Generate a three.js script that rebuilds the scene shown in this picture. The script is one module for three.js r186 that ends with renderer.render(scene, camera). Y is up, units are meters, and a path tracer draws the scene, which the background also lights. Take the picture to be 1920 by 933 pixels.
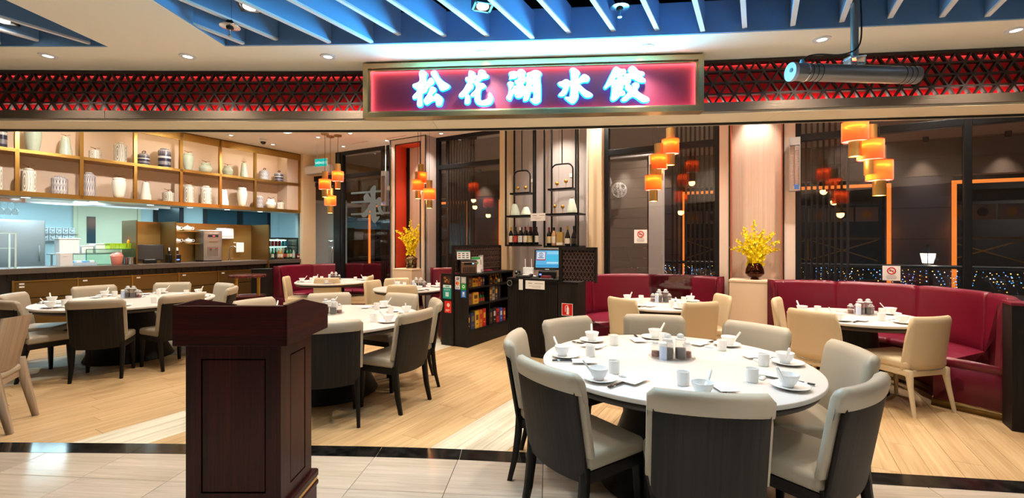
import * as THREE from 'three';
import { RoundedBoxGeometry } from 'three/addons/geometries/RoundedBoxGeometry.js';
import { mergeGeometries } from 'three/addons/utils/BufferGeometryUtils.js';
import { RectAreaLightUniformsLib } from 'three/addons/lights/RectAreaLightUniformsLib.js';

RectAreaLightUniformsLib.init();
const scene = new THREE.Scene();
scene.background = new THREE.Color(0x020203);
// ---------------------------------------------------------------- camera: level, eye at 1.5 m, horizon a little above the middle of the frame
const camera = new THREE.PerspectiveCamera(2 * Math.atan(466.5 / 850) * 180 / Math.PI, 1920 / 933, 0.05, 80);
camera.position.set(0, 1.5, 0);
camera.lookAt(0, 1.5, -1);
camera.setViewOffset(1920, 933, 0, 11.5, 1920, 933);
const renderer = new THREE.WebGLRenderer();
renderer.toneMapping = THREE.LinearToneMapping;
renderer.toneMappingExposure = 1.0;
renderer.shadowMap.enabled = true;
// ---------------------------------------------------------------- light levels (candela for spots and points, radiance for panels)
const WARM = new THREE.Color(1.0, 0.885, 0.73), NEUTRAL = new THREE.Color(1.0, 0.93, 0.83), COOL = new THREE.Color(0.58, 0.9, 1.0), MALLCOOL = new THREE.Color(0.66, 0.84, 1.0), SIGNBLUE = new THREE.Color(0.08, 0.6, 1.0), LAMPGLOW = new THREE.Color(1.0, 0.55, 0.2);
const LV = { dining: 11.5, wall: 9, mall: 5.2, coffer: 2, kitchen: 13.0, pendant: 0.5, letter: 62, shelf: 3.2, mallfill: 0.22, niche: 7 };
const rad = (d) => d * Math.PI / 180;
function spot(x, y, z, to, intensity, angle, color = WARM, penumbra = 0.7, radius = 2) {
  const l = new THREE.SpotLight(color, intensity, 0, rad(angle), penumbra, 2);
  l.position.set(x, y, z); l.target.position.set(...to); l.castShadow = true; l.shadow.radius = radius; l.shadow.mapSize.set(1024, 1024);
  l.name = 'spot_light'; l.target.name = 'light_target'; scene.add(l, l.target); return l;
}
function point(x, y, z, intensity, color = WARM, radius = 2) {
  const l = new THREE.PointLight(color, intensity, 0, 2); l.position.set(x, y, z); l.castShadow = true; l.shadow.radius = radius; l.name = 'point_light'; scene.add(l); return l;
}
function panelLight(x, y, z, to, w, h, radiance, color) {
  const l = new THREE.RectAreaLight(color, radiance, w, h); l.position.set(x, y, z); l.lookAt(...to); l.name = 'area_light'; scene.add(l); return l;
}
// ---------------------------------------------------------------- numbers and noise
let seed = 12345;
const rnd = () => { seed = (seed * 1664525 + 1013904223) >>> 0; return seed / 4294967296; };
const rr = (a, b) => a + (b - a) * rnd();
const clamp = (x, a, b) => Math.max(a, Math.min(b, x));
function lattice2(nx, ny, s) { const a = new Float32Array(nx * ny); let q = s * 2654435761 >>> 0; for (let i = 0; i < a.length; i++) { q = (q * 1664525 + 1013904223) >>> 0; a[i] = q / 4294967296; } return a; }
function tileNoise(w, h, nx, ny, s) {           // smooth value noise that repeats
  const L = lattice2(nx, ny, s), out = new Float32Array(w * h), f = (t) => t * t * (3 - 2 * t);
  for (let y = 0; y < h; y++) { const gy = y / h * ny, y0 = Math.floor(gy), ty = f(gy - y0), ya = (y0 % ny) * nx, yb = ((y0 + 1) % ny) * nx;
    for (let x = 0; x < w; x++) { const gx = x / w * nx, x0 = Math.floor(gx), tx = f(gx - x0), xa = x0 % nx, xb = (x0 + 1) % nx;
      out[y * w + x] = (L[ya + xa] * (1 - tx) + L[ya + xb] * tx) * (1 - ty) + (L[yb + xa] * (1 - tx) + L[yb + xb] * tx) * ty; } }
  return out;
}
function dataTex(w, h, fn, sizeU, sizeV, srgb = true) {
  const d = new Uint8Array(w * h * 4);
  for (let i = 0; i < w * h; i++) { const c = fn(i); d[4 * i] = clamp(c[0], 0, 255); d[4 * i + 1] = clamp(c[1], 0, 255); d[4 * i + 2] = clamp(c[2], 0, 255); d[4 * i + 3] = 255; }
  const t = new THREE.DataTexture(d, w, h, THREE.RGBAFormat); t.magFilter = THREE.LinearFilter; t.minFilter = THREE.LinearMipmapLinearFilter; t.generateMipmaps = true;
  t.wrapS = t.wrapT = THREE.RepeatWrapping; t.repeat.set(1 / sizeU, 1 / sizeV); if (srgb) t.colorSpace = THREE.SRGBColorSpace; t.needsUpdate = true; return t;
}
// grain runs along v; lo and hi are sRGB colours
function grainTex(lo, hi, sizeU, sizeV, s, fine = 96, along = 4, amount = 1, w = 512, h = 512) {
  const a = tileNoise(w, h, fine, along, s), b = tileNoise(w, h, fine >> 2, Math.max(2, along >> 1), s + 1), c = tileNoise(w, h, 5, 3, s + 2), d = tileNoise(w, h, Math.min(w, fine * 2.5 | 0), along * 6, s + 3);
  return dataTex(w, h, (i) => { const t = clamp(0.5 + amount * ((a[i] - 0.5) * 0.7 + (b[i] - 0.5) * 0.7 + (c[i] - 0.5) * 0.5 + (d[i] - 0.5) * 0.5), 0, 1); return [0, 1, 2].map((k) => lo[k] + (hi[k] - lo[k]) * t); }, sizeU, sizeV);
}
function bumpTex(nx, ny, sizeU, sizeV, s) { const a = tileNoise(256, 256, nx, ny, s), b = tileNoise(256, 256, nx * 3, ny * 3, s + 5); return dataTex(256, 256, (i) => { const v = 255 * (a[i] * 0.6 + b[i] * 0.4); return [v, v, v]; }, sizeU, sizeV, false); }
function canvasTex(w, h, draw) { const c = document.createElement('canvas'); c.width = w; c.height = h; draw(c.getContext('2d'), w, h); const t = new THREE.CanvasTexture(c); t.colorSpace = THREE.SRGBColorSpace; return t; }
// ---------------------------------------------------------------- materials
const srgb = (r, g, b) => new THREE.Color().setRGB(r / 255, g / 255, b / 255, THREE.SRGBColorSpace);
function mat(color, roughness = 0.6, o = {}) { const P = o.transmission || o.clearcoat || o.sheen || o.specularIntensity !== undefined || o.anisotropy; return new (P ? THREE.MeshPhysicalMaterial : THREE.MeshStandardMaterial)({ color: Array.isArray(color) ? srgb(...color) : color, roughness, ...o }); }
const glow = (r, g, b, k = 1) => new THREE.MeshStandardMaterial({ color: 0x111111, roughness: 0.6, emissive: new THREE.Color(r, g, b), emissiveIntensity: k });
const leatherBump = bumpTex(40, 40, 0.16, 0.16, 3), fineBump = bumpTex(60, 60, 0.1, 0.1, 9), brushed = bumpTex(3, 80, 0.5, 0.12, 17);
const WENGE = grainTex([15, 12, 11], [36, 29, 26], 0.3, 1.1, 21, 90, 3);
const M = {
  oak: [0, 1, 2, 3].map((k) => mat(0xffffff, 0.5, { map: grainTex([180 - 3 * k, 147 - 3 * k, 105 - 3 * k], [206 - 3 * k, 176 - 3 * k, 133 - 3 * k], 0.34, 1.2, 31 + k * 7, 60, 3, 0.85) })),
  ash: [0, 1].map((k) => mat(0xffffff, 0.5, { map: grainTex([186, 180, 160], [222, 216, 198], 0.34, 1.2, 71 + k * 7, 40, 3, 0.9) })),
  subfloor: mat([60, 48, 36], 0.8),
  marble: [0, 1, 2].map((k) => mat(0xffffff, 0.14, { map: grainTex([176 + k * 3, 164 + k * 3, 151], [206, 194, 181], 0.3, 1.3, 101 + k * 9, 26, 3, 0.75) })),
  granite: mat(0xffffff, 0.12, { map: dataTex(256, 256, ((n, m) => (i) => { const v = 26 + 26 * (n[i] - 0.5) + 18 * (m[i] - 0.5); return [v * 1.02, v, v * 0.96]; })(tileNoise(256, 256, 12, 12, 5), tileNoise(256, 256, 120, 120, 6)), 0.5, 0.5) }),
  grout: mat([92, 86, 80], 0.7),
  plaster: mat([248, 238, 216], 0.85), ceilingInner: mat([244, 236, 224], 0.85), soffit: mat([226, 208, 176], 0.7),
  slate: mat([118, 160, 204], 0.75), baffleEdge: mat([226, 222, 220], 0.6), voidBlack: mat([9, 9, 11], 0.95), duct: mat([22, 22, 25], 0.7, { metalness: 0.4 }),
  lattice: mat([46, 33, 28], 0.5), screenBar: mat([92, 70, 62], 0.45), redBack: mat([236, 8, 22], 0.5),
  bronzeTrim: mat([150, 132, 116], 0.38, { metalness: 0.75, bumpMap: brushed, bumpScale: 0.0004 }), signFrame: mat([176, 156, 112], 0.28, { metalness: 0.9, bumpMap: brushed, bumpScale: 0.0003 }),
  black: mat([17, 18, 20], 0.45), blackMetal: mat([24, 26, 28], 0.4, { metalness: 0.5 }), frameMetal: mat([26, 29, 33], 0.42, { metalness: 0.4 }), blackLine: mat([14, 14, 15], 0.6),
  panelWood: mat(0xffffff, 0.55, { map: grainTex([204, 184, 170], [222, 204, 190], 0.5, 1.6, 131, 70, 3, 0.7) }), paleWall: mat([218, 204, 194], 0.7), creamWall: mat([226, 206, 172], 0.7),
  nicheRed: mat([202, 66, 34], 0.6), copper: mat([196, 120, 92], 0.4, { metalness: 0.6 }), stone: mat([226, 206, 180], 0.6), greyWall: mat([190, 180, 179], 0.7),
  wenge: mat(0xffffff, 0.55, { map: WENGE, specularIntensity: 0.6 }), wengeDark: mat([0xb0, 0xb0, 0xb0], 0.5, { map: WENGE, specularIntensity: 0.6 }), mahogany: mat(0xffffff, 0.42, { map: grainTex([32, 4, 4], [72, 15, 11], 0.4, 1.3, 151, 60, 4, 0.9), specularIntensity: 0.5 }), mahoganyGroove: mat([18, 5, 5], 0.6), gold: mat([216, 166, 76], 0.28, { metalness: 0.75 }),
  leather: mat([184, 173, 154], 0.45, { bumpMap: leatherBump, bumpScale: 0.00012 }), leatherCream: mat([220, 200, 164], 0.48, { bumpMap: leatherBump, bumpScale: 0.00012 }), creamLeg: mat([220, 202, 168], 0.45), piping: mat([150, 138, 118], 0.6),
  burgundy: mat([118, 19, 46], 0.33, { bumpMap: leatherBump, bumpScale: 0.0002, clearcoat: 0.15, clearcoatRoughness: 0.4 }), burgundySeam: mat([70, 6, 20], 0.6), greyWood: mat(0xffffff, 0.5, { map: grainTex([156, 136, 114], [186, 166, 144], 0.3, 1.0, 171, 60, 3, 0.8) }),
  tableTop: mat([224, 219, 214], 0.3), tableRim: mat([64, 54, 48], 0.45), porcelain: mat([247, 248, 248], 0.16), porcelainMatte: mat([240, 240, 238], 0.4), paper: mat([248, 246, 242], 0.8), chopBlack: mat([16, 14, 14], 0.35),
  glass: mat(0xffffff, 0.02, { transmission: 1, thickness: 0, ior: 1.5 }), smoked: mat([226, 222, 220], 0.02, { transmission: 1, thickness: 0, ior: 1.5, specularIntensity: 1 }), solidGlass: mat([250, 250, 250], 0.05, { transmission: 0.97, thickness: 0, ior: 1.5 }),
  lidGlass: mat([240, 243, 245], 0.18, { transmission: 0.5, thickness: 0 }), soy: mat([24, 9, 6], 0.15), chilli: mat([126, 40, 10], 0.25), chrome: mat([210, 212, 214], 0.18, { metalness: 1 }), steel: mat([188, 192, 196], 0.32, { metalness: 0.95, bumpMap: brushed, bumpScale: 0.0003 }), darkSteel: mat([150, 147, 146], 0.36, { metalness: 0.7 }),
  brass: mat([176, 138, 72], 0.3, { metalness: 0.9, bumpMap: brushed, bumpScale: 0.0003 }), brassDark: mat([128, 102, 58], 0.4, { metalness: 0.8, bumpMap: brushed, bumpScale: 0.0004 }), brassSatin: mat([186, 154, 92], 0.38, { metalness: 0.8 }), counterStone: mat([94, 84, 78], 0.35), counterDark: mat([30, 26, 24], 0.5),
  shade: mat([240, 96, 36], 0.9, { transmission: 0.6, thickness: 0 }), shelfBack: mat([208, 186, 166], 0.75), kitchenWall: mat([196, 218, 224], 0.5), kitchenCream: mat([222, 220, 190], 0.6), white: mat([240, 240, 238], 0.4), whitePlastic: mat([232, 234, 236], 0.3), plasticBlack: mat([20, 20, 22], 0.35),
  cord: mat([14, 12, 11], 0.6), yellow: mat([255, 234, 24], 0.6), stem: mat([96, 108, 34], 0.7), night: mat([104, 94, 100], 0.8), nightDark: mat([16, 14, 15], 0.8), cladding: mat([128, 110, 96], 0.8), terrace: mat([120, 112, 106], 0.7),
};
// ---------------------------------------------------------------- geometry helpers
function T(g, p = [0, 0, 0], r = [0, 0, 0], s = 1) { const m = new THREE.Matrix4().compose(new THREE.Vector3(...p), new THREE.Quaternion().setFromEuler(new THREE.Euler(...r)), Array.isArray(s) ? new THREE.Vector3(...s) : new THREE.Vector3(s, s, s)); return g.applyMatrix4(m); }
function uvBox(g, turned = false, ou = 0, ov = 0) {      // uv in metres across the dominant plane of each face; turned: grain lies level
  if (g.index) g = g.toNonIndexed();
  const p = g.attributes.position, uv = new Float32Array(p.count * 2), a = new THREE.Vector3(), b = new THREE.Vector3(), c = new THREE.Vector3();
  for (let i = 0; i < p.count; i += 3) {
    a.fromBufferAttribute(p, i); b.fromBufferAttribute(p, i + 1).sub(a); c.fromBufferAttribute(p, i + 2).sub(a); b.cross(c);
    const n = [Math.abs(b.x), Math.abs(b.y), Math.abs(b.z)], k = n[1] >= n[0] && n[1] >= n[2] ? 1 : n[0] > n[2] ? 0 : 2;
    for (let j = i; j < i + 3; j++) { const x = p.getX(j), y = p.getY(j), z = p.getZ(j); let u = k === 0 ? z : x, v = k === 1 ? z : y; if (turned) [u, v] = [v, u]; uv[2 * j] = u + ou; uv[2 * j + 1] = v + ov; }
  }
  g.setAttribute('uv', new THREE.BufferAttribute(uv, 2)); return g;
}
const bx = (w, h, d, p = [0, 0, 0], r) => T(new THREE.BoxGeometry(w, h, d), p, r);
const rbx = (w, h, d, rad_, p = [0, 0, 0], r, seg = 2) => T(new RoundedBoxGeometry(w, h, d, seg, rad_), p, r);
const cy = (rt, rb, h, p = [0, 0, 0], r, seg = 24, open = false) => T(new THREE.CylinderGeometry(rt, rb, h, seg, 1, open), p, r);
const sp = (r, p = [0, 0, 0], s = 1, seg = 16) => T(new THREE.SphereGeometry(r, seg, seg >> 1), p, undefined, s);
const lathe = (pts, seg = 32, p) => T(new THREE.LatheGeometry(pts.map((q) => new THREE.Vector2(q[0], q[1])), seg), p);
const tube = (pts, r, seg = 12, rs = 6, closed = false) => new THREE.TubeGeometry(new THREE.CatmullRomCurve3(pts.map((q) => new THREE.Vector3(...q)), closed, 'centripetal'), seg, r, rs, closed);
function bar(a, b, w, h) { const A = new THREE.Vector3(...a), B = new THREE.Vector3(...b), d = B.clone().sub(A), L = d.length(); const g = new THREE.BoxGeometry(w, h, L); const o = new THREE.Object3D(); o.position.copy(A).add(B).multiplyScalar(0.5); o.lookAt(B); o.updateMatrix(); return g.applyMatrix4(o.matrix); }
const rod = (a, b, r0, r1 = r0, seg = 10) => { const A = new THREE.Vector3(...a), B = new THREE.Vector3(...b), d = B.clone().sub(A); const g = new THREE.CylinderGeometry(r1, r0, d.length(), seg); const q = new THREE.Quaternion().setFromUnitVectors(new THREE.Vector3(0, 1, 0), d.clone().normalize()); return g.applyMatrix4(new THREE.Matrix4().compose(A.add(B).multiplyScalar(0.5), q, new THREE.Vector3(1, 1, 1))); };
function prism(pts, y0, y1) { const s = new THREE.Shape(pts.map((q) => new THREE.Vector2(q[0], q[1]))); const g = new THREE.ExtrudeGeometry(s, { depth: y1 - y0, bevelEnabled: false }); g.rotateX(-Math.PI / 2); return g.translate(0, y0, 0); }   // pts are (x, depth)
function ext(shape, depth, bevel = 0, curveSegments = 8) { return new THREE.ExtrudeGeometry(shape, { depth, bevelEnabled: bevel > 0, bevelThickness: bevel, bevelSize: bevel, bevelSegments: 2, curveSegments }); }
function roundRect(w, h, r) { const s = new THREE.Shape(), x = -w / 2, y = -h / 2; s.moveTo(x + r, y); s.lineTo(x + w - r, y); s.absarc(x + w - r, y + r, r, -Math.PI / 2, 0); s.lineTo(x + w, y + h - r); s.absarc(x + w - r, y + h - r, r, 0, Math.PI / 2); s.lineTo(x + r, y + h); s.absarc(x + r, y + h - r, r, Math.PI / 2, Math.PI); s.lineTo(x, y + r); s.absarc(x + r, y + r, r, Math.PI, 1.5 * Math.PI); return s; }
// skin over stations: each station is a closed ring of [x, y, z]; ends are capped
function skin(rings) {
  const n = rings[0].length, pos = [], idx = [], uv = [];
  rings.forEach((R) => R.forEach((q) => { pos.push(...q); uv.push(q[0], q[1]); }));
  for (let i = 0; i < rings.length - 1; i++) for (let j = 0; j < n; j++) { const a = i * n + j, b = i * n + (j + 1) % n, c = a + n, d = b + n; idx.push(a, c, b, b, c, d); }
  for (const [R, k, flip] of [[rings[0], 0, false], [rings.at(-1), rings.length - 1, true]]) { const c = pos.length / 3; const m = [0, 1, 2].map((t) => R.reduce((s, q) => s + q[t], 0) / n); pos.push(...m); uv.push(m[0], m[1]); for (let j = 0; j < n; j++) { const a = k * n + j, b = k * n + (j + 1) % n; flip ? idx.push(c, b, a) : idx.push(c, a, b); } }
  const g = new THREE.BufferGeometry(); g.setAttribute('position', new THREE.Float32BufferAttribute(pos, 3)); g.setAttribute('uv', new THREE.Float32BufferAttribute(uv, 2)); g.setIndex(idx); g.computeVertexNormals(); return g;
}
function merge(list) {
  list = list.map((g) => { g = g.index ? g.toNonIndexed() : g; for (const k of Object.keys(g.attributes)) if (!['position', 'normal', 'uv'].includes(k)) g.deleteAttribute(k); if (!g.attributes.uv) g.setAttribute('uv', new THREE.Float32BufferAttribute(new Float32Array(g.attributes.position.count * 2), 2)); if (!g.attributes.normal) g.computeVertexNormals(); return g; });
  return list.length === 1 ? list[0] : mergeGeometries(list, false);
}
// ---------------------------------------------------------------- naming
const taken = new Map();
function numbered(name) { const n = taken.get(name) ?? 0; taken.set(name, n + 1); return n ? name + '_' + String(n).padStart(3, '0') : name; }
function mesh(name, geo, m) { const o = new THREE.Mesh(Array.isArray(geo) ? merge(geo) : geo, m); o.name = name; o.castShadow = o.receiveShadow = true; return o; }
function part(parent, name, geo, m, label) { const n = parent.userData.counts ??= {}; const k = n[name] ?? 0; n[name] = k + 1; const o = mesh(k ? name + '_' + String(k).padStart(3, '0') : name, geo, m); if (label) o.userData.label = label; parent.add(o); return o; }
function tag(o, label, category, group) { o.userData.label = label; o.userData.category = category; if (group) o.userData.group = group; return o; }
function thing(name, label, category, p = [0, 0, 0], turn = 0, group) { const o = new THREE.Group(); o.name = numbered(name); o.position.set(...p); o.rotation.y = turn; scene.add(o); return tag(o, label, category, group); }
function single(name, label, category, geo, m, p = [0, 0, 0], turn = 0, group) { const o = mesh(numbered(name), geo, m); o.position.set(...p); o.rotation.y = turn; scene.add(o); return tag(o, label, category, group); }
function struct(name, geo, m, p = [0, 0, 0], turn = 0) { const o = geo ? mesh(numbered(name), geo, m) : new THREE.Group(); if (!geo) o.name = numbered(name); o.position.set(...p); o.rotation.y = turn; o.userData.kind = 'structure'; scene.add(o); return o; }
function dup(o, label, p, turn = 0, group) { const c = o.clone(); c.userData = { ...o.userData }; delete c.userData.counts; c.name = numbered(o.name.replace(/_\d{3}$/, '')); scene.add(c); c.position.set(...p); c.rotation.set(0, turn, 0); c.userData.label = label; if (group) c.userData.group = group; return c; }
// the two slanted walls: s runs along the wall to the right, out is towards the guests
const C30 = Math.cos(Math.PI / 6), WT = -Math.PI / 6, KT = Math.PI / 3;
const W = (s, out, y = 0) => [C30 * s - 0.5 * out, y, -(8.25 - 0.5 * s - C30 * out)];
const K = (t, out, y = 0) => [-7.41 + 0.5 * t + C30 * out, y, -(6.57 + C30 * t - 0.5 * out)];
function curve(pts) { return (x) => { let i = 0; while (i < pts.length - 2 && x > pts[i + 1][0]) i++; const [x0, y0] = pts[i], [x1, y1] = pts[i + 1], d = (k) => (pts[Math.min(k + 1, pts.length - 1)][1] - pts[Math.max(k - 1, 0)][1]) / (pts[Math.min(k + 1, pts.length - 1)][0] - pts[Math.max(k - 1, 0)][0]), h = x1 - x0, t = (x - x0) / h; return (2 * t ** 3 - 3 * t * t + 1) * y0 + (t ** 3 - 2 * t * t + t) * h * d(i) + (3 * t * t - 2 * t ** 3) * y1 + (t ** 3 - t * t) * h * d(i + 1); }; }
const facade = curve([[-9, 3.2], [-6, 3.36], [-3.85, 3.41], [-2.4, 3.43], [-1.13, 3.43], [0, 3.36], [1.37, 3.235], [2.4, 3.115], [3.4, 3.0], [5, 2.78], [7, 2.45]]);
const sill = curve([[-9, 3.33], [-6, 3.42], [-3.85, 3.41], [-1.43, 3.355], [-0.42, 3.3], [1, 3.14], [2.416, 2.958], [3.22, 2.852], [5, 2.6], [7, 2.25]]);
const cofferEdge = curve([[-9, 2.85], [-6, 2.98], [-3.4, 3.01], [-1.9, 3.004], [0, 2.93], [1.575, 2.79], [2.98, 2.642], [5, 2.38], [7, 2.05]]);
function ribbon(f, o0, o1, x0, x1, y0, y1, n = 24) { const a = [], b = []; for (let i = 0; i <= n; i++) { const x = x0 + (x1 - x0) * i / n; a.push([x, f(x) + o0]); b.push([x, f(x) + o1]); } return prism([...a, ...b.reverse()], y0, y1); }
// ================================================================ large area lights, unseen, placed to light the kitchen
panelLight(...K(0.6, -1.5, 2.44), K(0.6, -1.5, 0), 1.6, 0.6, LV.kitchen, COOL);
panelLight(...K(2.6, -1.5, 2.44), K(2.6, -1.5, 0), 1.6, 0.6, LV.kitchen, COOL);
panelLight(...K(4.6, -1.5, 2.44), K(4.6, -1.5, 0), 1.6, 0.6, LV.kitchen, COOL);
// ================================================================ floor: mall tiles, granite sill, oak planks with pale ash bands
const floor = struct('floor');
{
  part(floor, 'subfloor', prism([[-10, -4.2], [8, -4.2], [8.4, 4.3], [-5.9, 12.6], [-10, 12.6]], -0.12, -0.008), M.subfloor);
  // marble tiles, 0.59 m wide, long side away from the camera, turned a little
  const a = rad(4.5), ca = Math.cos(a), sa = Math.sin(a), O = [-0.409, 2.72];
  const tg = [0, 1, 2, 3].map((k) => uvBox(rbx(0.587, 0.02, 1.196, 0.0025, [0, -0.01, 0], undefined, 1), true, k * 0.37, k * 0.71));
  for (let i = -9; i <= 8; i++) for (let j = -2; j < 1; j++) {
    const e0 = i * 0.59 + 0.295; let d0 = j * 1.2 - 0.6 + 0.6, len = 1.196, cx = O[0] + e0 * ca + (d0 - 0) * sa, cz = O[1] - e0 * sa + d0 * ca;
    let g = tg[(i + 9 + j * 2 + 8) % 4];
    if (j === 0) { // the row that runs under the sill is cut to it
      const x = O[0] + e0 * ca, end = sill(x) - 0.055 + 0.02, start = O[1] - e0 * sa; len = (end - start) / ca; if (len < 0.05) continue;
      g = uvBox(rbx(0.587, 0.02, len, 0.0025, [0, -0.01, 0], undefined, 1), true, (i & 3) * 0.4, 0.2); cx = x + sa * len / 2; cz = start + ca * len / 2;
    } else { cx = O[0] + e0 * ca + (j + 0.5) * 1.2 * sa; cz = O[1] - e0 * sa + (j + 0.5) * 1.2 * ca; }
    const o = part(floor, 'tile', g, M.marble[(i * 5 + j * 3 + 60) % 3]); o.position.set(cx, -0.0005, -cz); o.rotation.y = -a;
  }
  part(floor, 'mall_slab', prism([[-9, -4.2], [8, -4.2], [8, 1.8], [-9, 2.9]], -0.03, -0.021), M.grout);
  // granite sill in pieces that follow the tile joints
  for (let i = -11; i <= 9; i++) { const x0 = O[0] + i * 0.59 + 0.045, x1 = x0 + 0.588; if (x1 < -8 || x0 > 5.6) continue; part(floor, 'sill_stone', uvBox(ribbon(sill, -0.158, 0, x0, x1, -0.02, 0.0012, 3)), M.granite); }
  // planks: p across, q along
  const PW = 0.1708, PL = 1.22, P0 = -2.182, all = [];
  const geo = [0, 1, 2, 3, 4].map((k) => uvBox(rbx(PW - 0.0016, 0.012, PL - 0.002, 0.0015, [0, -0.006, 0], undefined, 1), false, k * 0.17, k * 0.43));
  for (let k = -48; k < 28; k++) {
    const p = P0 + (k + 0.5) * PW, off = ((k * 0.618) % 1 + 1) % 1 * PL;
    // where the row meets the middle of the sill
    let q = 0; for (let n = 0; n < 30; n++) { const X = p * C30 + q * 0.5, d = -p * 0.5 + q * C30; q += (sill(clamp(X, -9, 7)) - 0.075 - d) / C30 * 0.7; }
    for (let n = -1; n < 9; n++) {
      let q0 = q - off + (n + 1) * PL - PL, q1 = q0 + PL; if (q1 < q + 0.1) continue; q0 = Math.max(q0, q);
      const qm = (q0 + q1) / 2, X = p * C30 + qm * 0.5, d = -p * 0.5 + qm * C30;
      const t = -0.5 * (8.25 - d) , out = -(0.5 * X + C30 * (d - 8.25)); if (out < -0.15) continue;                      // behind the window wall
      const ko = C30 * (X + 7.41) - 0.5 * (d - 6.57); if (ko < -0.3) continue;                                            // behind the counter
      if (X > 6.2 || X < -9) continue;
      all.push({ k, X, d, len: q1 - q0, r: Math.hypot(X, d) / Math.max(0.2, Math.min(1, d / (Math.abs(X) + 0.01) * 1.4)) });
    }
  }
  all.sort((x, y) => x.r - y.r);
  const far = [[], []];
  all.forEach((b, n) => {
    const pale = (b.k >= 0 && b.k < 3) || (b.k >= -14 && b.k < -11) || (b.k >= -35 && b.k < -28), m = pale ? M.ash[n & 1] : M.oak[(n * 7 + b.k * 3 + 600) % 4];
    const whole = Math.abs(b.len - PL) < 1e-4, g = whole ? geo[(n + b.k + 100) % 5] : uvBox(rbx(PW - 0.0016, 0.012, b.len - 0.002, 0.0015, [0, -0.006, 0], undefined, 1), false, n * 0.13, n * 0.31);
    if (n < 290) { const o = part(floor, 'plank', g, m); o.position.set(b.X, 0, -b.d); o.rotation.y = -Math.PI / 6; }
    else far[pale ? 1 : 0].push(T(g.clone(), [b.X, 0, -b.d], [0, -Math.PI / 6, 0]));
  });
  far.forEach((l, n) => { if (l.length) part(floor, 'planks', l, n ? M.ash[0] : M.oak[1]).userData.kind = 'stuff'; });
}
// ================================================================ the concourse ceiling with its two coffers
const mallCeiling = struct('ceiling');
{
  const s = new THREE.Shape(), back = []; for (let i = 0; i <= 40; i++) { const x = -9 + 16 * i / 40; back.push([x, facade(x) + 0.1]); }
  [[-9, -4.2], [7, -4.2], ...back.reverse()].forEach((q, i) => (i ? s.lineTo(...q) : s.moveTo(...q)));
  const coffer = (x0, x1, n, left) => { const a = []; for (let i = 0; i <= n; i++) { const x = x0 + (x1 - x0) * i / n; a.push([x, cofferEdge(x)]); } return a; };
  const right = [...coffer(-1.9, 6, 24), [6, 1.2], [-1.99, 1.2]], left = [...coffer(-7, -2.68, 14), [-2.78, 1.2], [-7, 1.2]];
  for (const h of [right, left]) s.holes.push(new THREE.Path(h.map((q) => new THREE.Vector2(...q))));
  const g = new THREE.ExtrudeGeometry(s, { depth: 0.03, bevelEnabled: false }); g.rotateX(-Math.PI / 2); g.translate(0, 2.8, 0);
  part(mallCeiling, 'ceiling_board', g, M.plaster);
  part(mallCeiling, 'coffer_face', ribbon(cofferEdge, -0.012, 0.001, -1.9, 6, 2.802, 3.0, 24), M.slate);
  part(mallCeiling, 'coffer_face', ribbon(cofferEdge, -0.012, 0.001, -7, -2.68, 2.802, 3.0, 14), M.slate);
  part(mallCeiling, 'coffer_face', bar([-1.897, 2.901, -2.99], [-1.985, 2.901, -1.2], 0.012, 0.198), M.slate);
  part(mallCeiling, 'coffer_face', bar([-2.684, 2.901, -2.99], [-2.775, 2.901, -1.2], 0.012, 0.198), M.slate);
  // baffles: boards hung at a slant, light from below painted on their lower edge
  const dir = [-Math.sin(rad(28.5)), -Math.cos(rad(28.5))];
  const baffle = (x0, lim, low, tall) => {
    const d0 = cofferEdge(x0) - 0.014, len = Math.min(lim, (d0 - 1.25) / -dir[1]); if (len < 0.1) return;
    const A = [x0, 0, -d0], B = [x0 + dir[0] * len, 0, -(d0 + dir[1] * len)], y0 = 2.8 + low, y1 = 2.8 + low + tall;
    const board = bar([A[0], (y0 + 0.012 + y1) / 2, A[2]], [B[0], (y0 + 0.012 + y1) / 2, B[2]], 0.026, y1 - y0 - 0.012);
    const o = part(mallCeiling, 'baffle', board, M.slate); part(o, 'painted_lit_edge', bar([A[0], y0 + 0.006, A[2]], [B[0], y0 + 0.006, B[2]], 0.027, 0.012), M.baffleEdge);
  };
  const px = [459, 521, 620, 698.6, 750, 834.5, 914.7, 998.6, 1066.8, 1150, 1231, 1316, 1394, 1483.7, 1575, 1665, 1761.5, 1846, 1925, 2005], low = [0.006, 0.03, 0.006, 0.004, 0.05, 0.035, 0.03, 0.008, 0.035, 0.035, 0.03, 0.01, 0.02, 0.02, 0.03, 0.04, 0.03, 0.02, 0.03, 0.03];
  px.forEach((p, i) => { let x = 0; for (let n = 0; n < 20; n++) x = (p - 960) / 850 * cofferEdge(x); baffle(x, (x + 1.93) / -dir[0], low[i], 0.17); });
  [[172, 0.012], [76, 0.03], [5, 0.01], [-70, 0.03]].forEach(([p, l]) => { let x = 0; for (let n = 0; n < 20; n++) x = (p - 960) / 850 * cofferEdge(x); baffle(x, 1.9, l, 0.17); });
  // the dark void over the baffles
  part(mallCeiling, 'void_deck', prism([[-9.2, -4.4], [7.2, -4.4], [7.2, 3.5], [-9.2, 3.6]], 3.9, 3.95), M.voidBlack);
  part(mallCeiling, 'void_back', ribbon(facade, 0.02, 0.08, -9, 7, 2.83, 3.9, 30), M.voidBlack);
  for (const [y, d, r] of [[3.3, 2.55, 0.05], [3.42, 2.2, 0.035], [3.36, 1.8, 0.08]]) part(mallCeiling, 'duct', cy(r, r, 13, [-1, y, -d], [0, 0.06, Math.PI / 2], 14), M.duct);
}
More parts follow.
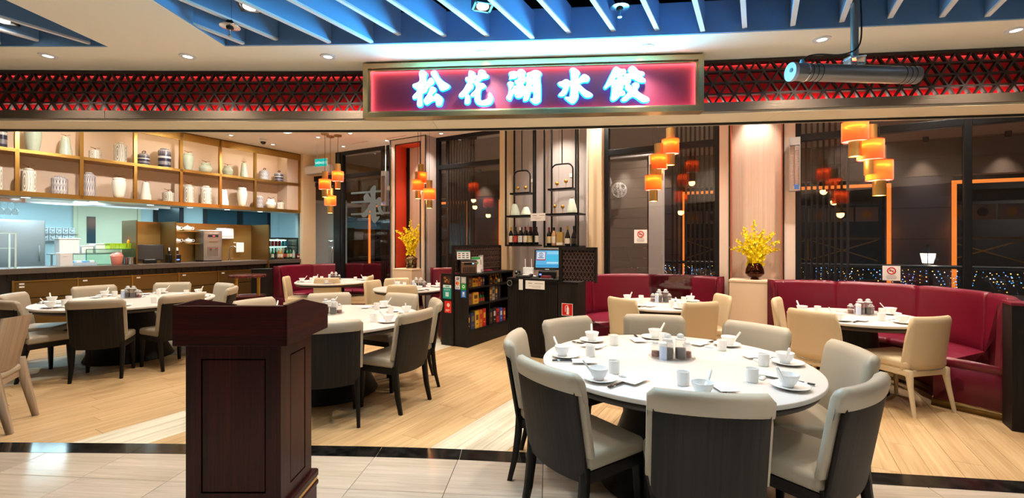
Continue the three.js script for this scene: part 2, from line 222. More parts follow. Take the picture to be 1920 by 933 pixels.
// ================================================================ fascia: trim, soffit, track, wall above the opening
{
  const trim = struct('trim_1'); for (const [a, b] of [[-6, -3.07], [-3.067, -1.0], [-1.0, 1.25], [1.25, 5.5]]) part(trim, 'bronze_strip', ribbon(facade, -0.008, 0.06, a, b, 2.437, 2.497, 14), M.bronzeTrim);
  const soffit = struct('trim_2'); for (const [a, b] of [[-7, -5.2], [-5.197, -3.07], [-3.067, -0.6], [-0.597, 1.9], [1.903, 4.2], [4.203, 6]]) part(soffit, 'soffit_panel', ribbon(facade, 0.004, 0.262, a, b, 2.42, 2.436, 12), M.soffit);
  struct('trim_3', ribbon(facade, 0.264, 0.285, -7, 6.5, 2.405, 2.44, 36), M.black);
  struct('wall_front', ribbon(facade, 0.2, 0.26, -8.6, 6.9, 2.44, 3.62, 36), M.ceilingInner);
  struct('trim_4', ribbon(facade, 0.287, 0.32, -7, 6.5, 2.412, 2.44, 36), M.plaster);
}
// ================================================================ walls that close the concourse
struct('wall_back', bx(17, 4.2, 0.2, [-1, 1.9, 4.3]), M.paleWall);
struct('wall_left', bx(0.2, 4.2, 10.6, [-9.1, 1.9, -1]), M.paleWall);
struct('wall_right', bx(0.2, 4.2, 8.4, [7.1, 1.9, 0.1]), M.paleWall);
struct('wall_end', prism([[7.0, 2.4], [7.15, 2.4], [8.6, 4.3], [8.4, 4.4]], 0, 3.7), M.paleWall);
// ================================================================ dining room ceiling
const innerCeiling = struct('ceiling');
{
  const a = []; for (let i = 0; i <= 30; i++) { const x = -8.9 + 15.9 * i / 30; a.push([x, facade(x) + 0.22]); }
  part(innerCeiling, 'ceiling_board', prism([...a, [8.3, 4.2], [-5.57, 11.9], [-9.0, 4.6]], 3.6, 3.66), M.ceilingInner);
  // a lighter recessed panel and air slots over the kitchen end
  for (const [x, d] of [[-3.2, 9.5], [-2.3, 9.0], [-1.2, 8.5]]) part(innerCeiling, 'air_slot', bx(0.5, 0.006, 0.03, [x, 3.598, -d], [0, WT, 0]), M.greyWall);
}
// ================================================================ window wall
function windowUnit(n, s0, s1, mullions, transoms, opt = {}) {
  const w = struct('window_' + n, null, null, W(0, 0), WT), B = opt.bottom ?? 0.12, Tp = opt.top ?? 3.6, F = 0.07;
  const fr = (x0, x1, y0, y1, name = 'frame_bar', d = 0.09) => part(w, name, rbx(x1 - x0, y1 - y0, d, 0.006, [(x0 + x1) / 2, (y0 + y1) / 2, 0]), M.frameMetal);
  fr(s0, s0 + F, B, Tp); fr(s1 - F, s1, B, Tp); fr(s0 + F, s1 - F, Tp - F, Tp); fr(s0 + F, s1 - F, B, B + F);
  const xs = [s0 + F, ...mullions.flatMap((m) => [m[0], m[1]]), s1 - F];
  for (const m of mullions) fr(m[0], m[1], B + F, Tp - F, 'mullion', 0.07);
  for (let i = 0; i < xs.length; i += 2) {
    const ys = [B + F, ...transoms.flatMap((t) => [t - 0.045, t + 0.045]), Tp - F];
    for (const t of transoms) fr(xs[i], xs[i + 1], t - 0.045, t + 0.045, 'transom');
    for (let j = 0; j < ys.length; j += 2) part(w, 'pane', bx(xs[i + 1] - xs[i], ys[j + 1] - ys[j], 0.008, [(xs[i] + xs[i + 1]) / 2, (ys[j] + ys[j + 1]) / 2, -0.01]), M.smoked);
  }
  return w;
}
windowUnit(1, -4.56, -2.45, [], [3.03]);
windowUnit(2, -1.734, -0.17, [], [3.0]);
windowUnit(3, 1.75, 3.46, [], [2.95]);
windowUnit(4, 4.37, 9.2, [[6.02, 6.09]], [2.89]);
{ // glazed door at the far left with a wall piece over it
  const d = struct('door_1', null, null, W(0, 0), WT);
  const fr = (x0, x1, y0, y1, name = 'door_frame') => part(d, name, rbx(x1 - x0, y1 - y0, 0.1, 0.006, [(x0 + x1) / 2, (y0 + y1) / 2, 0.01]), M.frameMetal);
  fr(-5.9, -5.72, 0, 3.1); fr(-4.72, -4.56, 0, 3.6); fr(-5.72, -4.72, 2.98, 3.1);
  const leaf = part(d, 'door_leaf', [bx(0.09, 2.9, 0.05, [-5.66, 1.5, 0]), bx(0.09, 2.9, 0.05, [-4.78, 1.5, 0]), bx(0.8, 0.1, 0.05, [-5.22, 2.9, 0]), bx(0.8, 0.12, 0.05, [-5.22, 0.1, 0])], M.frameMetal);
  part(leaf, 'pane', bx(0.8, 2.7, 0.008, [-5.22, 1.5, 0]), M.smoked); part(leaf, 'handle', tube([[-4.8, 0.85, 0.05], [-4.8, 0.95, 0.09], [-4.8, 1.3, 0.09], [-4.8, 1.4, 0.05]], 0.012, 12), M.chrome);
  struct('wall_above_door', bx(1.2, 0.5, 0.12, [0, 0, 0]), M.creamWall, W(-5.32, 0, 3.35), WT);
  struct('wall_corner', bx(0.34, 3.6, 0.12), M.creamWall, K(4.98, 0.03, 1.8), KT);
}
// ---- first pillar with a red niche
{
  const p = struct('pillar', null, null, W(0, 0), WT), o = 0.35, s0 = -2.67, s1 = -1.735, n0 = -2.54, n1 = -1.86, H = 3.6, nt = 3.485;
  part(p, 'facing', [bx(n0 - s0, H, 0.05, [(s0 + n0) / 2, H / 2, o - 0.025]), bx(s1 - n1, H, 0.05, [(s1 + n1) / 2, H / 2, o - 0.025]), bx(n1 - n0, H - nt, 0.05, [(n0 + n1) / 2, (H + nt) / 2, o - 0.025])], M.paleWall);
  part(p, 'side_panel', bx(0.05, H, o, [s1 - 0.025, H / 2, o / 2]), M.greyWall); part(p, 'side_panel', bx(0.05, H, o, [s0 + 0.025, H / 2, o / 2]), M.greyWall);
  part(p, 'niche_wall', bx(0.012, nt, o - 0.02, [n0 + 0.006, nt / 2, o / 2]), M.nicheRed); part(p, 'niche_wall', bx(0.012, nt, o - 0.02, [n1 - 0.006, nt / 2, o / 2]), M.nicheRed); part(p, 'niche_top', bx(n1 - n0 - 0.024, 0.012, o - 0.02, [(n0 + n1) / 2, nt - 0.006, o / 2]), M.nicheRed);
  part(p, 'niche_back', uvBox(bx(n1 - n0, nt, 0.02, [(n0 + n1) / 2, nt / 2, 0.01])), M.panelWood);
  for (const [x, w, y, h] of [[s0 - 0.006, 0.014, H / 2, H], [s1 - 0.004, 0.014, H / 2, H], [n0 + 0.004, 0.012, nt / 2, nt], [n1 - 0.008, 0.024, nt / 2, nt], [(n0 + n1) / 2, n1 - n0, nt, 0.014], [(s0 + s1) / 2, s1 - s0, H - 0.007, 0.014]]) part(p, 'black_edge', bx(w, h, 0.012, [x, y, o + 0.004]), M.blackLine);
  spot(...W(-2.1, 0.2, 3.44), W(-2.1, 0.1, 0), LV.niche, 34, WARM, 0.8);
}
// ---- second pillar with a tall timber panel
{
  const p = struct('pillar', null, null, W(0, 0), WT), H = 3.6;
  part(p, 'facing', bx(0.12, H, 0.16, [3.515, H / 2, 0]), M.paleWall); part(p, 'facing', bx(0.125, H, 0.16, [4.31, H / 2, 0]), M.paleWall); 
  part(p, 'timber_panel', uvBox(bx(0.63, H, 0.02, [3.912, H / 2, -0.11])), M.panelWood);
  for (const x of [3.583, 4.239]) part(p, 'black_edge', bx(0.016, H, 0.2, [x, H / 2, -0.01]), M.blackLine);
  for (const x of [3.6, 4.222]) part(p, 'copper_edge', bx(0.016, H, 0.19, [x, H / 2, -0.015]), M.copper);
  spot(...W(3.912, 0.05, 3.5), W(3.912, -0.08, 1.2), LV.niche * 1.1, 36, WARM, 0.6);
}
// ---- wall behind the bottle racks
{
  const p = struct('wall_rack', null, null, W(0, 0), WT), H = 3.6;
  for (let i = 0; i < 5; i++) part(p, 'wall_panel', uvBox(bx(0.296, H, 0.03, [0.13 + i * 0.3, H / 2, -0.12])), M.greyWall);
  part(p, 'side_post', bx(0.15, H, 0.3, [-0.095, H / 2, 0]), M.creamWall); part(p, 'side_post', bx(0.22, H, 0.3, [1.63, H / 2, 0]), M.creamWall); part(p, 'side_post', bx(0.02, H, 0.32, [1.5, H / 2, 0]), M.paleWall);
  struct('wall_behind_rack', bx(1.9, 3.6, 0.1), M.greyWall, W(0.8, -0.2, 1.8), WT);
}
// ================================================================ beyond the glass: slat screens, terrace rail, the building across
function slatScreen(s0, s1, label) {
  const t = thing('slat_screen', label, 'slat screen', W((s0 + s1) / 2, -0.22), WT), n = Math.round((s1 - s0) / 0.066), g = bx(0.024, 3.5, 0.05);
  for (let i = 0; i <= n; i++) part(t, 'slat', g, M.nightSlat ??= mat([58, 44, 36], 0.6)).position.set(-(s1 - s0) / 2 + i * 0.066, 1.85, 0);
  part(t, 'rail', bx(s1 - s0 + 0.04, 0.05, 0.03, [0, 0.08, -0.04]), M.nightSlat); part(t, 'rail', bx(s1 - s0 + 0.04, 0.05, 0.03, [0, 3.57, -0.04]), M.nightSlat);
}
slatScreen(-3.5, -2.3, 'brown slat screen outside the window beside the glazed exit door');
slatScreen(-1.66, -0.98, 'brown slat screen outside the window behind the payment cabinet');
slatScreen(2.76, 3.42, 'brown slat screen outside the window over the middle booth');
slatScreen(4.44, 4.96, 'brown slat screen outside the widest window by the wall heater');
struct('terrace', prism([[-8, 12.2], [9, 3.9], [26, 3.9], [26, 30], [-20, 30]], -0.2, -0.03), M.terrace);
{
  const r = thing('terrace_railing', 'glass terrace railing with dark handrail outside the windows', 'railing', W(0, -3.15), WT);
  part(r, 'handrail', cy(0.032, 0.032, 14, [7.5, 1.09, 0], [0, 0, Math.PI / 2], 12), M.blackMetal);
  for (let i = 0; i < 8; i++) { part(r, 'post', bx(0.05, 1.08, 0.03, [1.2 + i * 1.75, 0.52, 0]), M.blackMetal); part(r, 'glass_panel', bx(1.66, 0.86, 0.012, [2.08 + i * 1.75, 0.52, 0]), M.glass); }
  const f = thing('fairy_lights', 'strings of blue, white and amber fairy lights along the terrace railing', 'fairy lights', W(0, -3.0), WT);
  const cols = [['blue_bulbs', glow(0.08, 0.35, 1, 5)], ['amber_bulbs', glow(1, 0.6, 0.12, 4)], ['white_bulbs', glow(0.8, 0.9, 1, 4)]], L = [[], [], []], wires = [];
  for (let c = 0; c < 140; c++) { const x = 1.4 + c * 0.0775, len = rr(0.15, 0.4), lean = rr(-0.06, 0.2); wires.push(rod([x, 1.02, 0], [x + lean, 1.02 - len, 0], 0.002, 0.002, 4)); for (let k = 0; k <= 5; k++) L[rnd() < 0.5 ? 0 : rnd() < 0.6 ? 1 : 2].push(T(new THREE.OctahedronGeometry(rr(0.006, 0.011)), [x + lean * k / 5, 1.02 - len * k / 5 + rr(-0.02, 0.02), rr(-0.01, 0.01)])); }
  cols.forEach(([n, m], i) => (part(f, n, L[i], m).userData.kind = 'stuff')); part(f, 'wires', wires, M.cord).userData.kind = 'stuff';
  const at = [7.2, 1.1, -7.85], l = thing('lantern', 'lit white garden lantern with dark pointed roof on the terrace railing', 'lantern', at, 0.3);
  part(l, 'foot', cy(0.05, 0.075, 0.05, [0, 0.025, 0], undefined, 6), M.blackMetal); part(l, 'lamp_glass', cy(0.12, 0.085, 0.17, [0, 0.135, 0], undefined, 6), glow(1, 0.93, 0.75, 5)); part(l, 'roof', [cy(0.03, 0.2, 0.09, [0, 0.265, 0], undefined, 6), cy(0.015, 0.02, 0.05, [0, 0.33, 0]), sp(0.022, [0, 0.365, 0])], M.blackMetal);
  for (let k = 0; k < 6; k++) { const a = k * Math.PI / 3; part(l, 'rib', rod([0.088 * Math.sin(a), 0.05, 0.088 * Math.cos(a)], [0.123 * Math.sin(a), 0.22, 0.123 * Math.cos(a)], 0.006, 0.006, 5), M.blackMetal); }
  point(at[0], at[1] + 0.14, at[2] + 0.16, 1.2, NEUTRAL);
}
{ // terrace canopy placed to lighten the upper panes, with round lamps and two long light slots
  const c = struct('terrace_canopy'); part(c, 'canopy_board', prism([[-8, 13.2], [8.4, 4.2], [26, 4.2], [22, 7], [-12, 22]], 4.15, 4.25), mat([186, 176, 166], 0.8));
  for (const [s, o] of [[-3.4, -1.6], [-1.0, -1.3], [-0.6, -3.2], [2.4, -1.2], [2.9, -2.6], [5.2, -1.4], [7.0, -2.4], [8.6, -1.6]]) { const p = W(s, o, 4.145); part(c, 'round_lamp', cy(0.09, 0.09, 0.012, p, undefined, 20), glow(1, 0.94, 0.86, 3)); spot(p[0], 4.12, p[2], [p[0], 0, p[2]], 40, 62, NEUTRAL, 0.8); }
  for (const [s, o] of [[-0.7, -2.2], [2.5, -1.9], [6.6, -3.0]]) part(c, 'light_slot', T(bx(1.5, 0.012, 0.06), W(s, o, 4.144), [0, WT + 0.5, 0]), glow(0.95, 0.95, 1, 1.6));
  for (const [s, o] of [[2.05, -0.9], [4.9, -2.2]]) for (let i = 0; i < 8; i++) part(c, 'vent_slat', T(bx(0.5, 0.015, 0.02, [0, 0, i * 0.06]), W(s, o, 4.14), [0, WT, 0]), M.night);
}
{ // clad wall on the terrace, with twig balls hung on it
  const c = struct('wall_terrace', null, null, W(0, -2), WT); for (let i = 0; i < 16; i++) part(c, 'cladding_board', bx(1.75, 0.196, 0.04, [1.12, 0.1 + i * 0.2, 0]), M.cladding); part(c, 'corner_post', bx(0.26, 3.25, 0.2, [2.13, 1.62, 0]), M.paleWall); part(c, 'light_edge', bx(1.9, 0.03, 0.1, [1.1, 3.235, 0.03]), M.white);
  let b; [[1.44, 2.56, 'nearer the pale post'], [1.13, 2.74, 'nearer the bottle racks']].forEach(([s0, y, n]) => { const lab = `round white twig ball on the terrace wall, ${n}`, p = W(s0, -1.81, y); if (b) { dup(b, lab, p, 1, 'twig balls'); return; } b = thing('twig_ball', lab, 'ornament', p, 0, 'twig balls'); for (let i = 0; i < 12; i++) part(b, 'twig', T(new THREE.TorusGeometry(0.15 - (i % 3) * 0.008, 0.005, 5, 28), [0, 0, 0], [i * 0.7, i * 1.3, i * 0.4], [1, 1, 0.9]), M.white); });
}
{
  const ANG = Math.atan(0.4375), b = thing('building', 'dark building across the terrace with orange neon framed openings', 'building', [0, 0, -16.25], -ANG), q = Math.cos(ANG), A = (x) => x / q;
  const neon = glow(1, 0.27, 0.04, 1.7), piers = [[-30, -5.9], [-1.66, -0.42], [4.22, 5.26], [9.9, 11.1], [15.7, 30]], open = [[-5.9, -1.66], [-0.42, 4.22], [5.26, 9.9], [11.1, 15.7]];
  piers.forEach(([x0, x1]) => { for (let y = 0; y < 4; y++) part(b, 'wall_panel', bx(A(x1 - x0) - 0.012, 0.79, 0.3, [A((x0 + x1) / 2), 0.4 + y * 0.8, -0.15]), M.night); });
  for (let y = 0; y < 7; y++) part(b, 'cladding_board', bx(A(60), 0.44, 0.3, [0, 3.43 + y * 0.45, -0.15]), M.cladding);
  open.forEach(([x0, x1], k) => {
    const a0 = A(x0), a1 = A(x1), w = a1 - a0, mid = (a0 + a1) / 2;
    const f = part(b, 'neon_frame', [bx(0.085, 3.0, 0.04, [a0, 1.5, 0.03]), bx(0.085, 3.0, 0.04, [a1, 1.5, 0.03]), bx(w + 0.085, 0.085, 0.04, [mid, 3.02, 0.03])], neon);
    part(b, 'inner_wall', bx(w + 1, 3.2, 0.1, [mid, 1.6, -2.3]), M.nightDark); part(b, 'beam', bx(w, 0.3, 0.2, [mid, 2.72, -0.6]), M.nightDark); part(b, 'beam', bx(w, 0.06, 0.1, [mid, 1.62, -0.7]), mat([96, 72, 40], 0.7));
    for (let i = 0; i < 9; i++) { const o = part(b, 'menu_board', bx(w / 9 - 0.05, 0.4, 0.02, [a0 + (i + 0.5) * w / 9, 2.3, -0.72]), M.menu ??= mat([120, 112, 100], 0.8)); part(o, 'picture', T(new THREE.CircleGeometry(0.12, 8), [a0 + (i + 0.5) * w / 9, 2.3, -0.7]), i % 2 ? (M.menuInk ??= mat([40, 34, 30], 0.8)) : (M.menuGold ??= mat([150, 116, 30], 0.8))); }
    for (let i = 0; i < 3; i++) { const c = a0 + (i + 0.5) * w / 3, h = w / 6 - 0.04; part(b, 'trellis', [bar([c - h, 1.0, -0.7], [c + h, 1.58, -0.7], 0.02, 0.03), bar([c + h, 1.0, -0.7], [c - h, 1.58, -0.7], 0.02, 0.03), bx(0.05, 0.6, 0.05, [c - h - 0.03, 1.3, -0.7])], M.menuGold); }
    part(b, 'floor_strip', bx(w, 0.05, 2.2, [mid, 0.02, -1.2]), M.night);
    const P = new THREE.Vector3(mid, 2.5, -1.2).applyAxisAngle(new THREE.Vector3(0, 1, 0), -ANG).add(new THREE.Vector3(0, 0, -16.25)); point(P.x, P.y, P.z, 7, WARM);  // unseen lamp inside the opening, placed to light the menu boards
    for (const e of [a0 + 0.1, a1 - 0.1]) { const N = new THREE.Vector3(e, 1.8, 0.25).applyAxisAngle(new THREE.Vector3(0, 1, 0), -ANG).add(new THREE.Vector3(0, 0, -16.25)); point(N.x, N.y, N.z, 0.35, new THREE.Color(1, 0.35, 0.08), 5); }
  });
  for (const x of [-1.05, 4.75, 10.5, 11.9]) { const d = 16.25 - 0.4375 * x; spot(x - 0.1, 3.98, -(d - 0.3), [x, 1.5, -(d - 0.1)], 9, 34, NEUTRAL, 0.9); const t = part(b, 'wall_lamp', cy(0.06, 0.06, 0.16, [A(x), 4.1, 0.32]), M.blackMetal); }
}
// ================================================================ kitchen room
{
  struct('wall_kitchen_back', bx(9, 2.7, 0.1), M.kitchenWall, K(2.6, -3.25, 1.3), KT);
  struct('wall_kitchen_left', bx(0.1, 2.7, 3.4), M.kitchenWall, K(-1.5, -1.7, 1.3), KT);
  struct('wall_kitchen_right', bx(0.1, 2.7, 2.9), M.kitchenWall, K(6.4, -1.8, 1.3), KT);
  struct('ceiling', bx(9, 0.08, 2.9), M.white, K(2.6, -1.95, 2.56), KT);
  struct('floor_kitchen', bx(9, 0.05, 3.4), M.greyWall, K(2.6, -1.8, -0.03), KT);
  struct('wall_over_shelf', bx(6.6, 1.42, 0.1), M.shelfBack, K(1.9, -0.55, 2.92), KT);
  struct('wall_kitchen_end', bx(1.3, 2.5, 0.1), M.kitchenWall, K(5.6, -0.35, 1.25), KT);
}
// ================================================================ chairs
// ---- dark shell chair: leather pad rolled over a wenge shell
function bentStations(w, n, round, fn) { const R = []; for (let i = 0; i <= n; i++) { const u = i / n * 2 - 1, x = u * w / 2, e = round > 0 ? clamp((w / 2 - Math.abs(x)) / round, 0, 1) : 1; R.push(fn(x, Math.sqrt(1 - (1 - e) * (1 - e)))); } return R; }
const BACKZ = (y) => -0.215 - (y - 0.42) * 0.17, BOW = (x) => 0.55 * x * x;
function makeShellChair() {
  const t = thing('dining_chair', '', 'chair');
  part(t, 'seat', uvBox(rbx(0.46, 0.085, 0.415, 0.03, [0, 0.432, 0.035], undefined, 3)), M.leather);
  part(t, 'seat_frame', uvBox(bx(0.45, 0.055, 0.41, [0, 0.365, 0.025]), true), M.wenge);
  // wenge shell, bowed in plan, lower edge curved
  const shell = bentStations(0.462, 14, 0, (x) => { const yb = 0.335 + 0.25 * x * x, yt = 0.8, R = []; for (const [y, k] of [[yb, 0], [0.5, 0], [0.66, 0], [yt, 0], [yt, 1], [0.66, 1], [0.5, 1], [yb, 1]]) R.push([x, y, BACKZ(y) + BOW(x) - (k ? 0 : 0.02) + 0.004]); return R; });
  part(t, 'back_shell', uvBox(skin(shell)), M.wenge);
  // pad with the roll over the top
  const prof = [[0.006, 0.47], [0.006, 0.6], [0.006, 0.72], [0.006, 0.83], [-0.004, 0.864], [-0.026, 0.884], [-0.052, 0.882], [-0.07, 0.862], [-0.074, 0.835], [-0.072, 0.8], [-0.066, 0.783], [-0.052, 0.783], [-0.042, 0.8], [-0.042, 0.7], [-0.042, 0.55], [-0.04, 0.47]];
  const pad = bentStations(0.505, 18, 0.035, (x, e) => prof.map(([z, y]) => { const cz = -0.034, top = 0.885, k = 0.5 + 0.5 * e; return [x, y > 0.76 ? Math.min(y, top - (1 - e) * 0.035) : y, BACKZ(y) + BOW(x) + 0.052 + cz + (z - cz) * k]; }));
  part(t, 'back_pad', skin(pad), M.leather);
  for (const s of [-1, 1]) {
    part(t, 'leg', skin([[0.39, 0.2, 0.205, 0.021], [0.2, 0.205, 0.21, 0.018], [0, 0.21, 0.215, 0.0135]].map(([y, x, z, h]) => [[-h, -h], [h, -h], [h, h], [-h, h]].map(([a, b]) => [s * x + a, y, z + b]))), M.wengeDark);
    part(t, 'leg', skin([[0.41, 0.212, -0.18, 0.02], [0.3, 0.212, -0.186, 0.021], [0.15, 0.214, -0.206, 0.0185], [0, 0.216, -0.242, 0.0145]].map(([y, x, z, h]) => [[-h, -h], [h, -h], [h, h], [-h, h]].map(([a, b]) => [s * x + a * 0.9, y, z + b]))), M.wengeDark);
  }
  return t;
}
// ---- fully upholstered chair with cream legs
function makeSoftChair() {
  const t = thing('upholstered_chair', '', 'chair');
  part(t, 'seat', rbx(0.5, 0.09, 0.47, 0.035, [0, 0.43, 0.03], undefined, 3), M.leatherCream);
  const bk = (y) => -0.21 - (y - 0.42) * 0.13;
  const prof = (w, e) => { const R = []; const h0 = 0.385, h1 = 0.86; for (let i = 0; i <= 6; i++) { const y = h0 + (h1 - 0.04 - h0) * i / 6; R.push([y, 1]); } R.push([h1 - 0.012, 0.75], [h1, 0.2], [h1 - 0.004, -0.4], [h1 - 0.03, -0.9]); for (let i = 6; i >= 0; i--) R.push([h0 + (h1 - 0.06 - h0) * i / 6, -1]); return R; };
  const back = []; for (let i = 0; i <= 22; i++) { const u = i / 22 * 2 - 1, e = clamp((1 - Math.abs(u)) / 0.16, 0, 1), r = Math.sqrt(1 - (1 - e) * (1 - e)); back.push(prof(0, r).map(([y, k]) => { const v = (y - 0.385) / 0.475, wide = 0.5 - 0.03 * v, x = u * wide / 2 * (1 + 0.02 * Math.sin(v * 3)), drop = y > 0.7 ? (1 - r) * 0.075 : 0; return [x, y - drop * (y - 0.7) / 0.16, bk(y) + 0.75 * x * x + k * 0.027 * (0.3 + 0.7 * r)]; })); }
  part(t, 'backrest', skin(back), M.leatherCream);
  part(t, 'seat_frame', [rbx(0.49, 0.06, 0.045, 0.012, [0, 0.37, 0.225]), rbx(0.49, 0.06, 0.045, 0.012, [0, 0.36, -0.2]), rbx(0.045, 0.06, 0.44, 0.012, [0.222, 0.365, 0.01]), rbx(0.045, 0.06, 0.44, 0.012, [-0.222, 0.365, 0.01])], M.creamLeg);
  const leg = (s, z0, z1) => skin([[0.39, 0.212, z0, 0.034], [0.33, 0.214, z0 + (z1 - z0) * 0.1, 0.029], [0.24, 0.22, z0 + (z1 - z0) * 0.3, 0.022], [0, 0.235, z1, 0.015]].map(([y, x, z, h]) => Array.from({ length: 10 }, (_, k) => [s * x + h * Math.cos(k * Math.PI / 5), y, z + h * Math.sin(k * Math.PI / 5)])));
  for (const s of [-1, 1]) { part(t, 'leg', leg(s, 0.215, 0.225), M.creamLeg); part(t, 'leg', leg(s, -0.2, -0.26), M.creamLeg); }
  part(t, 'seam', tube([[-0.235, 0.385, bk(0.385) + 0.04 - 0.035], [-0.12, 0.384, bk(0.385) + 0.011 - 0.03], [0, 0.384, bk(0.385) - 0.03], [0.12, 0.384, bk(0.385) + 0.011 - 0.03], [0.235, 0.385, bk(0.385) + 0.04 - 0.035]], 0.004, 16, 5), M.piping);
  return t;
}
// tables: centre x, depth, radius; chairs stand at an angle (degrees from +x towards the depth) and a distance of their own
const TABLES = {
  front: { x: 1.02, d: 2.89, r: 0.82, big: true, say: 'big front table' },
  middle: { x: -1.85, d: 4.6, r: 0.9, big: true, say: 'table behind the lectern' },
  counter: { x: -5.03, d: 5.97, r: 0.94, big: true, say: 'table by the counter' },
  window: { x: 3.52, d: 4.67, r: 0.59, say: 'booth table at the widest window' },
  central: { x: 1.85, d: 5.62, r: 0.59, say: 'booth table under the middle lamps' },
  exit: { x: -3.5, d: 8.9, r: 0.7, say: 'booth table near the exit sign' },
  niche: { x: -1.69, d: 7.54, r: 0.6, say: 'booth table by the red niche' },
};
let shell, soft;
function seatAt(kind, x, d, face, label, group) {                  // face: degrees (from +x towards the depth) that the sitter looks to
  const turn = Math.PI / 2 + rad(face);                            // chair looks along +z; depth is -z
  const p = [x, 0, -d];
  if (kind === 'shell') { if (!shell) { shell = makeShellChair(); shell.position.set(...p); shell.rotation.y = turn; shell.userData.label = label; shell.userData.group = group; return shell; } return dup(shell, label, p, turn, group); }
  if (!soft) { soft = makeSoftChair(); soft.position.set(...p); soft.rotation.y = turn; soft.userData.label = label; soft.userData.group = group; return soft; }
  return dup(soft, label, p, turn, group);
}
const around = (T0, a, r) => [T0.x + r * Math.cos(rad(a)), T0.d + r * Math.sin(rad(a))];
const PLACES = {
  front: [[-101, 'on the side towards the concourse'], [-56, 'towards the concourse, on the window side'], [-11, 'facing the payment counter'], [34, 'next to the cream chair of the widest window booth'], [79, 'facing the concourse'], [124, 'nearest the fire extinguisher sign'], [169, 'nearest the liquor cabinet'], [214, 'towards the concourse, on the lectern side']],
  middle: [[-68, 'right beside the lectern'], [-25, 'with its dark shell in full view'], [18, 'nearest the card stickers'], [62, 'nearest the red niche'], [112, 'facing the concourse'], [158, 'between the lectern and the red trolley']],
  counter: [[-64, 'with its dark shell towards the concourse'], [-25, 'partly behind the lectern'], [20, 'nearest the red trolley'], [58, 'at the far end by the brass flaps'], [104, 'in front of the middle brass flap'], [150, 'in front of the first brass flap'], [201, 'at the far side of the overlapping pair'], [248, 'at the near side of the overlapping pair']],
};
for (const k of ['front', 'middle', 'counter']) for (const [a, where] of PLACES[k]) {
  const T0 = TABLES[k], dist = T0.r - { front: 0.05, middle: 0.07, counter: 0.02 }[k], [x, d] = around(T0, a, dist);
  seatAt('shell', x, d, a + 180, `dark-shelled leather chair ${where}, ${T0.say}`, `leather chairs round the ${T0.say}`);
}
for (const [x, d, face, label] of [
  [3.62, 4.2, 104, 'cream leather chair with its back in full view before the widest window booth'], [3.06, 4.43, 27, 'cream leather chair turned half sideways between flower plinth and window booth table'], [3.26, 5.12, -38, 'narrow side-on cream leather chair right beside the tall flower plinth'],
  [1.48, 5.42, 31, 'cream leather chair standing before the burgundy middle booth, extinguisher side'], [2.0, 5.17, 107, 'cream leather chair with back to the front table, below the middle lamps'], [2.38, 5.62, 178, 'side-on cream leather chair between middle booth table and flower plinth'],
  [-4.08, 8.7, 14, 'cream leather chair at the trolley end of the exit booth table'], [-3.44, 8.58, 98, 'cream leather chair squarely before the exit booth table'], [-3.02, 8.9, 186, 'cream leather chair at the niche end of the exit booth table'],
  [-2.17, 7.68, -18, 'slim side-on cream leather chair left of the red niche table'], [-1.98, 8.05, -60, 'cream leather chair on the far side of the red niche table'], [-1.69, 7.16, 92, 'cream leather chair with its back to the lectern table, before red niche table'],
]) seatAt('soft', x, d, face, label, 'cream upholstered chairs at the booths');
{ // the odd timber chair at the edge
  const t = thing('timber_chair', 'pale timber armless chair with curved wooden back by the black sill stone', 'chair', [-4.29, 0, -3.62], rad(-62));
  const back = bentStations(0.5, 12, 0, (x) => [[0.47 + 0.28 * x * x, 0], [0.62, 0], [0.9 + 0.05 * x, 0], [0.9 + 0.05 * x, 1], [0.62, 1], [0.47 + 0.28 * x * x, 1]].map(([y, k]) => [x, y, -0.2 - (y - 0.45) * 0.2 + 0.6 * x * x + (k ? 0.022 : 0)]));
  part(t, 'backrest', uvBox(skin(back)), M.greyWood); part(t, 'seat', rbx(0.46, 0.07, 0.46, 0.03, [0, 0.44, 0.03], undefined, 3), M.leather); part(t, 'seat_frame', uvBox(bx(0.42, 0.05, 0.42, [0, 0.385, 0.02]), true), M.greyWood);
  for (const s of [-1, 1]) { part(t, 'leg', uvBox(skin([[0.52, 0.215, -0.18, 0.03], [0.4, 0.215, -0.2, 0.028], [0, 0.22, -0.28, 0.018]].map(([y, x, z, h]) => [[-h, -h], [h, -h], [h, h], [-h, h]].map(([a, b]) => [s * x + a, y, z + b])))), M.greyWood); part(t, 'leg', uvBox(skin([[0.4, 0.2, 0.2, 0.024], [0, 0.205, 0.22, 0.016]].map(([y, x, z, h]) => [[-h, -h], [h, -h], [h, h], [-h, h]].map(([a, b]) => [s * x + a, y, z + b])))), M.greyWood); }
}
// ================================================================ tables
for (const [k, T0] of Object.entries(TABLES)) {
  const t = thing('round_table', T0.big ? `large white round ${T0.say} on a dark conical base`.replace('big front table', 'table nearest the camera') : `small white round ${T0.say}, on a dark pedestal`, 'table', [T0.x, 0, -T0.d], k.length, 'white round tables'), r = T0.r;
  part(t, 'tabletop', lathe([[0, 0.722], [r - 0.006, 0.722], [r, 0.728], [r, 0.744], [r - 0.006, 0.75], [0, 0.75]], 96), M.tableTop);
  part(t, 'rim', lathe([[0, 0.68], [r - 0.035, 0.68], [r - 0.03, 0.685], [r - 0.018, 0.722], [0, 0.722]], 96), M.tableRim);
  const b = T0.big ? [0.24, 0.47] : [0.19, 0.29], pts = []; for (let i = 0; i <= 12; i++) { const u = i / 12; pts.push([b[0] + (b[1] - b[0]) * Math.pow(1 - u, 1.5), 0.012 + u * 0.668]); }
  part(t, 'base', lathe([[0, 0], [b[1] - 0.02, 0], [b[1], 0.012], ...pts], 48), M.wengeDark);
}
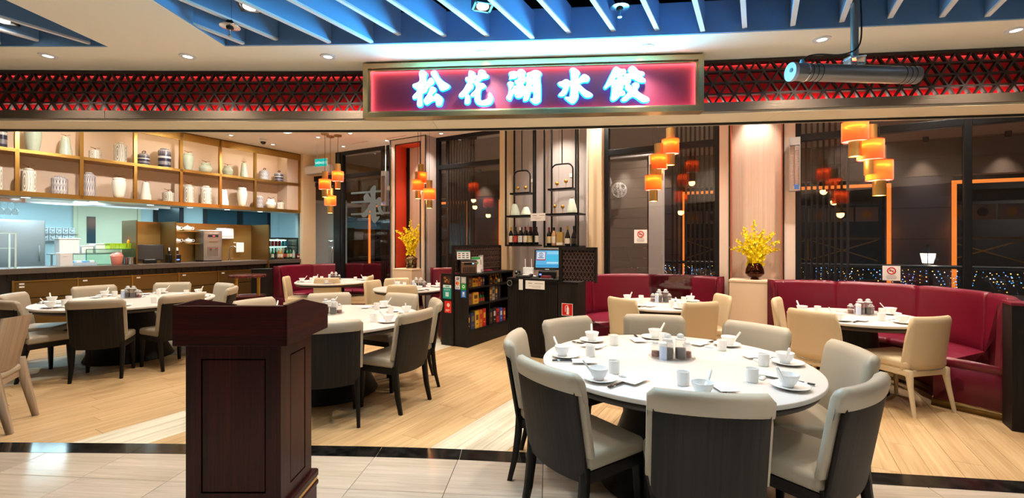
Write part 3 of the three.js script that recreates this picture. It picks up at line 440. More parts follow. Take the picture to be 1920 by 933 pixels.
// ================================================================ curved burgundy booths
function booth(label, cx, cd, R, a0, a1, o = {}) {
  const t = thing('booth_bench', label, 'booth bench', [cx, 0, -cd], 0, 'burgundy booth benches'), n = o.panels ?? 3, top = o.top ?? 1.02, P = (a, r, y) => [r * Math.cos(a), y, -r * Math.sin(a)];
  const A0 = rad(a0), A1 = rad(a1), seg = (s0, s1, prof, m) => { const rings = []; for (let i = 0; i <= m; i++) { const a = s0 + (s1 - s0) * i / m, e = Math.min(1, Math.min(i, m - i) / 1.2), k = 1 - (1 - e) * 0.012; rings.push(prof.map(([r, y]) => P(a, r, y > 0.9 * top ? y * k : y))); } return rings; };
  const th = o.thick ?? 0.14;
  for (let i = 0; i < n; i++) {
    const s0 = A0 + (A1 - A0) * i / n + (i ? 0.003 : 0), s1 = A0 + (A1 - A0) * (i + 1) / n - 0.003;
    part(t, 'back_panel', skin(seg(s0, s1, [[R - 0.02, 0.4], [R - 0.012, 0.6], [R, 0.85], [R - 0.002, top - 0.045], [R + 0.012, top - 0.012], [R + 0.04, top], [R + th - 0.03, top], [R + th, top - 0.03], [R + th, 0.4]], 14)), M.burgundy);
    part(t, 'seat_cushion', skin(seg(s0, s1, [[R - 0.48, 0.39], [R - 0.5, 0.41], [R - 0.5, 0.44], [R - 0.47, 0.46], [R - 0.2, 0.465], [R - 0.005, 0.45], [R - 0.005, 0.38]], 12)), M.burgundy);
  }
  part(t, 'base', skin(seg(A0, A1, [[R - 0.44, 0.075], [R - 0.44, 0.38], [R + th, 0.4], [R + th, 0.075]], 30)), M.burgundy);
  part(t, 'brass_plinth', skin(seg(A0, A1, [[R - 0.46, 0], [R - 0.46, 0.075], [R + th + 0.005, 0.075], [R + th + 0.005, 0]], 30)), M.brassDark);
  for (const [a, s] of [[A0, -1], [A1, 1]]) if (!o.bare) { const w = 0.03, q = a + s * 0.02; const e = part(t, 'end_panel', skin([0, 1].map((k) => [[R - 0.445, 0.06], [R - 0.445, 0.385], [R - 0.05, 0.385], [R - 0.03, top - 0.05], [R + 0.02, top + 0.004], [R + th, top + 0.004], [R + th, 0.06]].map(([r, y]) => P(a + s * k * w, r, y)))), M.burgundy); }
  return t;
}
booth('curved burgundy leather booth bench under the widest window', 3.55, 4.75, 1.1, 100, -58, { panels: 4, thick: 0.1 });
booth('curved burgundy leather booth bench between payment counter and flower pillar', 1.88, 5.98, 1.08, 182, 20, { panels: 3, thick: 0.1 });
booth('curved burgundy leather booth bench under the windows near the exit sign', -3.7, 9.55, 1.1, 196, 20, { panels: 3, thick: 0.1 });
booth('burgundy leather booth bench half hidden behind the payment cabinet', -1.33, 7.87, 0.95, 105, -76, { panels: 3, thick: 0.08 });
// dark end blocks of the booths and the low wall beside the window
function block(label, p, size, turn, o = {}) { const t = thing('end_block', label, 'end block', p, turn); part(t, 'panel', uvBox(rbx(size[0], size[1], size[2], 0.004, [0, size[1] / 2, 0])), M.wenge); part(t, 'top_board', uvBox(rbx(size[0] + 0.01, 0.025, size[2] + 0.01, 0.004, [0, size[1] + 0.012, 0]), true), o.top ?? M.wengeDark); return t; }
block('black timber end block beside the window booth, touching the right edge', [4.13, 0, -3.64], [0.22, 1.0, 0.2], rad(-32), { top: M.burgundy });
block('black timber end block between counter and exit booth bench', [-5.1, 0, -9.25], [0.34, 0.95, 0.3], rad(20));
// ================================================================ lectern
{
  const t = thing('lectern', 'mahogany lectern with panelled body and raised slanted top', 'lectern', [-1.357, 0, -2.42], 0);
  const w = 0.55, dpt = 0.48, yb = 1.005;
  // sides of the tray: peaked boards; front is towards the camera (+z)
  const side = () => { const s = new THREE.Shape(); s.moveTo(-dpt / 2, yb); s.lineTo(dpt / 2, yb); s.lineTo(dpt / 2, 1.2); s.lineTo(0.07, 1.208); s.lineTo(-dpt / 2, 1.138); s.closePath(); return T(ext(s, 0.018, 0.001), [0, 0, 0], [0, -Math.PI / 2, 0]); };   // shape x -> +z
  part(t, 'side_board', uvBox(T(side(), [w / 2, 0, 0]), true), M.mahogany); part(t, 'side_board', uvBox(T(side(), [-w / 2 + 0.018, 0, 0]), true), M.mahogany);
  part(t, 'front_board', uvBox(rbx(w - 0.02, 0.193, 0.018, 0.002, [0, 1.1, dpt / 2 - 0.004]), true), M.mahogany);
  part(t, 'back_board', uvBox(rbx(w - 0.04, 0.13, 0.018, 0.002, [0, 1.07, -dpt / 2 + 0.012]), true), M.mahogany);
  part(t, 'desk_board', uvBox(rbx(w - 0.04, 0.018, dpt - 0.03, 0.002, [0, 1.09, 0], [0.1, 0, 0]), true), M.mahogany);
  part(t, 'underside', uvBox(bx(w - 0.01, 0.016, dpt - 0.01, [0, yb + 0.009, 0]), true), M.mahogany);
  // body with framed panels; grooves between frame and field
  const bw = 0.47, bd = 0.36, cz = 0.0, cx = -0.02;
  part(t, 'body', uvBox(bx(bw - 0.03, 0.86, bd - 0.03, [cx, 0.56, cz])), M.mahoganyGroove);
  const face = (W2, H2, y0, fx, fy) => { const f = 0.075, parts = [bx(f, H2, 0.02, [-W2 / 2 + f / 2, 0, 0]), bx(f, H2, 0.02, [W2 / 2 - f / 2, 0, 0]), bx(W2 - 2 * f, f, 0.02, [0, H2 / 2 - f / 2, 0]), bx(W2 - 2 * f, f, 0.02, [0, -H2 / 2 + f / 2, 0])]; return [parts, rbx(W2 - 2 * f - 0.012, H2 - 2 * f - 0.012, 0.02, 0.004, [0, 0, -0.001])]; };
  for (const [W2, p, ry, nm] of [[bw, [cx, 0.595, cz + bd / 2 - 0.01], 0, 'front'], [bd - 0.04, [cx + bw / 2 - 0.01, 0.595, cz], Math.PI / 2, 'side'], [bd - 0.04, [cx - bw / 2 + 0.01, 0.595, cz], -Math.PI / 2, 'side']]) { const [fr, field] = face(W2, 0.815, 0); part(t, nm + '_frame', fr.map((g) => uvBox(T(g, p, [0, ry, 0]))), M.mahogany); part(t, nm + '_panel', uvBox(T(field, p, [0, ry, 0])), M.mahogany); }
  part(t, 'base_moulding', uvBox(rbx(bw + 0.05, 0.045, bd + 0.05, 0.012, [cx, 0.18, cz]), true), M.mahogany); part(t, 'gold_strip', bx(bw + 0.035, 0.02, bd + 0.035, [cx, 0.148, cz]), M.gold); part(t, 'base_moulding', uvBox(rbx(bw + 0.05, 0.03, bd + 0.05, 0.01, [cx, 0.125, cz]), true), M.mahogany); part(t, 'plinth', uvBox(bx(bw + 0.03, 0.112, bd + 0.03, [cx, 0.056, cz]), true), M.mahogany);
}
// ================================================================ round trolley with marbled top
{
  const t = thing('round_trolley', 'round two-tier trolley with marbled red top on brass posts', 'trolley', [-4.93, 0, -8.45], 0.3), r = 0.31;
  const marbled = mat(0xffffff, 0.2, { map: grainTex([40, 6, 8], [120, 50, 42], 0.3, 0.3, 211, 16, 14, 1.5) });
  part(t, 'top', uvBox(lathe([[0, 0.86], [r - 0.01, 0.86], [r, 0.87], [r, 0.9], [r - 0.01, 0.91], [0, 0.91]], 40)), marbled);
  part(t, 'lower_tier', lathe([[0, 0.4], [r - 0.01, 0.4], [r, 0.41], [r, 0.52], [r - 0.008, 0.525], [r - 0.03, 0.5], [0, 0.5]], 40), M.mahogany); part(t, 'red_mat', lathe([[0, 0.501], [r - 0.032, 0.501], [r - 0.032, 0.506], [0, 0.506]], 40), M.burgundy);
  for (let k = 0; k < 4; k++) { const a = k * Math.PI / 2 + 0.5, x = 0.25 * Math.cos(a), z = 0.25 * Math.sin(a); part(t, 'post', [cy(0.016, 0.016, 0.8, [x, 0.47, z], undefined, 12), cy(0.022, 0.022, 0.02, [x, 0.85, z], undefined, 12)], M.gold); part(t, 'caster', sp(0.032, [x, 0.035, z], 1, 12), M.black); }
}
// ================================================================ flower plinths and flowers
function plinth(label, s0, s1, o0, o1, h) { const t = thing('flower_plinth', label, 'plinth', W((s0 + s1) / 2, (o0 + o1) / 2), WT); part(t, 'body', uvBox(rbx(s1 - s0, h - 0.03, o1 - o0, 0.004, [0, (h - 0.03) / 2, 0])), M.stone); part(t, 'top_slab', uvBox(rbx(s1 - s0 + 0.012, 0.03, o1 - o0 + 0.012, 0.005, [0, h - 0.015, 0])), M.stone); return t; }
plinth('cream stone plinth in the red niche under a vase', -2.33, -1.85, 0.04, 0.62, 1.0);
plinth('broad cream stone plinth before the tall timber panel', 3.6, 4.23, -0.07, 0.32, 1.0);
function orchids(label, p, vaseKind, spread, tall, n, s0) {
  seed = s0;
  const t = thing('flower_arrangement', label, 'flowers', p, 0), stems = [], petals = [], dark = mat([64, 34, 22], 0.08, { metalness: 0.85 });
  if (vaseKind === 'smoked') part(t, 'vase', lathe([[0.05, 0], [0.052, 0.014], [0.04, 0.024], [0.09, 0.045], [0.118, 0.085], [0.112, 0.14], [0.09, 0.195], [0.078, 0.225], [0.074, 0.222], [0.085, 0.19], [0.106, 0.14], [0.11, 0.09], [0.085, 0.05], [0, 0.04]], 32), dark);
  else { part(t, 'vase', lathe([[0, 0], [0.1, 0], [0.11, 0.02], [0.11, 0.17], [0.125, 0.19], [0.05, 0.25], [0.045, 0.29], [0.06, 0.31], [0.055, 0.31], [0.04, 0.29], [0.045, 0.25]], 32), mat(0xffffff, 0.15, { metalness: 0.8, map: grainTex([40, 30, 16], [200, 180, 130], 0.16, 0.16, 231, 22, 20, 1.8) })); }
  const y0 = vaseKind === 'smoked' ? 0.2 : 0.29;
  for (let k = 0; k < n; k++) {
    const u = (k + 0.5) / n * 2 - 1, a = u * spread, len = tall * rr(0.72, 1.05) * (1 - 0.22 * Math.abs(u)), yaw = rr(-0.55, 0.55), pts = [];
    for (let i = 0; i <= 8; i++) { const v = i / 8, ang = a * (0.35 + 0.65 * v); pts.push([Math.sin(ang) * len * v * Math.cos(yaw), y0 - 0.06 + 0.06 * Math.min(1, v * 4) + Math.cos(ang) * len * v, Math.sin(yaw) * 0.35 * len * v]); }
    stems.push(tube(pts, 0.0028, 14, 5));
    const curve3 = new THREE.CatmullRomCurve3(pts.map((q) => new THREE.Vector3(...q)), false, 'centripetal');
    for (let i = 0; i < 54; i++) { const v = 0.1 + 0.9 * i / 53, c = curve3.getPoint(v), size = (1.12 - v * 0.6) * rr(0.014, 0.022), w = (1 - v) * 0.06 + 0.016; const rot = [rr(-0.8, 0.8), rr(-1.2, 1.2), rr(0, 6)];
      const fl = []; for (let q = 0; q < 4; q++) { const pt = new THREE.CircleGeometry(size * (q === 0 ? 1.15 : 0.72), 6); pt.scale(1, 0.8, 1); pt.rotateX(0.45); pt.translate(0, size * 0.75, 0); pt.rotateZ(q * Math.PI / 2); fl.push(pt); }
      petals.push(T(merge(fl), [c.x + rr(-w, w), c.y + rr(-w, w) * 0.8, c.z + rr(-w, w)], rot)); }
  }
  part(t, 'stems', stems, M.stem); part(t, 'blossoms', petals, M.yellow).userData.kind = 'stuff';
}
orchids('spray of yellow orchids in a round smoked vase on the broad plinth', W(3.9, 0.12, 1.0), 'smoked', 1.04, 0.62, 14, 77);
orchids('spray of yellow orchids in a speckled bottle vase in the red niche', W(-2.06, 0.4, 1.0), 'speckled', 0.76, 0.66, 12, 99);
// ================================================================ tableware: one of each kind, then copies
const WARE = {};
const makers = {
  plate: (t) => { part(t, 'dish', lathe([[0, 0], [0.052, 0], [0.056, 0.004], [0.09, 0.016], [0.093, 0.018], [0.091, 0.0205], [0.086, 0.0185], [0.056, 0.008], [0, 0.006]], 40), M.porcelain); },
  bowl: (t) => { part(t, 'bowl_body', lathe([[0, 0.004], [0.022, 0.004], [0.023, 0], [0.027, 0], [0.027, 0.008], [0.038, 0.02], [0.048, 0.045], [0.053, 0.062], [0.052, 0.064], [0.05, 0.063], [0.045, 0.045], [0.035, 0.023], [0.024, 0.012], [0, 0.011]], 36), M.porcelain); },
  soup_spoon: (t) => { // ladle end lies in the bowl, handle leans out over the rim
    part(t, 'ladle', T(lathe([[0, 0], [0.016, 0.002], [0.02, 0.011], [0.0185, 0.011], [0.014, 0.004], [0, 0.003]], 20), [0, 0, 0], [0, 0, 0], [1, 1, 1.5]), M.porcelain);
    const R = [[0, 0.009, 0.024, 0.009], [0, 0.025, 0.04, 0.0075], [0, 0.055, 0.062, 0.0065], [0, 0.085, 0.084, 0.007], [0, 0.094, 0.09, 0.005]].map(([x, y, z, h]) => [[-h, 0.003], [h, 0.003], [h, -0.003], [-h, -0.003]].map(([a, b]) => [x + a, y + b, z - b])); part(t, 'handle', skin(R), M.porcelain); },
  teacup: (t) => { part(t, 'cup_body', lathe([[0, 0], [0.027, 0], [0.029, 0.003], [0.031, 0.03], [0.032, 0.073], [0.031, 0.075], [0.0295, 0.073], [0.028, 0.01], [0, 0.008]], 32), M.porcelain); },
  chopstick_rest: (t) => { part(t, 'rest_body', rbx(0.06, 0.012, 0.024, 0.004, [0, 0.006, 0]), M.porcelain); part(t, 'dip', rbx(0.034, 0.004, 0.018, 0.0015, [0, 0.0125, 0]), M.porcelainMatte); },
  chopsticks: (t) => { for (const s of [-1, 1]) { const o = part(t, 'stick', rod([s * 0.005, 0.0085, -0.11], [s * 0.0045, 0.0085, 0.125], 0.0042, 0.0028, 8), M.chopBlack); part(o, 'silver_band', cy(0.0044, 0.0044, 0.016, [s * 0.005, 0.0085, -0.07], [Math.PI / 2, 0, 0], 8), M.chrome); } },
  paper_napkin: (t) => { part(t, 'sheet', bx(0.095, 0.002, 0.15, [0, 0.0135, 0]), M.paper); part(t, 'folded_flap', bx(0.093, 0.0015, 0.074, [0.001, 0.0153, 0.036], [0.006, 0, 0]), M.paper); },
};
const KIND = { plate: 'plate', bowl: 'bowl', soup_spoon: 'spoon', teacup: 'cup', chopstick_rest: 'chopstick rest', chopsticks: 'chopsticks', paper_napkin: 'napkin' };
const LOOK = { plate: 'white porcelain plate', bowl: 'white footed soup bowl', soup_spoon: 'white soup spoon in the bowl', teacup: 'white handleless teacup', chopstick_rest: 'white chopstick rest', chopsticks: 'pair of black chopsticks', paper_napkin: 'folded white paper napkin' };
function ware(kind, p, turn, label, group) {
  let o = WARE[kind]; if (o) return dup(o, label, p, turn, group);
  o = WARE[kind] = thing(kind, label, KIND[kind], p, turn, group); makers[kind](o); return o;
}
function setting(T0, angle, r, where, opt = {}) {                  // laid for a sitter at that angle
  const top = 0.7505, fx = -Math.cos(rad(angle)), fd = -Math.sin(rad(angle)), rx = -fd * -1, place = (right, fwd, y = 0) => { const x = T0.x + r * Math.cos(rad(angle)) + fx * fwd + fd * right, d = T0.d + r * Math.sin(rad(angle)) + fd * fwd - fx * right; return [x, top + y, -d]; };
  const turn = Math.PI / 2 + rad(angle + 180), m = opt.mirror ? -1 : 1, say = (k) => `${LOOK[k]}, ${where}`, g = (k) => KIND[k] + (k === 'chopsticks' ? '' : 's') + ' laid on the ' + T0.say, j = () => rr(-0.012, 0.012), skip = opt.skip ?? '';
  const wob = rr(-0.25, 0.25);
  ware('plate', place(j(), j()), turn, say('plate'), g('plate'));
  const bp = [j(), j()]; ware('bowl', place(bp[0], bp[1], 0.0085), turn, say('bowl'), g('bowl'));
  const st = turn + (opt.spoon ?? 0.9) + wob; ware('soup_spoon', [place(bp[0], bp[1])[0], top + 0.0225, place(bp[0], bp[1])[2]], st, say('soup_spoon'), g('soup_spoon'));
  ware('teacup', place(-0.045 * m + j(), 0.165 + j()), turn, say('teacup'), g('teacup'));
  ware('chopstick_rest', place(0.05 * m, 0.155), turn + 0.2, say('chopstick_rest'), g('chopstick_rest'));
  ware('chopsticks', place(0.125 * m, 0.04), turn + 0.06 * m + wob * 0.3, say('chopsticks'), g('chopsticks'));
  ware('paper_napkin', place(0.14 * m, 0.13), turn + 0.1 + wob * 0.4, say('paper_napkin'), g('paper_napkin'));
}
seed = 4242;
const SHORT = { front: 'big front table', middle: 'table behind the lectern', counter: 'table by the counter', window: 'widest window booth table', central: 'middle booth table', exit: 'exit booth table', niche: 'red niche table' };
const SPOT = {
  front: ['on the concourse side', 'on the concourse and window side', 'opposite the payment counter', 'towards the window booth', 'towards the middle booth', 'towards the fire sign', 'towards the liquor cabinet', 'on the lectern side'],
  middle: ['beside the lectern', 'on the concourse and payment side', 'towards the card stickers', 'towards the red niche', 'towards the exit booth', 'towards the red trolley', 'behind the lectern board', 'close behind the lectern'],
  counter: ['on the concourse side', 'on the lectern side', 'towards the red trolley', 'towards the brass flaps', 'towards the middle brass flap', 'towards the first brass flap', 'at the left tip', 'by the overlapping chairs'],
};
for (const k of ['front', 'middle', 'counter']) PLACES[k].forEach(([a], i) => { if (k === 'middle' && (i === 7 || i === 6 || i === 0)) return; setting(TABLES[k], a + (k === 'front' ? 3 : 0), TABLES[k].r - 0.135, `${SPOT[k][i]}, ${SHORT[k]}`, { spoon: i === 0 ? -0.9 : 0.9 + i * 0.25 }); });
for (const [k, list] of Object.entries({ window: [[-140, 'chair end'], [-75, 'concourse side'], [150, 'plinth end'], [10, 'bench end']], central: [[-150, 'fire sign end'], [-80, 'concourse side'], [140, 'bench side'], [20, 'plinth end']], exit: [[-160, 'trolley end'], [-80, 'chair side'], [150, 'bench side'], [20, 'niche end']], niche: [[-60, 'cabinet side'], [20, 'bench side'], [130, 'vase side']] }))
  for (const [a, n] of list) setting(TABLES[k], a, TABLES[k].r - 0.13, `${n}, ${SHORT[k]}`, { spoon: rr(-1, 2) });
// ================================================================ condiment sets
function cruet(T0, dx, dd, name) {
  const at = (x, d) => [T0.x + dx + x, 0.7505, -(T0.d + dd + d)], grp = 'condiments on the ' + name;
  const make = (kind, say, cat, p, build) => { const o = WARE[kind]; if (o) return dup(o, say, p, 0, grp); const t = WARE[kind] = thing(kind, say, cat, p, 0, grp); build(t); return t; };
  make('condiment_tray', `round clear tray under the condiment jars on the ${name}`, 'tray', at(0, 0), (t) => { part(t, 'dish', lathe([[0, 0], [0.135, 0], [0.142, 0.006], [0.146, 0.012], [0.142, 0.012], [0.133, 0.005], [0, 0.004]], 40), M.solidGlass); });
  const jar = (t, r, h, liquid, fill) => {
    part(t, 'glass_body', lathe([[0, 0.002], [r - 0.003, 0.002], [r, 0.006], [r, h * 0.7], [r * 0.86, h * 0.77], [r * 0.9, h * 0.83], [r * 0.85, h * 0.83], [r * 0.8, h * 0.77], [r - 0.004, h * 0.69], [r - 0.004, 0.008], [0, 0.006]], 24), M.solidGlass);
    part(t, 'sauce', lathe([[0, 0.0065], [r - 0.005, 0.0085], [r - 0.005, h * fill], [0, h * fill]], 20), liquid); part(t, 'glass_lid', [lathe([[0, h * 0.835], [r * 0.95, h * 0.835], [r * 0.98, h * 0.87], [r * 0.6, h * 0.9], [0, h * 0.9]], 20), sp(r * 0.62, [0, h * 0.97, 0], [1, 0.75, 1], 14)], M.lidGlass);
  };
  make('soy_sauce_jar', `tall jar of dark soy sauce, window side, on the ${name}`, 'jar', at(0.045, -0.03), (t) => jar(t, 0.037, 0.155, M.soy, 0.46));
  make('soy_sauce_jar', `tall jar of dark soy sauce, kitchen side, on the ${name}`, 'jar', at(-0.035, -0.025), () => 0);
  make('chilli_jar', `small jar of red chilli sauce, kitchen side, on the ${name}`, 'jar', at(-0.1, 0.02), (t) => jar(t, 0.03, 0.1, M.chilli, 0.42));
  make('chilli_jar', `small jar of red chilli sauce, window side, on the ${name}`, 'jar', at(0.1, 0.0), () => 0);
  make('chilli_jar', `small jar of red chilli sauce behind the tall jars on the ${name}`, 'jar', at(0.01, 0.07), () => 0);
  make('toothpick_holder', `pale blue toothpick holder on the condiment tray of the ${name}`, 'toothpick holder', at(-0.075, -0.055), (t) => { part(t, 'tube', lathe([[0, 0.003], [0.022, 0.003], [0.023, 0.006], [0.023, 0.092], [0, 0.092]], 20), mat([196, 212, 240], 0.3)); part(t, 'cap', lathe([[0, 0.092], [0.0235, 0.092], [0.0235, 0.11], [0.018, 0.117], [0, 0.118]], 20), M.white); });
}
cruet(TABLES.front, 0.02, 0.06, 'big front table'); cruet(TABLES.middle, -0.07, 0.18, 'table behind the lectern'); cruet(TABLES.counter, -0.15, 0.21, 'table by the counter');
cruet(TABLES.window, 0.15, 0.09, 'widest window booth table'); cruet(TABLES.central, 0.04, 0.12, 'middle booth table'); cruet(TABLES.exit, -0.1, 0.28, 'exit booth table'); cruet(TABLES.niche, 0.11, 0.13, 'red niche table');
// ================================================================ brass shelf unit with jars, over the pass
const BAYS = [-0.55, 0.167, 0.89, 1.606, 2.318, 3.02, 3.735, 4.47, 4.8];
{
  const t = thing('display_shelf', 'brass display shelf full of ceramic jars over the kitchen pass', 'shelf', K(0, 0), KT), D = 0.42, x0 = -0.6, x1 = 4.8, w = x1 - x0, mid = (x0 + x1) / 2;
  part(t, 'back_board', bx(w, 1.38, 0.02, [mid, 2.91, -D]), M.shelfBack);
  part(t, 'lower_shelf', [bx(w, 0.07, D, [mid, 2.235, -D / 2])], M.brass); part(t, 'middle_shelf', bx(w, 0.05, D, [mid, 2.872, -D / 2]), M.brass);
  part(t, 'top_fascia', bx(w, 0.15, 0.03, [mid, 3.52, -0.015]), M.brass); part(t, 'top_board', bx(w, 0.02, D, [mid, 3.585, -D / 2]), M.brassDark);
  for (const x of BAYS) if (x !== 4.47) part(t, 'divider', bx(0.045, 1.36, x > 4.7 ? D : 0.06, [x, 2.9, x > 4.7 ? -D / 2 : -0.03]), M.brass);
  part(t, 'end_board', bx(0.02, 1.3, D - 0.03, [4.5, 2.92, -D / 2 - 0.02]), M.shelfBack); part(t, 'end_board', bx(0.3, 1.3, 0.02, [4.64, 2.92, -0.06]), M.shelfBack);
  part(t, 'led_strip', bx(w - 0.3, 0.012, 0.02, [mid - 0.14, 3.56, -0.05]), glow(1, 0.72, 0.32, 6));
  for (let i = 0; i < 3; i++) panelLight(...K(0.4 + i * 1.7, -0.06, 3.55), K(0.4 + i * 1.7, -0.4, 3.05), 1.5, 0.03, LV.shelf * 6, new THREE.Color(1, 0.78, 0.5));
  for (const x of [0.3, 1.1, 1.9, 2.55, 3.25, 3.95]) { const l = part(t, 'under_light', cy(0.05, 0.05, 0.012, [x, 2.196, -0.2], undefined, 20), glow(0.85, 0.97, 1, 5)); part(l, 'ring', lathe([[0.05, -0.004], [0.062, -0.004], [0.062, 0.006], [0.05, 0.006]], 24, [x, 2.196, -0.2]), M.chrome); spot(...K(x, -0.2, 2.185), K(x, -0.2, 0), 3.6, 54, NEUTRAL, 0.6); }
  for (const x of [0.6, 2.2, 3.8]) spot(...K(x, 1.5, 3.57), K(x, -0.15, 2.45), 13, 38, NEUTRAL, 0.8);  // unseen ceiling spots, placed to light the jar fronts
}
// jar coats
const coat = (draw, n = 4) => { const t = canvasTex(256, 256, draw); t.wrapS = t.wrapT = THREE.RepeatWrapping; t.repeat.set(n, 1); return mat(0xffffff, 0.3, { map: t }); };
const COATS = {
  celadon: mat([192, 204, 186], 0.22), white: mat([240, 240, 230], 0.3),
  navyband: coat((c, w, h) => { c.fillStyle = '#dcd8d6'; c.fillRect(0, 0, w, h); c.fillStyle = '#2c2c44'; for (let y = 0; y < 8; y++) { if (y % 2) { c.fillRect(0, y * 32 + 3, w, 22); c.fillStyle = '#dcd8d6'; for (let x = 0; x < 16; x++) c.fillRect(x * 16 + 5, y * 32 + 10, 6, 8); c.fillStyle = '#2c2c44'; } else for (let x = 0; x < 8; x++) { c.beginPath(); c.moveTo(x * 32, y * 32 + 30); c.lineTo(x * 32 + 16, y * 32 + 4); c.lineTo(x * 32 + 32, y * 32 + 30); c.fill(); } } }),
  navystripe: coat((c, w, h) => { c.fillStyle = '#dad4d2'; c.fillRect(0, 0, w, h); for (let x = 0; x < 4; x++) { c.strokeStyle = '#2e2f52'; c.lineWidth = 7; for (let y = -2; y < 18; y++) { c.beginPath(); c.moveTo(x * 64 + 6, y * 16); c.lineTo(x * 64 + 26, y * 16 + 14); c.lineTo(x * 64 + 46, y * 16); c.stroke(); } c.fillStyle = '#3a3a58'; c.fillRect(x * 64 + 54, 0, 5, h); } }),
  medallion: coat((c, w, h) => { c.fillStyle = '#f2ede2'; c.fillRect(0, 0, w, h); c.strokeStyle = '#aaa496'; for (let y = 0; y < 3; y++) for (let x = 0; x < 2; x++) { const X = x * 128 + 64, Y = y * 85 + 43; for (const [r, l] of [[34, 9], [20, 6], [7, 9]]) { c.lineWidth = l; c.beginPath(); c.ellipse(X, Y, r, r * 0.95, 0, 0, 7); c.stroke(); } c.lineWidth = 6; c.beginPath(); c.moveTo(X + 44, Y - 40); c.lineTo(X + 64, Y); c.lineTo(X + 44, Y + 40); c.stroke(); c.beginPath(); c.moveTo(X - 44, Y - 40); c.lineTo(X - 64, Y); c.lineTo(X - 44, Y + 40); c.stroke(); } }, 2),
};
const BIRD = M.darkBird = mat([78, 42, 24], 0.5);
function birdGeo(s, y) { return [T(sp(1, [0, 0, 0], [0.35, 0.3, 1], 10), [0, y + 0.18 * s, 0], [0, 0, 0], 0.2 * s), ...[-1, 1].map((k) => { const q = [[0, 0.14, 0.1], [0.28, 0.27, 0.06], [0.6, 0.34, 0.02]].map(([x, yy, w]) => [[k * x * s, y + yy * s, -w * s], [k * x * s, y + (yy + 0.05) * s, 0], [k * x * s, y + yy * s, w * s]]); return skin(q); }), rod([0, y, 0], [0, y + 0.14 * s, 0], 0.03 * s)]; }
function shelfJar(kind, coatName, t, y, w, h, top, label) {
  const o = thing('ceramic_jar', label, 'jar', K(t, -0.15, y), KT, 'ceramic jars on the brass shelf'), r = w / 2 / Math.hypot(1, o.position.x / o.position.z), m = COATS[coatName]; let H = top === 'none' ? h : h * 0.86;
  const P = {
    drum: [[0, 0], [r * 0.94, 0], [r, 0.012], [r, H * 0.84], [r * 0.9, H * 0.89], [r * 0.72, H * 0.9], [r * 0.72, H * 0.93], [0, H * 0.93]],
    square: null,
    vase: [[0, 0], [r * 0.55, 0], [r * 0.7, H * 0.12], [r * 0.92, H * 0.42], [r, H * 0.68], [r * 0.96, H * 0.8], [r * 0.8, H * 0.87], [r * 0.8, H * 0.9], [r * 0.86, H * 0.91], [r * 0.82, H * 0.97], [r * 0.5, H], [0, H]],
    bucket: [[0, 0], [r * 0.6, 0], [r * 0.72, H * 0.08], [r * 0.92, H * 0.45], [r, H * 0.8], [r * 0.97, H * 0.93], [r * 0.86, H], [0, H]],
    cone: [[0, 0], [r * 0.95, 0], [r, H * 0.03], [r * 0.96, H * 0.3], [r * 0.82, H * 0.36], [r * 0.82, H * 0.4], [r * 0.75, H * 0.6], [r * 0.72, H * 0.64], [r * 0.62, H * 0.93], [r * 0.4, H], [0, H]],
    squat: [[0, 0], [r * 0.6, 0], [r * 0.85, H * 0.16], [r, H * 0.42], [r * 0.97, H * 0.5], [r * 0.86, H * 0.66], [r * 0.66, H * 0.78], [r * 0.66, H * 0.86], [r * 0.7, H * 0.88], [r * 0.6, H * 0.98], [0, H]],
  };
  if (kind === 'square') { part(o, 'jar_body', lathe([[0, 0], [r * 0.95, 0], [r, 0.012], [r, H * 0.82], [r * 0.93, H * 0.87], [0, H * 0.88]], 6), m); part(o, 'lid', lathe([[0, H * 0.875], [r * 0.6, H * 0.875], [r * 0.62, H * 0.94], [r * 0.45, H * 0.97], [0, H * 0.98]], 24), m); }
  else { part(o, 'jar_body', lathe(P[kind], 32), m); if (kind === 'drum') part(o, 'lid', lathe([[0, H * 0.925], [r * 0.66, H * 0.925], [r * 0.68, H * 0.965], [r * 0.45, H], [0, H]], 28), m); }
  if (top === 'bird') part(o, 'bird_finial', birdGeo(Math.min(0.13, r * 1.25), H * 0.985), BIRD);
  if (top === 'loop') part(o, 'loop_finial', tube([[0, H * 0.98, 0], [-0.02, H + 0.02, 0], [0.01, H + 0.045, 0], [0.035, H + 0.03, 0], [0.01, H + 0.012, 0]], 0.008, 16, 6), BIRD);
}
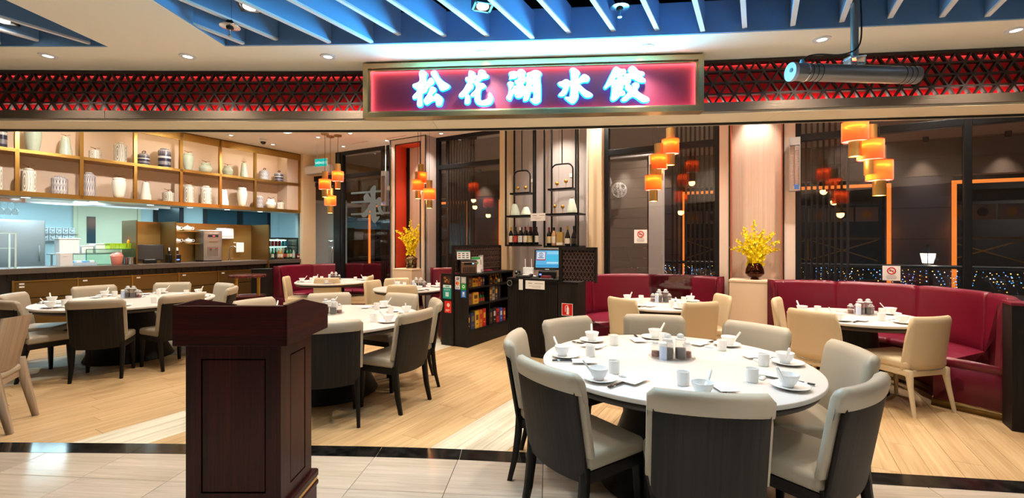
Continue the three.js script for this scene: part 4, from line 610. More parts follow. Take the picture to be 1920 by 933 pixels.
{
  const U = 2.898, Lw = 2.271, bay = ['leftmost', 'first whole', 'second', 'third', 'fourth', 'fifth', 'last'];
  const rows = [
    ['drum', 'navyband', 0.038, U, 0.18, 0.4, 'none', 'blue patterned jar cut by the left frame edge, upper shelf'], ['bucket', 'celadon', 0.365, U, 0.286, 0.34, 'none', 'widest celadon bucket jar on the upper shelf'], ['cone', 'celadon', 0.737, U, 0.223, 0.36, 'bird', 'tapered celadon jar beside the widest bucket jar, upper shelf'],
    ['square', 'medallion', 1.104, U, 0.223, 0.19, 'bird', 'short square medallion jar with bird lid on the upper shelf'], ['square', 'medallion', 1.44, U, 0.238, 0.36, 'none', 'tall square medallion jar on the upper shelf'], ['drum', 'navyband', 1.777, U, 0.235, 0.25, 'loop', 'navy banded drum with looped lid in the third upper bay'],
    ['drum', 'navyband', 2.103, U, 0.25, 0.365, 'none', 'tallest navy banded drum jar, upper shelf, no finial'], ['vase', 'celadon', 2.499, U, 0.23, 0.4, 'bird', 'tall celadon shouldered jar with bird on the upper shelf'], ['squat', 'celadon', 2.819, U, 0.29, 0.235, 'bird', 'squat celadon jar sharing a bay with the tall celadon one'],
    ['squat', 'celadon', 3.234, U, 0.235, 0.24, 'bird', 'smaller squat celadon jar next to the slim cone, upper shelf'], ['cone', 'celadon', 3.569, U, 0.183, 0.37, 'bird', 'slim celadon cone jar on the upper shelf'], ['drum', 'navystripe', 4.016, U, 0.22, 0.26, 'loop', 'navy striped drum with loop lid in the last upper bay'], ['drum', 'navyband', 4.36, U, 0.21, 0.25, 'loop', 'navy banded drum with loop lid at the upper shelf end'],
    ['square', 'medallion', -0.02, Lw, 0.22, 0.4, 'none', 'medallion jar cut by the left frame edge, lower shelf'], ['square', 'medallion', 0.319, Lw, 0.25, 0.44, 'bird', 'tall medallion jar with bird in the first lower bay'], ['drum', 'navystripe', 0.665, Lw, 0.275, 0.29, 'none', 'broad low navy striped drum on the lower shelf'],
    ['drum', 'navystripe', 1.029, Lw, 0.215, 0.4, 'none', 'tall narrow navy striped drum on the lower shelf'], ['vase', 'white', 1.426, Lw, 0.265, 0.42, 'bird', 'white shouldered jar in the second lower bay'], ['cone', 'white', 1.808, Lw, 0.21, 0.38, 'bird', 'white tapered jar beside a short medallion jar, lower shelf'],
    ['square', 'medallion', 2.163, Lw, 0.24, 0.23, 'bird', 'short medallion jar with bird in the third lower bay'], ['square', 'medallion', 2.503, Lw, 0.225, 0.43, 'bird', 'tall medallion jar with bird in the fourth lower bay'], ['square', 'medallion', 2.819, Lw, 0.235, 0.38, 'none', 'tall medallion jar without bird in the fourth lower bay'],
    ['cone', 'white', 3.16, Lw, 0.2, 0.38, 'bird', 'white tapered jar half behind a brass divider, lower shelf'], ['vase', 'white', 3.529, Lw, 0.225, 0.48, 'bird', 'tallest white shouldered jar in the fifth lower bay'], ['drum', 'navystripe', 3.907, Lw, 0.175, 0.27, 'none', 'small navy striped drum in the last lower bay'],
    ['squat', 'white', 4.17, Lw, 0.25, 0.25, 'bird', 'squat white jar with bird in the last lower bay'], ['square', 'medallion', 4.4, Lw, 0.19, 0.2, 'bird', 'small medallion jar with bird at the lower shelf end'],
  ];
  rows.forEach((r) => shelfJar(...r));
}
// ================================================================ counter
{
  const t = thing('kitchen_counter', 'long dark kitchen counter with stone top and brass flaps', 'counter', K(0, 0), KT), x0 = -1.3, x1 = 4.9, w = x1 - x0, mid = (x0 + x1) / 2;
  part(t, 'stone_top', uvBox(rbx(w, 0.085, 0.72, 0.006, [mid, 1.0775, -0.35])), M.counterStone);
  part(t, 'carcass', bx(w, 1.03, 0.6, [mid, 0.516, -0.36]), M.counterDark);
  for (let i = 0; i < 60; i++) part(t, 'rib', bx(0.02, 0.1, 0.014, [x0 + 0.05 + i * 0.103, 0.98, -0.054]), M.counterDark);
  const e = [0.13, 0.851, 1.568, 2.286, 2.99, 3.68];
  for (let i = 0; i < 5; i++) { const c = (e[i] + e[i + 1]) / 2, l = e[i + 1] - e[i] - 0.03; part(t, 'flap', rbx(l, 0.24, 0.022, 0.004, [c, 0.79, -0.045]), M.brassDark); const d = part(t, 'door', rbx(l, 0.56, 0.022, 0.004, [c, 0.375, -0.045]), M.brassDark); part(t, 'label_sticker', bx(0.055, 0.025, 0.002, [e[i] + 0.09, 0.885, -0.032]), M.paper); if (!i) part(t, 'label_sticker', bx(0.055, 0.025, 0.002, [e[i] + 0.09, 0.84, -0.032]), M.paper); }
  for (const x of e) part(t, 'brass_rail', bx(0.026, 0.86, 0.03, [x, 0.51, -0.04]), M.brass); part(t, 'brass_rail', bx(e[5] - e[0], 0.018, 0.034, [(e[0] + e[5]) / 2, 0.922, -0.04]), M.brass);
}
{ // brass back panel with three wings
  const t = thing('back_panel', 'brass back panel with dividing wings standing on the counter', 'panel', K(0, 0), KT);
  part(t, 'brass_sheet', bx(2.37, 0.78, 0.02, [2.815, 1.511, -0.61]), M.brassSatin);
  for (const x of [1.63, 2.23]) part(t, 'wing', bx(0.022, 0.78, 0.58, [x, 1.511, -0.31]), M.brassDark);
  part(t, 'end_wing', bx(0.03, 1.9, 0.66, [4.0, 0.951, -0.28]), M.brassDark);
  part(t, 'teapot_shelf', bx(0.56, 0.012, 0.24, [2.53, 1.728, -0.46]), M.brassSatin); part(t, 'teapot_shelf', bx(0.56, 0.012, 0.24, [2.53, 1.484, -0.46]), M.brassSatin);
}
// ---- things on the counter
const KC = 1.1205, kp = (t, o, y = KC) => K(t, o, y);
{ // teapots
  let first; const spots = [[2.42, 1.7345, 'upper brass shelf, lectern side'], [2.62, 1.7345, 'upper brass shelf, boiler side'], [2.42, 1.4905, 'lower brass shelf, lectern side'], [2.63, 1.4905, 'lower brass shelf, boiler side']];
  spots.forEach(([t, y, n]) => { if (first) return dup(first, `white teapot on the ${n}`, kp(t, -0.44, y), KT); first = thing('teapot', `white teapot on the ${n}`, 'teapot', kp(t, -0.44, y), KT, 'white teapots on the brass shelves');
    part(first, 'pot_body', lathe([[0, 0], [0.04, 0], [0.06, 0.015], [0.075, 0.045], [0.066, 0.075], [0.035, 0.09], [0, 0.09]], 28), M.porcelain); part(first, 'lid', [lathe([[0, 0.089], [0.038, 0.089], [0.03, 0.1], [0, 0.103]], 24), sp(0.009, [0, 0.11, 0])], M.porcelain);
    part(first, 'spout', skin([[-0.06, 0.035, 0.015], [-0.085, 0.05, 0.011], [-0.1, 0.078, 0.008], [-0.112, 0.088, 0.006]].map(([x, yy, r]) => Array.from({ length: 8 }, (_, k) => [x + r * 0.6 * Math.cos(k * Math.PI / 4), yy + r * 0.7 * Math.cos(k * Math.PI / 4), r * Math.sin(k * Math.PI / 4)]))), M.porcelain); part(first, 'handle', tube([[0.055, 0.075, 0], [0.095, 0.082, 0], [0.11, 0.055, 0], [0.09, 0.028, 0], [0.065, 0.03, 0]], 0.007, 18, 6), M.porcelain); });
}
{ const t = thing('water_boiler', 'steel water boiler with red taps against the brass panel', 'boiler', kp(2.98, -0.38), KT);
  part(t, 'casing', rbx(0.36, 0.62, 0.34, 0.015, [0, 0.33, 0]), M.steel); part(t, 'base', bx(0.34, 0.02, 0.32, [0, 0.01, 0]), M.black); part(t, 'recess', rbx(0.22, 0.2, 0.012, 0.02, [-0.01, 0.2, 0.168]), M.darkSteel); part(t, 'display', bx(0.2, 0.05, 0.008, [0, 0.52, 0.172]), mat([20, 36, 60], 0.3)); part(t, 'display_light', bx(0.045, 0.02, 0.004, [0.01, 0.52, 0.177]), glow(1, 0.1, 0.12, 2)); part(t, 'badge', bx(0.16, 0.04, 0.004, [0, 0.4, 0.171]), mat([220, 190, 110], 0.4)); part(t, 'front_panel', rbx(0.3, 0.5, 0.01, 0.03, [0, 0.33, 0.168]), M.steel);
  for (const x of [-0.06, 0.05]) { const k = part(t, 'tap', [cy(0.012, 0.012, 0.05, [x, 0.25, 0.19], [Math.PI / 2, 0, 0], 10), cy(0.01, 0.01, 0.04, [x, 0.235, 0.21], undefined, 10)], M.chrome); part(k, 'red_lever', bx(0.03, 0.014, 0.03, [x, 0.265, 0.205]), mat([190, 20, 20], 0.4)); } }
{ const t = thing('towel_dispenser', 'white paper towel dispenser on the brass panel', 'dispenser', kp(3.37, -0.53, 1.58), KT); part(t, 'case', rbx(0.33, 0.235, 0.13, 0.025, [0, 0.1175, 0], undefined, 3), M.whitePlastic); part(t, 'slot', bx(0.25, 0.012, 0.01, [0, 0.06, 0.064]), M.greyWall); part(t, 'lock', cy(0.01, 0.01, 0.02, [0, 0.24, 0.02]), M.greyWall); }
{ const t = thing('tap', 'gooseneck chrome tap in front of the brass panel', 'tap', kp(3.4, -0.4), KT); part(t, 'spout', tube([[0, 0, 0], [0, 0.2, 0], [0.01, 0.28, 0.02], [0.06, 0.31, 0.05], [0.1, 0.27, 0.08]], 0.011, 24, 8), M.chrome); part(t, 'base', cy(0.022, 0.026, 0.04, [0, 0.02, 0]), M.chrome); part(t, 'lever', rod([0.02, 0.04, 0.01], [0.06, 0.055, 0.03], 0.006), M.chrome); }
{ const t = thing('hand_towel', 'white hand towel folded over a bar on the brass panel', 'towel', kp(3.68, -0.5, 1.29), KT); part(t, 'bar', cy(0.008, 0.008, 0.26, [0, 0.215, -0.02], [0, 0, Math.PI / 2], 8), M.chrome); part(t, 'front_fold', rbx(0.16, 0.21, 0.012, 0.005, [0, 0.11, 0]), M.paper); part(t, 'back_fold', rbx(0.15, 0.17, 0.012, 0.005, [0.01, 0.13, -0.03]), M.paper); }
{ const t = thing('till_screen', 'black touch screen till facing the counter', 'monitor', kp(1.93, -0.3), KT - 0.3); part(t, 'casing', rbx(0.42, 0.3, 0.03, 0.012, [0, 0.2, 0], [-0.25, 0, 0]), M.plasticBlack); part(t, 'screen', bx(0.37, 0.25, 0.004, [0, 0.204, 0.016], [-0.25, 0, 0]), mat([52, 50, 50], 0.12)); part(t, 'stand', rbx(0.2, 0.08, 0.2, 0.02, [0, 0.04, -0.03]), M.plasticBlack); part(t, 'badge', bx(0.05, 0.014, 0.003, [0, 0.067, 0.058], [-0.25, 0, 0]), M.steel); }
{ const t = thing('receipt_printer', 'black receipt printer with blue light by the till screen', 'printer', kp(2.28, 0.06 - 0.3, KC), KT); part(t, 'case', rbx(0.19, 0.16, 0.2, 0.015, [0, 0.08, 0]), M.plasticBlack); part(t, 'status_light', bx(0.05, 0.02, 0.003, [0.04, 0.06, 0.101]), glow(0.15, 0.3, 1, 2)); part(t, 'paper_slot', bx(0.13, 0.008, 0.02, [0, 0.158, 0.03]), M.greyWall);
  for (let i = 0; i < 3; i++) { const r = thing('card_reader', `${['first', 'middle', 'last'][i]} of three card readers in the rack on the printer`, 'card reader', kp(2.22 + i * 0.06, -0.24, KC + 0.161), KT, 'card readers on the printer'); part(r, 'body', rbx(0.05, 0.13, 0.04, 0.006, [0, 0.066, 0], [-0.2, 0, 0]), M.plasticBlack); part(r, 'paper_face', bx(0.04, 0.06, 0.003, [0, 0.1, 0.015], [-0.2, 0, 0]), M.paper); } }
{ const t = thing('drinks_fridge', 'glass-fronted drinks fridge glowing green at the counter end', 'fridge', kp(4.41, -0.36), KT), w = 0.83, h = 0.5, d = 0.5, f = 0.035; 
  part(t, 'frame', [bx(w, f, d, [0, h - f / 2, 0]), bx(w, 0.02, d, [0, 0.01, 0]), bx(f, h - f, d, [w / 2 - f / 2, h / 2, 0]), bx(0.02, h - f, d, [-w / 2 + 0.01, h / 2, 0])], M.plasticBlack); part(t, 'back', bx(w - 0.05, h - 0.05, 0.02, [0, h / 2, -d / 2 + 0.02]), mat([190, 220, 210], 0.5)); part(t, 'shelf_rack', bx(w - 0.06, 0.012, d - 0.1, [0, 0.3, 0]), M.plasticBlack); part(t, 'door_pane', bx(w - 0.05, h - 0.06, 0.006, [0, h / 2 - 0.01, d / 2 - 0.012]), M.glass); part(t, 'tube_lamp', bx(w - 0.14, 0.016, 0.02, [0, h - 0.06, -0.12]), glow(0.7, 1, 0.9, 7)); part(t, 'tube_lamp', bx(w - 0.14, 0.01, 0.014, [0, 0.285, -0.1]), glow(0.6, 1, 0.85, 6));
  point(...kp(4.41, -0.3, KC + 0.42), 0.25, new THREE.Color(0.6, 1, 0.85), 1); point(...kp(4.41, -0.24, KC + 0.25), 0.2, new THREE.Color(0.6, 1, 0.85), 1); }
const BOTTLE = {};
function bottle(kind, p, label, turn = 0, group) {
  const S = { beer: [0.03, 0.235, 0.13, 0.012], mini: [0.03, 0.15, 0.085, 0.011], wine: [0.038, 0.3, 0.19, 0.0145], champagne: [0.045, 0.315, 0.15, 0.016] }, [k, tint] = kind.split(':'), [r, h, sh, n] = S[k] ?? S.beer; let o = BOTTLE[kind]; if (o) return dup(o, label, p, turn, group);
  o = BOTTLE[kind] = thing(k === 'beer' || k === 'mini' ? 'drink_bottle' : k === 'wine' ? 'wine_bottle' : 'sparkling_wine_bottle', label, 'bottle', p, turn, group);
  const G = { green: [[16, 96, 52], 0.1], dark: [[16, 20, 26], 0.1], amber: [[190, 120, 20], 0.15], brown: [[60, 34, 22], 0.12], clear: [[170, 220, 220], 0.1], rose: [[208, 160, 120], 0.12] }, LB = { a: [236, 226, 208], b: [214, 198, 150], c: [220, 220, 220], d: [180, 60, 40], e: [70, 60, 50] }, CP = { r: [110, 14, 26], k: [26, 26, 30], w: [230, 226, 220], g: [196, 150, 60] };
  const [gl, lb = 'a', cp = 'k'] = tint.split('');
  const gm = { g: 'green', d: 'dark', a: 'amber', b: 'brown', c: 'clear', r: 'rose' }[gl], [col, ro] = G[gm];
  part(o, 'glass_body', lathe([[0, 0], [r * 0.92, 0], [r, 0.006], [r, sh * 0.92], [r * 0.93, sh], [r * 0.6, sh + (h - sh) * 0.28], [n, sh + (h - sh) * 0.5], [n, h * 0.97], [n + 0.002, h * 0.975], [n + 0.002, h], [0, h]], 24), M['bottle_' + gm] ??= mat(col, ro));
  part(o, 'paper_label', lathe([[r + 0.0006, sh * 0.22], [r + 0.0006, sh * 0.8]], 24), M['label_' + lb] ??= mat(LB[lb], 0.6)); part(o, 'cap', lathe([[n + 0.0022, h * 0.82], [n + 0.003, h * 0.98], [n + 0.001, h + 0.002], [0, h + 0.002]], 18), M['cap_' + cp] ??= mat(CP[cp], 0.35)); return o;
}
{
  const kinds = ['beer:ge', 'beer:gek', 'beer:ga', 'beer:dek', 'beer:aaw', 'beer:aag', 'beer:ddr', 'beer:gb', 'beer:ga', 'beer:cc'];
  kinds.forEach((k, i) => bottle(k, kp(4.07 + i * 0.075, -0.17, KC + 0.022), `${['green', 'second green', 'third green', 'black', 'amber white-capped', 'orange', 'dark red-labelled', 'green tan-labelled', 'last green', 'clear blue'][i]} drink bottle on the fridge floor, ${i < 5 ? 'trolley' : 'exit'} half`, KT, 'drink bottles in the fridge'));
  let can; const cols = [[196, 130, 40], [130, 20, 40], [130, 20, 40], [130, 20, 40], [130, 20, 40], [20, 110, 130], [20, 120, 150]], tone = ['orange', 'maroon', 'maroon', 'maroon', 'maroon', 'teal', 'bright teal'];
  cols.forEach((c, i) => { const t = thing('drink_can', tone[i] === 'maroon' ? `maroon drink can, ${['', 'next to the orange can', 'second', 'third', 'next to the teal can'][i]} in the maroon row on the fridge shelf` : `${tone[i]} drink can on the fridge shelf`, 'can', kp(4.08 + i * 0.082, -0.2, KC + 0.307), KT, tone[i] === 'maroon' ? 'maroon cans on the fridge shelf' : 'cans on the fridge shelf'); part(t, 'can_body', lathe([[0, 0], [0.024, 0], [0.032, 0.01], [0.032, 0.104], [0.026, 0.115], [0, 0.115]], 20), M['can' + c] ??= mat(c, 0.3, { metalness: 0.3 })); part(t, 'lid', lathe([[0, 0.1152], [0.0255, 0.1152], [0.0255, 0.118], [0, 0.1165]], 20), M.chrome); });
  const t = thing('red_cup', 'small red paper cup at the very end of the counter', 'cup', kp(4.94, -0.12, 1.121), 0); t.position.set(...K(4.83, -0.12, KC)); part(t, 'cup_body', lathe([[0, 0], [0.03, 0], [0.04, 0.11], [0.037, 0.11], [0.028, 0.004], [0, 0.004]], 20), mat([180, 24, 24], 0.4)); part(t, 'white_band', lathe([[0.0345, 0.04], [0.038, 0.075]], 20), M.paper);
}
{ const t = thing('glass_case', 'low glass case with green edges on the counter', 'glass case', kp(1.36, -0.33), KT - 0.25); const w = 0.62, h = 0.27, d = 0.34, g = mat([232, 248, 240], 0.03, { transmission: 1, thickness: 0 }); part(t, 'top_pane', bx(w, 0.008, d, [0, h, 0]), g); part(t, 'front_pane', bx(w, h, 0.008, [0, h / 2, d / 2]), g); for (const s of [-1, 1]) part(t, 'side_pane', bx(0.008, h, d, [s * w / 2, h / 2, 0]), g); part(t, 'edge', [bx(w, 0.01, 0.01, [0, h, d / 2]), bx(0.01, h, 0.01, [-w / 2, h / 2, d / 2]), bx(0.01, h, 0.01, [w / 2, h / 2, d / 2])], mat([30, 120, 86], 0.2)); }
{ const t = thing('pink_tub', 'pink plastic tub with swing lid before the glass case', 'tub', kp(1.37, -0.085), KT); part(t, 'tub_body', lathe([[0, 0], [0.07, 0], [0.082, 0.12], [0.088, 0.15], [0.088, 0.155], [0, 0.155]], 28), mat([236, 150, 140], 0.4)); part(t, 'lid', T(sp(0.086, [0, 0, 0], [1, 0.72, 1], 24), [0, 0.153, 0]), mat([230, 148, 138], 0.4)); part(t, 'flap_line', T(new THREE.TorusGeometry(0.06, 0.004, 6, 24), [0, 0.19, 0.03], [1.0, 0, 0]), mat([196, 110, 104], 0.5)); }
{ const t = thing('steel_pot', 'small steel pot next to the pink tub', 'pot', kp(1.55, -0.08), KT); part(t, 'pot_body', lathe([[0, 0], [0.07, 0], [0.075, 0.01], [0.075, 0.125], [0.078, 0.128], [0.072, 0.128], [0.07, 0.012], [0, 0.01]], 28), M.chrome); part(t, 'handle', tube([[0.075, 0.09, 0], [0.1, 0.09, 0], [0.1, 0.06, 0], [0.075, 0.06, 0]], 0.005, 12, 5), M.chrome); }
{ const t = thing('plastic_basket', 'lime green plastic basket on the glass case', 'basket', kp(1.5, -0.33, KC + 0.2751), KT); const m = mat([178, 214, 30], 0.45); part(t, 'floor_sheet', rbx(0.3, 0.01, 0.2, 0.004, [0, 0.005, 0]), m); for (let i = 0; i < 15; i++) { part(t, 'rib', bx(0.012, 0.085, 0.008, [-0.155 + i * 0.0222, 0.045, 0.105], [0.15, 0, 0]), m); part(t, 'rib', bx(0.012, 0.085, 0.008, [-0.155 + i * 0.0222, 0.045, -0.105], [-0.15, 0, 0]), m); } part(t, 'rim', [bx(0.36, 0.012, 0.012, [0, 0.09, 0.112]), bx(0.36, 0.012, 0.012, [0, 0.09, -0.112]), bx(0.012, 0.012, 0.23, [0.176, 0.09, 0]), bx(0.012, 0.012, 0.23, [-0.176, 0.09, 0]), bx(0.01, 0.085, 0.2, [0.168, 0.047, 0]), bx(0.01, 0.085, 0.2, [-0.168, 0.047, 0])], m); }
{ const t = thing('squeeze_bottle', 'orange squeeze bottle standing in the lime basket', 'bottle', kp(1.62, -0.31, KC + 0.286), 0); part(t, 'bottle_body', lathe([[0, 0], [0.024, 0], [0.026, 0.01], [0.026, 0.13], [0.014, 0.15], [0, 0.15]], 20), mat([240, 170, 20], 0.35)); part(t, 'nozzle', lathe([[0, 0.149], [0.012, 0.149], [0.005, 0.2], [0, 0.2]], 14), mat([214, 60, 20], 0.4)); }
{ const t = thing('box_dispenser', 'narrow white upright box at the front of the counter', 'box', kp(0.74, -0.22), KT); part(t, 'box_body', rbx(0.15, 0.22, 0.2, 0.006, [0, 0.11, 0]), M.whitePlastic); part(t, 'open_front', bx(0.002, 0.14, 0.16, [0.0765, 0.12, 0]), mat([150, 190, 226], 0.4)); part(t, 'print', bx(0.05, 0.006, 0.002, [-0.02, 0.16, 0.101]), M.greyWall); }
{ const t = thing('sorting_tray', 'pale blue compartment tray of sachets on the counter', 'tray', kp(0.96, -0.24), KT - 0.2); part(t, 'tray_body', [bx(0.34, 0.012, 0.24, [0, 0.006, 0]), bx(0.34, 0.05, 0.008, [0, 0.03, 0.12]), bx(0.34, 0.08, 0.008, [0, 0.045, -0.12]), bx(0.008, 0.07, 0.24, [-0.17, 0.04, 0]), bx(0.008, 0.07, 0.24, [0.17, 0.04, 0])], mat([190, 214, 232], 0.35)); for (let i = 0; i < 4; i++) part(t, 'sachets', rbx(0.06, 0.07, 0.14, 0.008, [-0.12 + i * 0.08, 0.05, 0]), i % 2 ? M.whitePlastic : mat([120, 176, 226], 0.4)); }
{ const t = thing('storage_box', 'large white lidded box, tallest on the rear shelf', 'box', kp(0.92, -0.75, 1.32), KT); part(t, 'box_body', rbx(0.26, 0.24, 0.24, 0.012, [0, 0.12, 0]), M.whitePlastic); part(t, 'lid', rbx(0.28, 0.02, 0.26, 0.006, [0, 0.25, 0]), M.white); const u = thing('storage_box', 'small white lidded box in the middle of rear shelf', 'box', kp(1.16, -0.75, 1.32), KT); part(u, 'box_body', rbx(0.16, 0.12, 0.2, 0.012, [0, 0.06, 0]), M.whitePlastic); part(u, 'lid', rbx(0.18, 0.014, 0.22, 0.005, [0, 0.127, 0]), M.white); const v = thing('storage_box', 'wide white lidded box beside the brass wing on rear shelf', 'box', kp(1.44, -0.75, 1.32), KT); part(v, 'box_body', rbx(0.36, 0.15, 0.24, 0.012, [0, 0.075, 0]), M.whitePlastic); part(v, 'lid', rbx(0.38, 0.016, 0.26, 0.005, [0, 0.158, 0]), M.white);
  const s = thing('rear_shelf', 'steel rear shelf on legs carrying white boxes', 'shelf', kp(1.18, -0.75, 0), KT); part(s, 'board', rbx(0.95, 0.02, 0.3, 0.004, [0, 1.309, 0]), M.steel); for (const x of [-0.45, 0.45]) part(s, 'leg', cy(0.014, 0.014, 1.3, [x, 0.65, 0]), M.steel); }
{ const t = thing('glass_rack', 'white framed glass sneeze guard with two tiers on the counter', 'glass rack', kp(-0.1, -0.3), KT); const m = mat([206, 236, 236], 0.3); for (const x of [-0.35, 0.28]) for (const z of [-0.15, 0.15]) part(t, 'upright', bx(0.022, 0.52, 0.022, [x, 0.26, z]), m); part(t, 'tier', bx(0.65, 0.012, 0.32, [-0.035, 0.52, 0]), M.glass); part(t, 'tier', bx(0.65, 0.012, 0.32, [-0.035, 0.3, 0]), M.glass); part(t, 'edge_rail', [bx(0.65, 0.018, 0.012, [-0.035, 0.52, 0.16]), bx(0.65, 0.014, 0.012, [-0.035, 0.3, 0.16])], m); const b = thing('stacked_bowl', 'white bowl under the glass sneeze guard', 'bowl', kp(-0.06, -0.22), 0); part(b, 'bowl_body', lathe([[0, 0], [0.04, 0], [0.08, 0.06], [0.076, 0.06], [0.036, 0.006], [0, 0.006]], 28), M.porcelain); }
// hanging stemmed glasses at the left edge
{ let g; for (let i = 0; i < 5; i++) { const lab = `stemmed glass hanging from the pass rail, ${['first', 'second', 'third', 'fourth', 'fifth'][i]} from the left edge`; const p = kp(-0.06 + i * 0.075, -0.45, 1.93); if (g) { dup(g, lab, p, 0, 'stemmed glasses over the pass'); continue; } g = thing('wine_glass', lab, 'glass', p, 0, 'stemmed glasses over the pass'); part(g, 'glass_bowl', lathe([[0.034, 0], [0.042, 0.05], [0.036, 0.085], [0.006, 0.105], [0.0045, 0.17], [0.032, 0.185], [0.033, 0.189], [0.002, 0.189], [0.002, 0.11], [0.033, 0.085], [0.039, 0.05], [0.032, 0]], 24), M.solidGlass); }
  const r = thing('glass_rail', 'steel hanging rail for stemmed glasses over the pass', 'rail', kp(0.1, -0.45, 2.13), KT); for (const z of [-0.022, 0.022]) part(r, 'runner', bx(0.6, 0.008, 0.02, [0, 0, z]), M.chrome); part(r, 'bracket', bx(0.5, 0.06, 0.02, [0, 0.035, 0]), M.chrome); }
// light hood, kitchen back wall fittings
{ const t = thing('light_hood', 'long steel light hood hanging over the kitchen work side', 'hood', K(1.1, -1.25, 2.2), KT); part(t, 'hood_shell', [bx(2.9, 0.03, 0.5, [0, 0.08, 0]), bx(2.9, 0.1, 0.02, [0, 0.04, 0.25]), bx(2.9, 0.1, 0.02, [0, 0.04, -0.25])], M.steel); for (let i = 0; i < 3; i++) part(t, 'lamp_panel', bx(0.8, 0.012, 0.3, [-0.95 + i * 0.95, 0.058, 0]), glow(0.8, 0.96, 1, 4)); for (let i = 0; i < 3; i++) part(t, 'hanger', cy(0.008, 0.008, 0.26, [-1.2 + i * 1.2, 0.22, 0]), M.chrome); panelLight(...K(1.1, -1.25, 2.24), K(1.1, -1.25, 0), 2.6, 0.28, LV.kitchen * 1.6, COOL); }
{ let m; for (let i = 0; i < 11; i++) { const r = i < 5 ? 0 : 1, c = r ? i - 5 : i + 1, lab = `small white box, ${r ? 'lower' : 'upper'} row, ${['first', 'second', 'third', 'fourth', 'fifth', 'last'][c]} column on the kitchen wall`, p = K(1.15 + c * 0.1, -3.1, r ? 1.55 : 1.69); if (m) { dup(m, lab, p, KT); continue; } m = thing('wall_box', lab, 'box', p, KT, 'small boxes on the kitchen wall'); part(m, 'box_body', rbx(0.088, 0.125, 0.09, 0.006, [0, 0.0625, -0.045]), M.whitePlastic); part(m, 'swirl_mark', [T(new THREE.TorusGeometry(0.022, 0.005, 6, 16, 4), [0, 0.05, 0.001], [0, 0, 2]), bx(0.05, 0.012, 0.003, [0, 0.1, 0.001])], mat([70, 96, 120], 0.5)); }
  const s = thing('wall_ledge', 'thin steel ledge under the small white boxes', 'ledge', K(1.4, -3.14, 1.535), KT); part(s, 'board', bx(0.7, 0.014, 0.13, [0, 0.005, 0]), M.steel); part(s, 'board', bx(0.6, 0.014, 0.13, [0.05, 0.147, 0]), M.steel); }
{ const d = struct('door_2', null, null, K(2.28, -3.19), KT); part(d, 'door_leaf', rbx(1.05, 2.3, 0.05, 0.004, [0, 1.15, 0]), M.kitchenCream); part(d, 'vision_pane', bx(0.15, 0.58, 0.012, [-0.3, 1.78, 0.026]), mat([52, 74, 84], 0.15)); part(d, 'door_frame', [bx(0.06, 2.36, 0.08, [-0.56, 1.18, 0]), bx(0.06, 2.36, 0.08, [0.56, 1.18, 0]), bx(1.18, 0.06, 0.08, [0, 2.34, 0])], M.kitchenCream); }
{ const t = thing('steel_cabinet', 'tall brushed steel cabinet at the kitchen left end', 'cabinet', K(0.62, -2.75), KT); part(t, 'cabinet_body', rbx(0.9, 1.93, 0.7, 0.008, [0, 0.965, 0]), M.steel); part(t, 'door', rbx(0.86, 1.0, 0.02, 0.004, [0, 1.4, 0.355]), M.steel); part(t, 'handle', bx(0.02, 0.3, 0.03, [0.36, 1.3, 0.375]), M.chrome); }
for (const [n, t0, w, y0, y1] of [[5, 3.45, 0.55, 1.4, 2.4], [6, 4.7, 0.85, 1.4, 2.4], [7, 5.6, 0.8, 1.3, 2.4]]) { const w0 = struct('window_' + n, null, null, K(t0, -3.19), KT), h = y1 - y0, y = (y0 + y1) / 2; part(w0, 'frame_bar', [bx(0.09, h, 0.05, [-w / 2, y, 0]), bx(0.09, h, 0.05, [w / 2, y, 0]), bx(w + 0.09, 0.06, 0.05, [0, y1, 0]), bx(w + 0.09, 0.06, 0.05, [0, y0, 0])], M.frameMetal); part(w0, 'pane', bx(w - 0.09, h - 0.06, 0.01, [0, y, 0.01]), mat([44, 74, 86], 0.12)); }
{ const t = thing('work_bench', 'steel kitchen work bench behind the counter', 'bench', K(1.6, -2.6), KT); part(t, 'bench_top', rbx(1.4, 0.04, 0.6, 0.005, [0, 0.94, 0]), M.steel); for (const x of [-0.65, 0.65]) for (const z of [-0.25, 0.25]) part(t, 'leg', cy(0.02, 0.02, 0.92, [x, 0.46, z]), M.steel); }
// two families of slanted bars between x0..x1, y0..y1, cut at the sides
function slantBars(parent, x0, x1, y0, y1, z) {
  const reach = (y1 - y0) / 1.75, step = 0.048;
  for (let x = x0 - reach + step / 2; x < x1 + reach; x += step) for (const k of [-1, 1]) {
    const A = [x, y0], B = [x + k * reach, y1], at = (X) => y0 + (X - x) / (k * reach) * (y1 - y0); let [p, q] = A[0] < B[0] ? [A, B] : [B, A]; if (q[0] <= x0 + 0.01 || p[0] >= x1 - 0.01) continue;
    if (p[0] < x0) p = [x0, at(x0)]; if (q[0] > x1) q = [x1, at(x1)]; part(parent, 'lattice_bar', bar([p[0], p[1], z], [q[0], q[1], z], 0.01, 0.006), M.screenBar);
  }
}
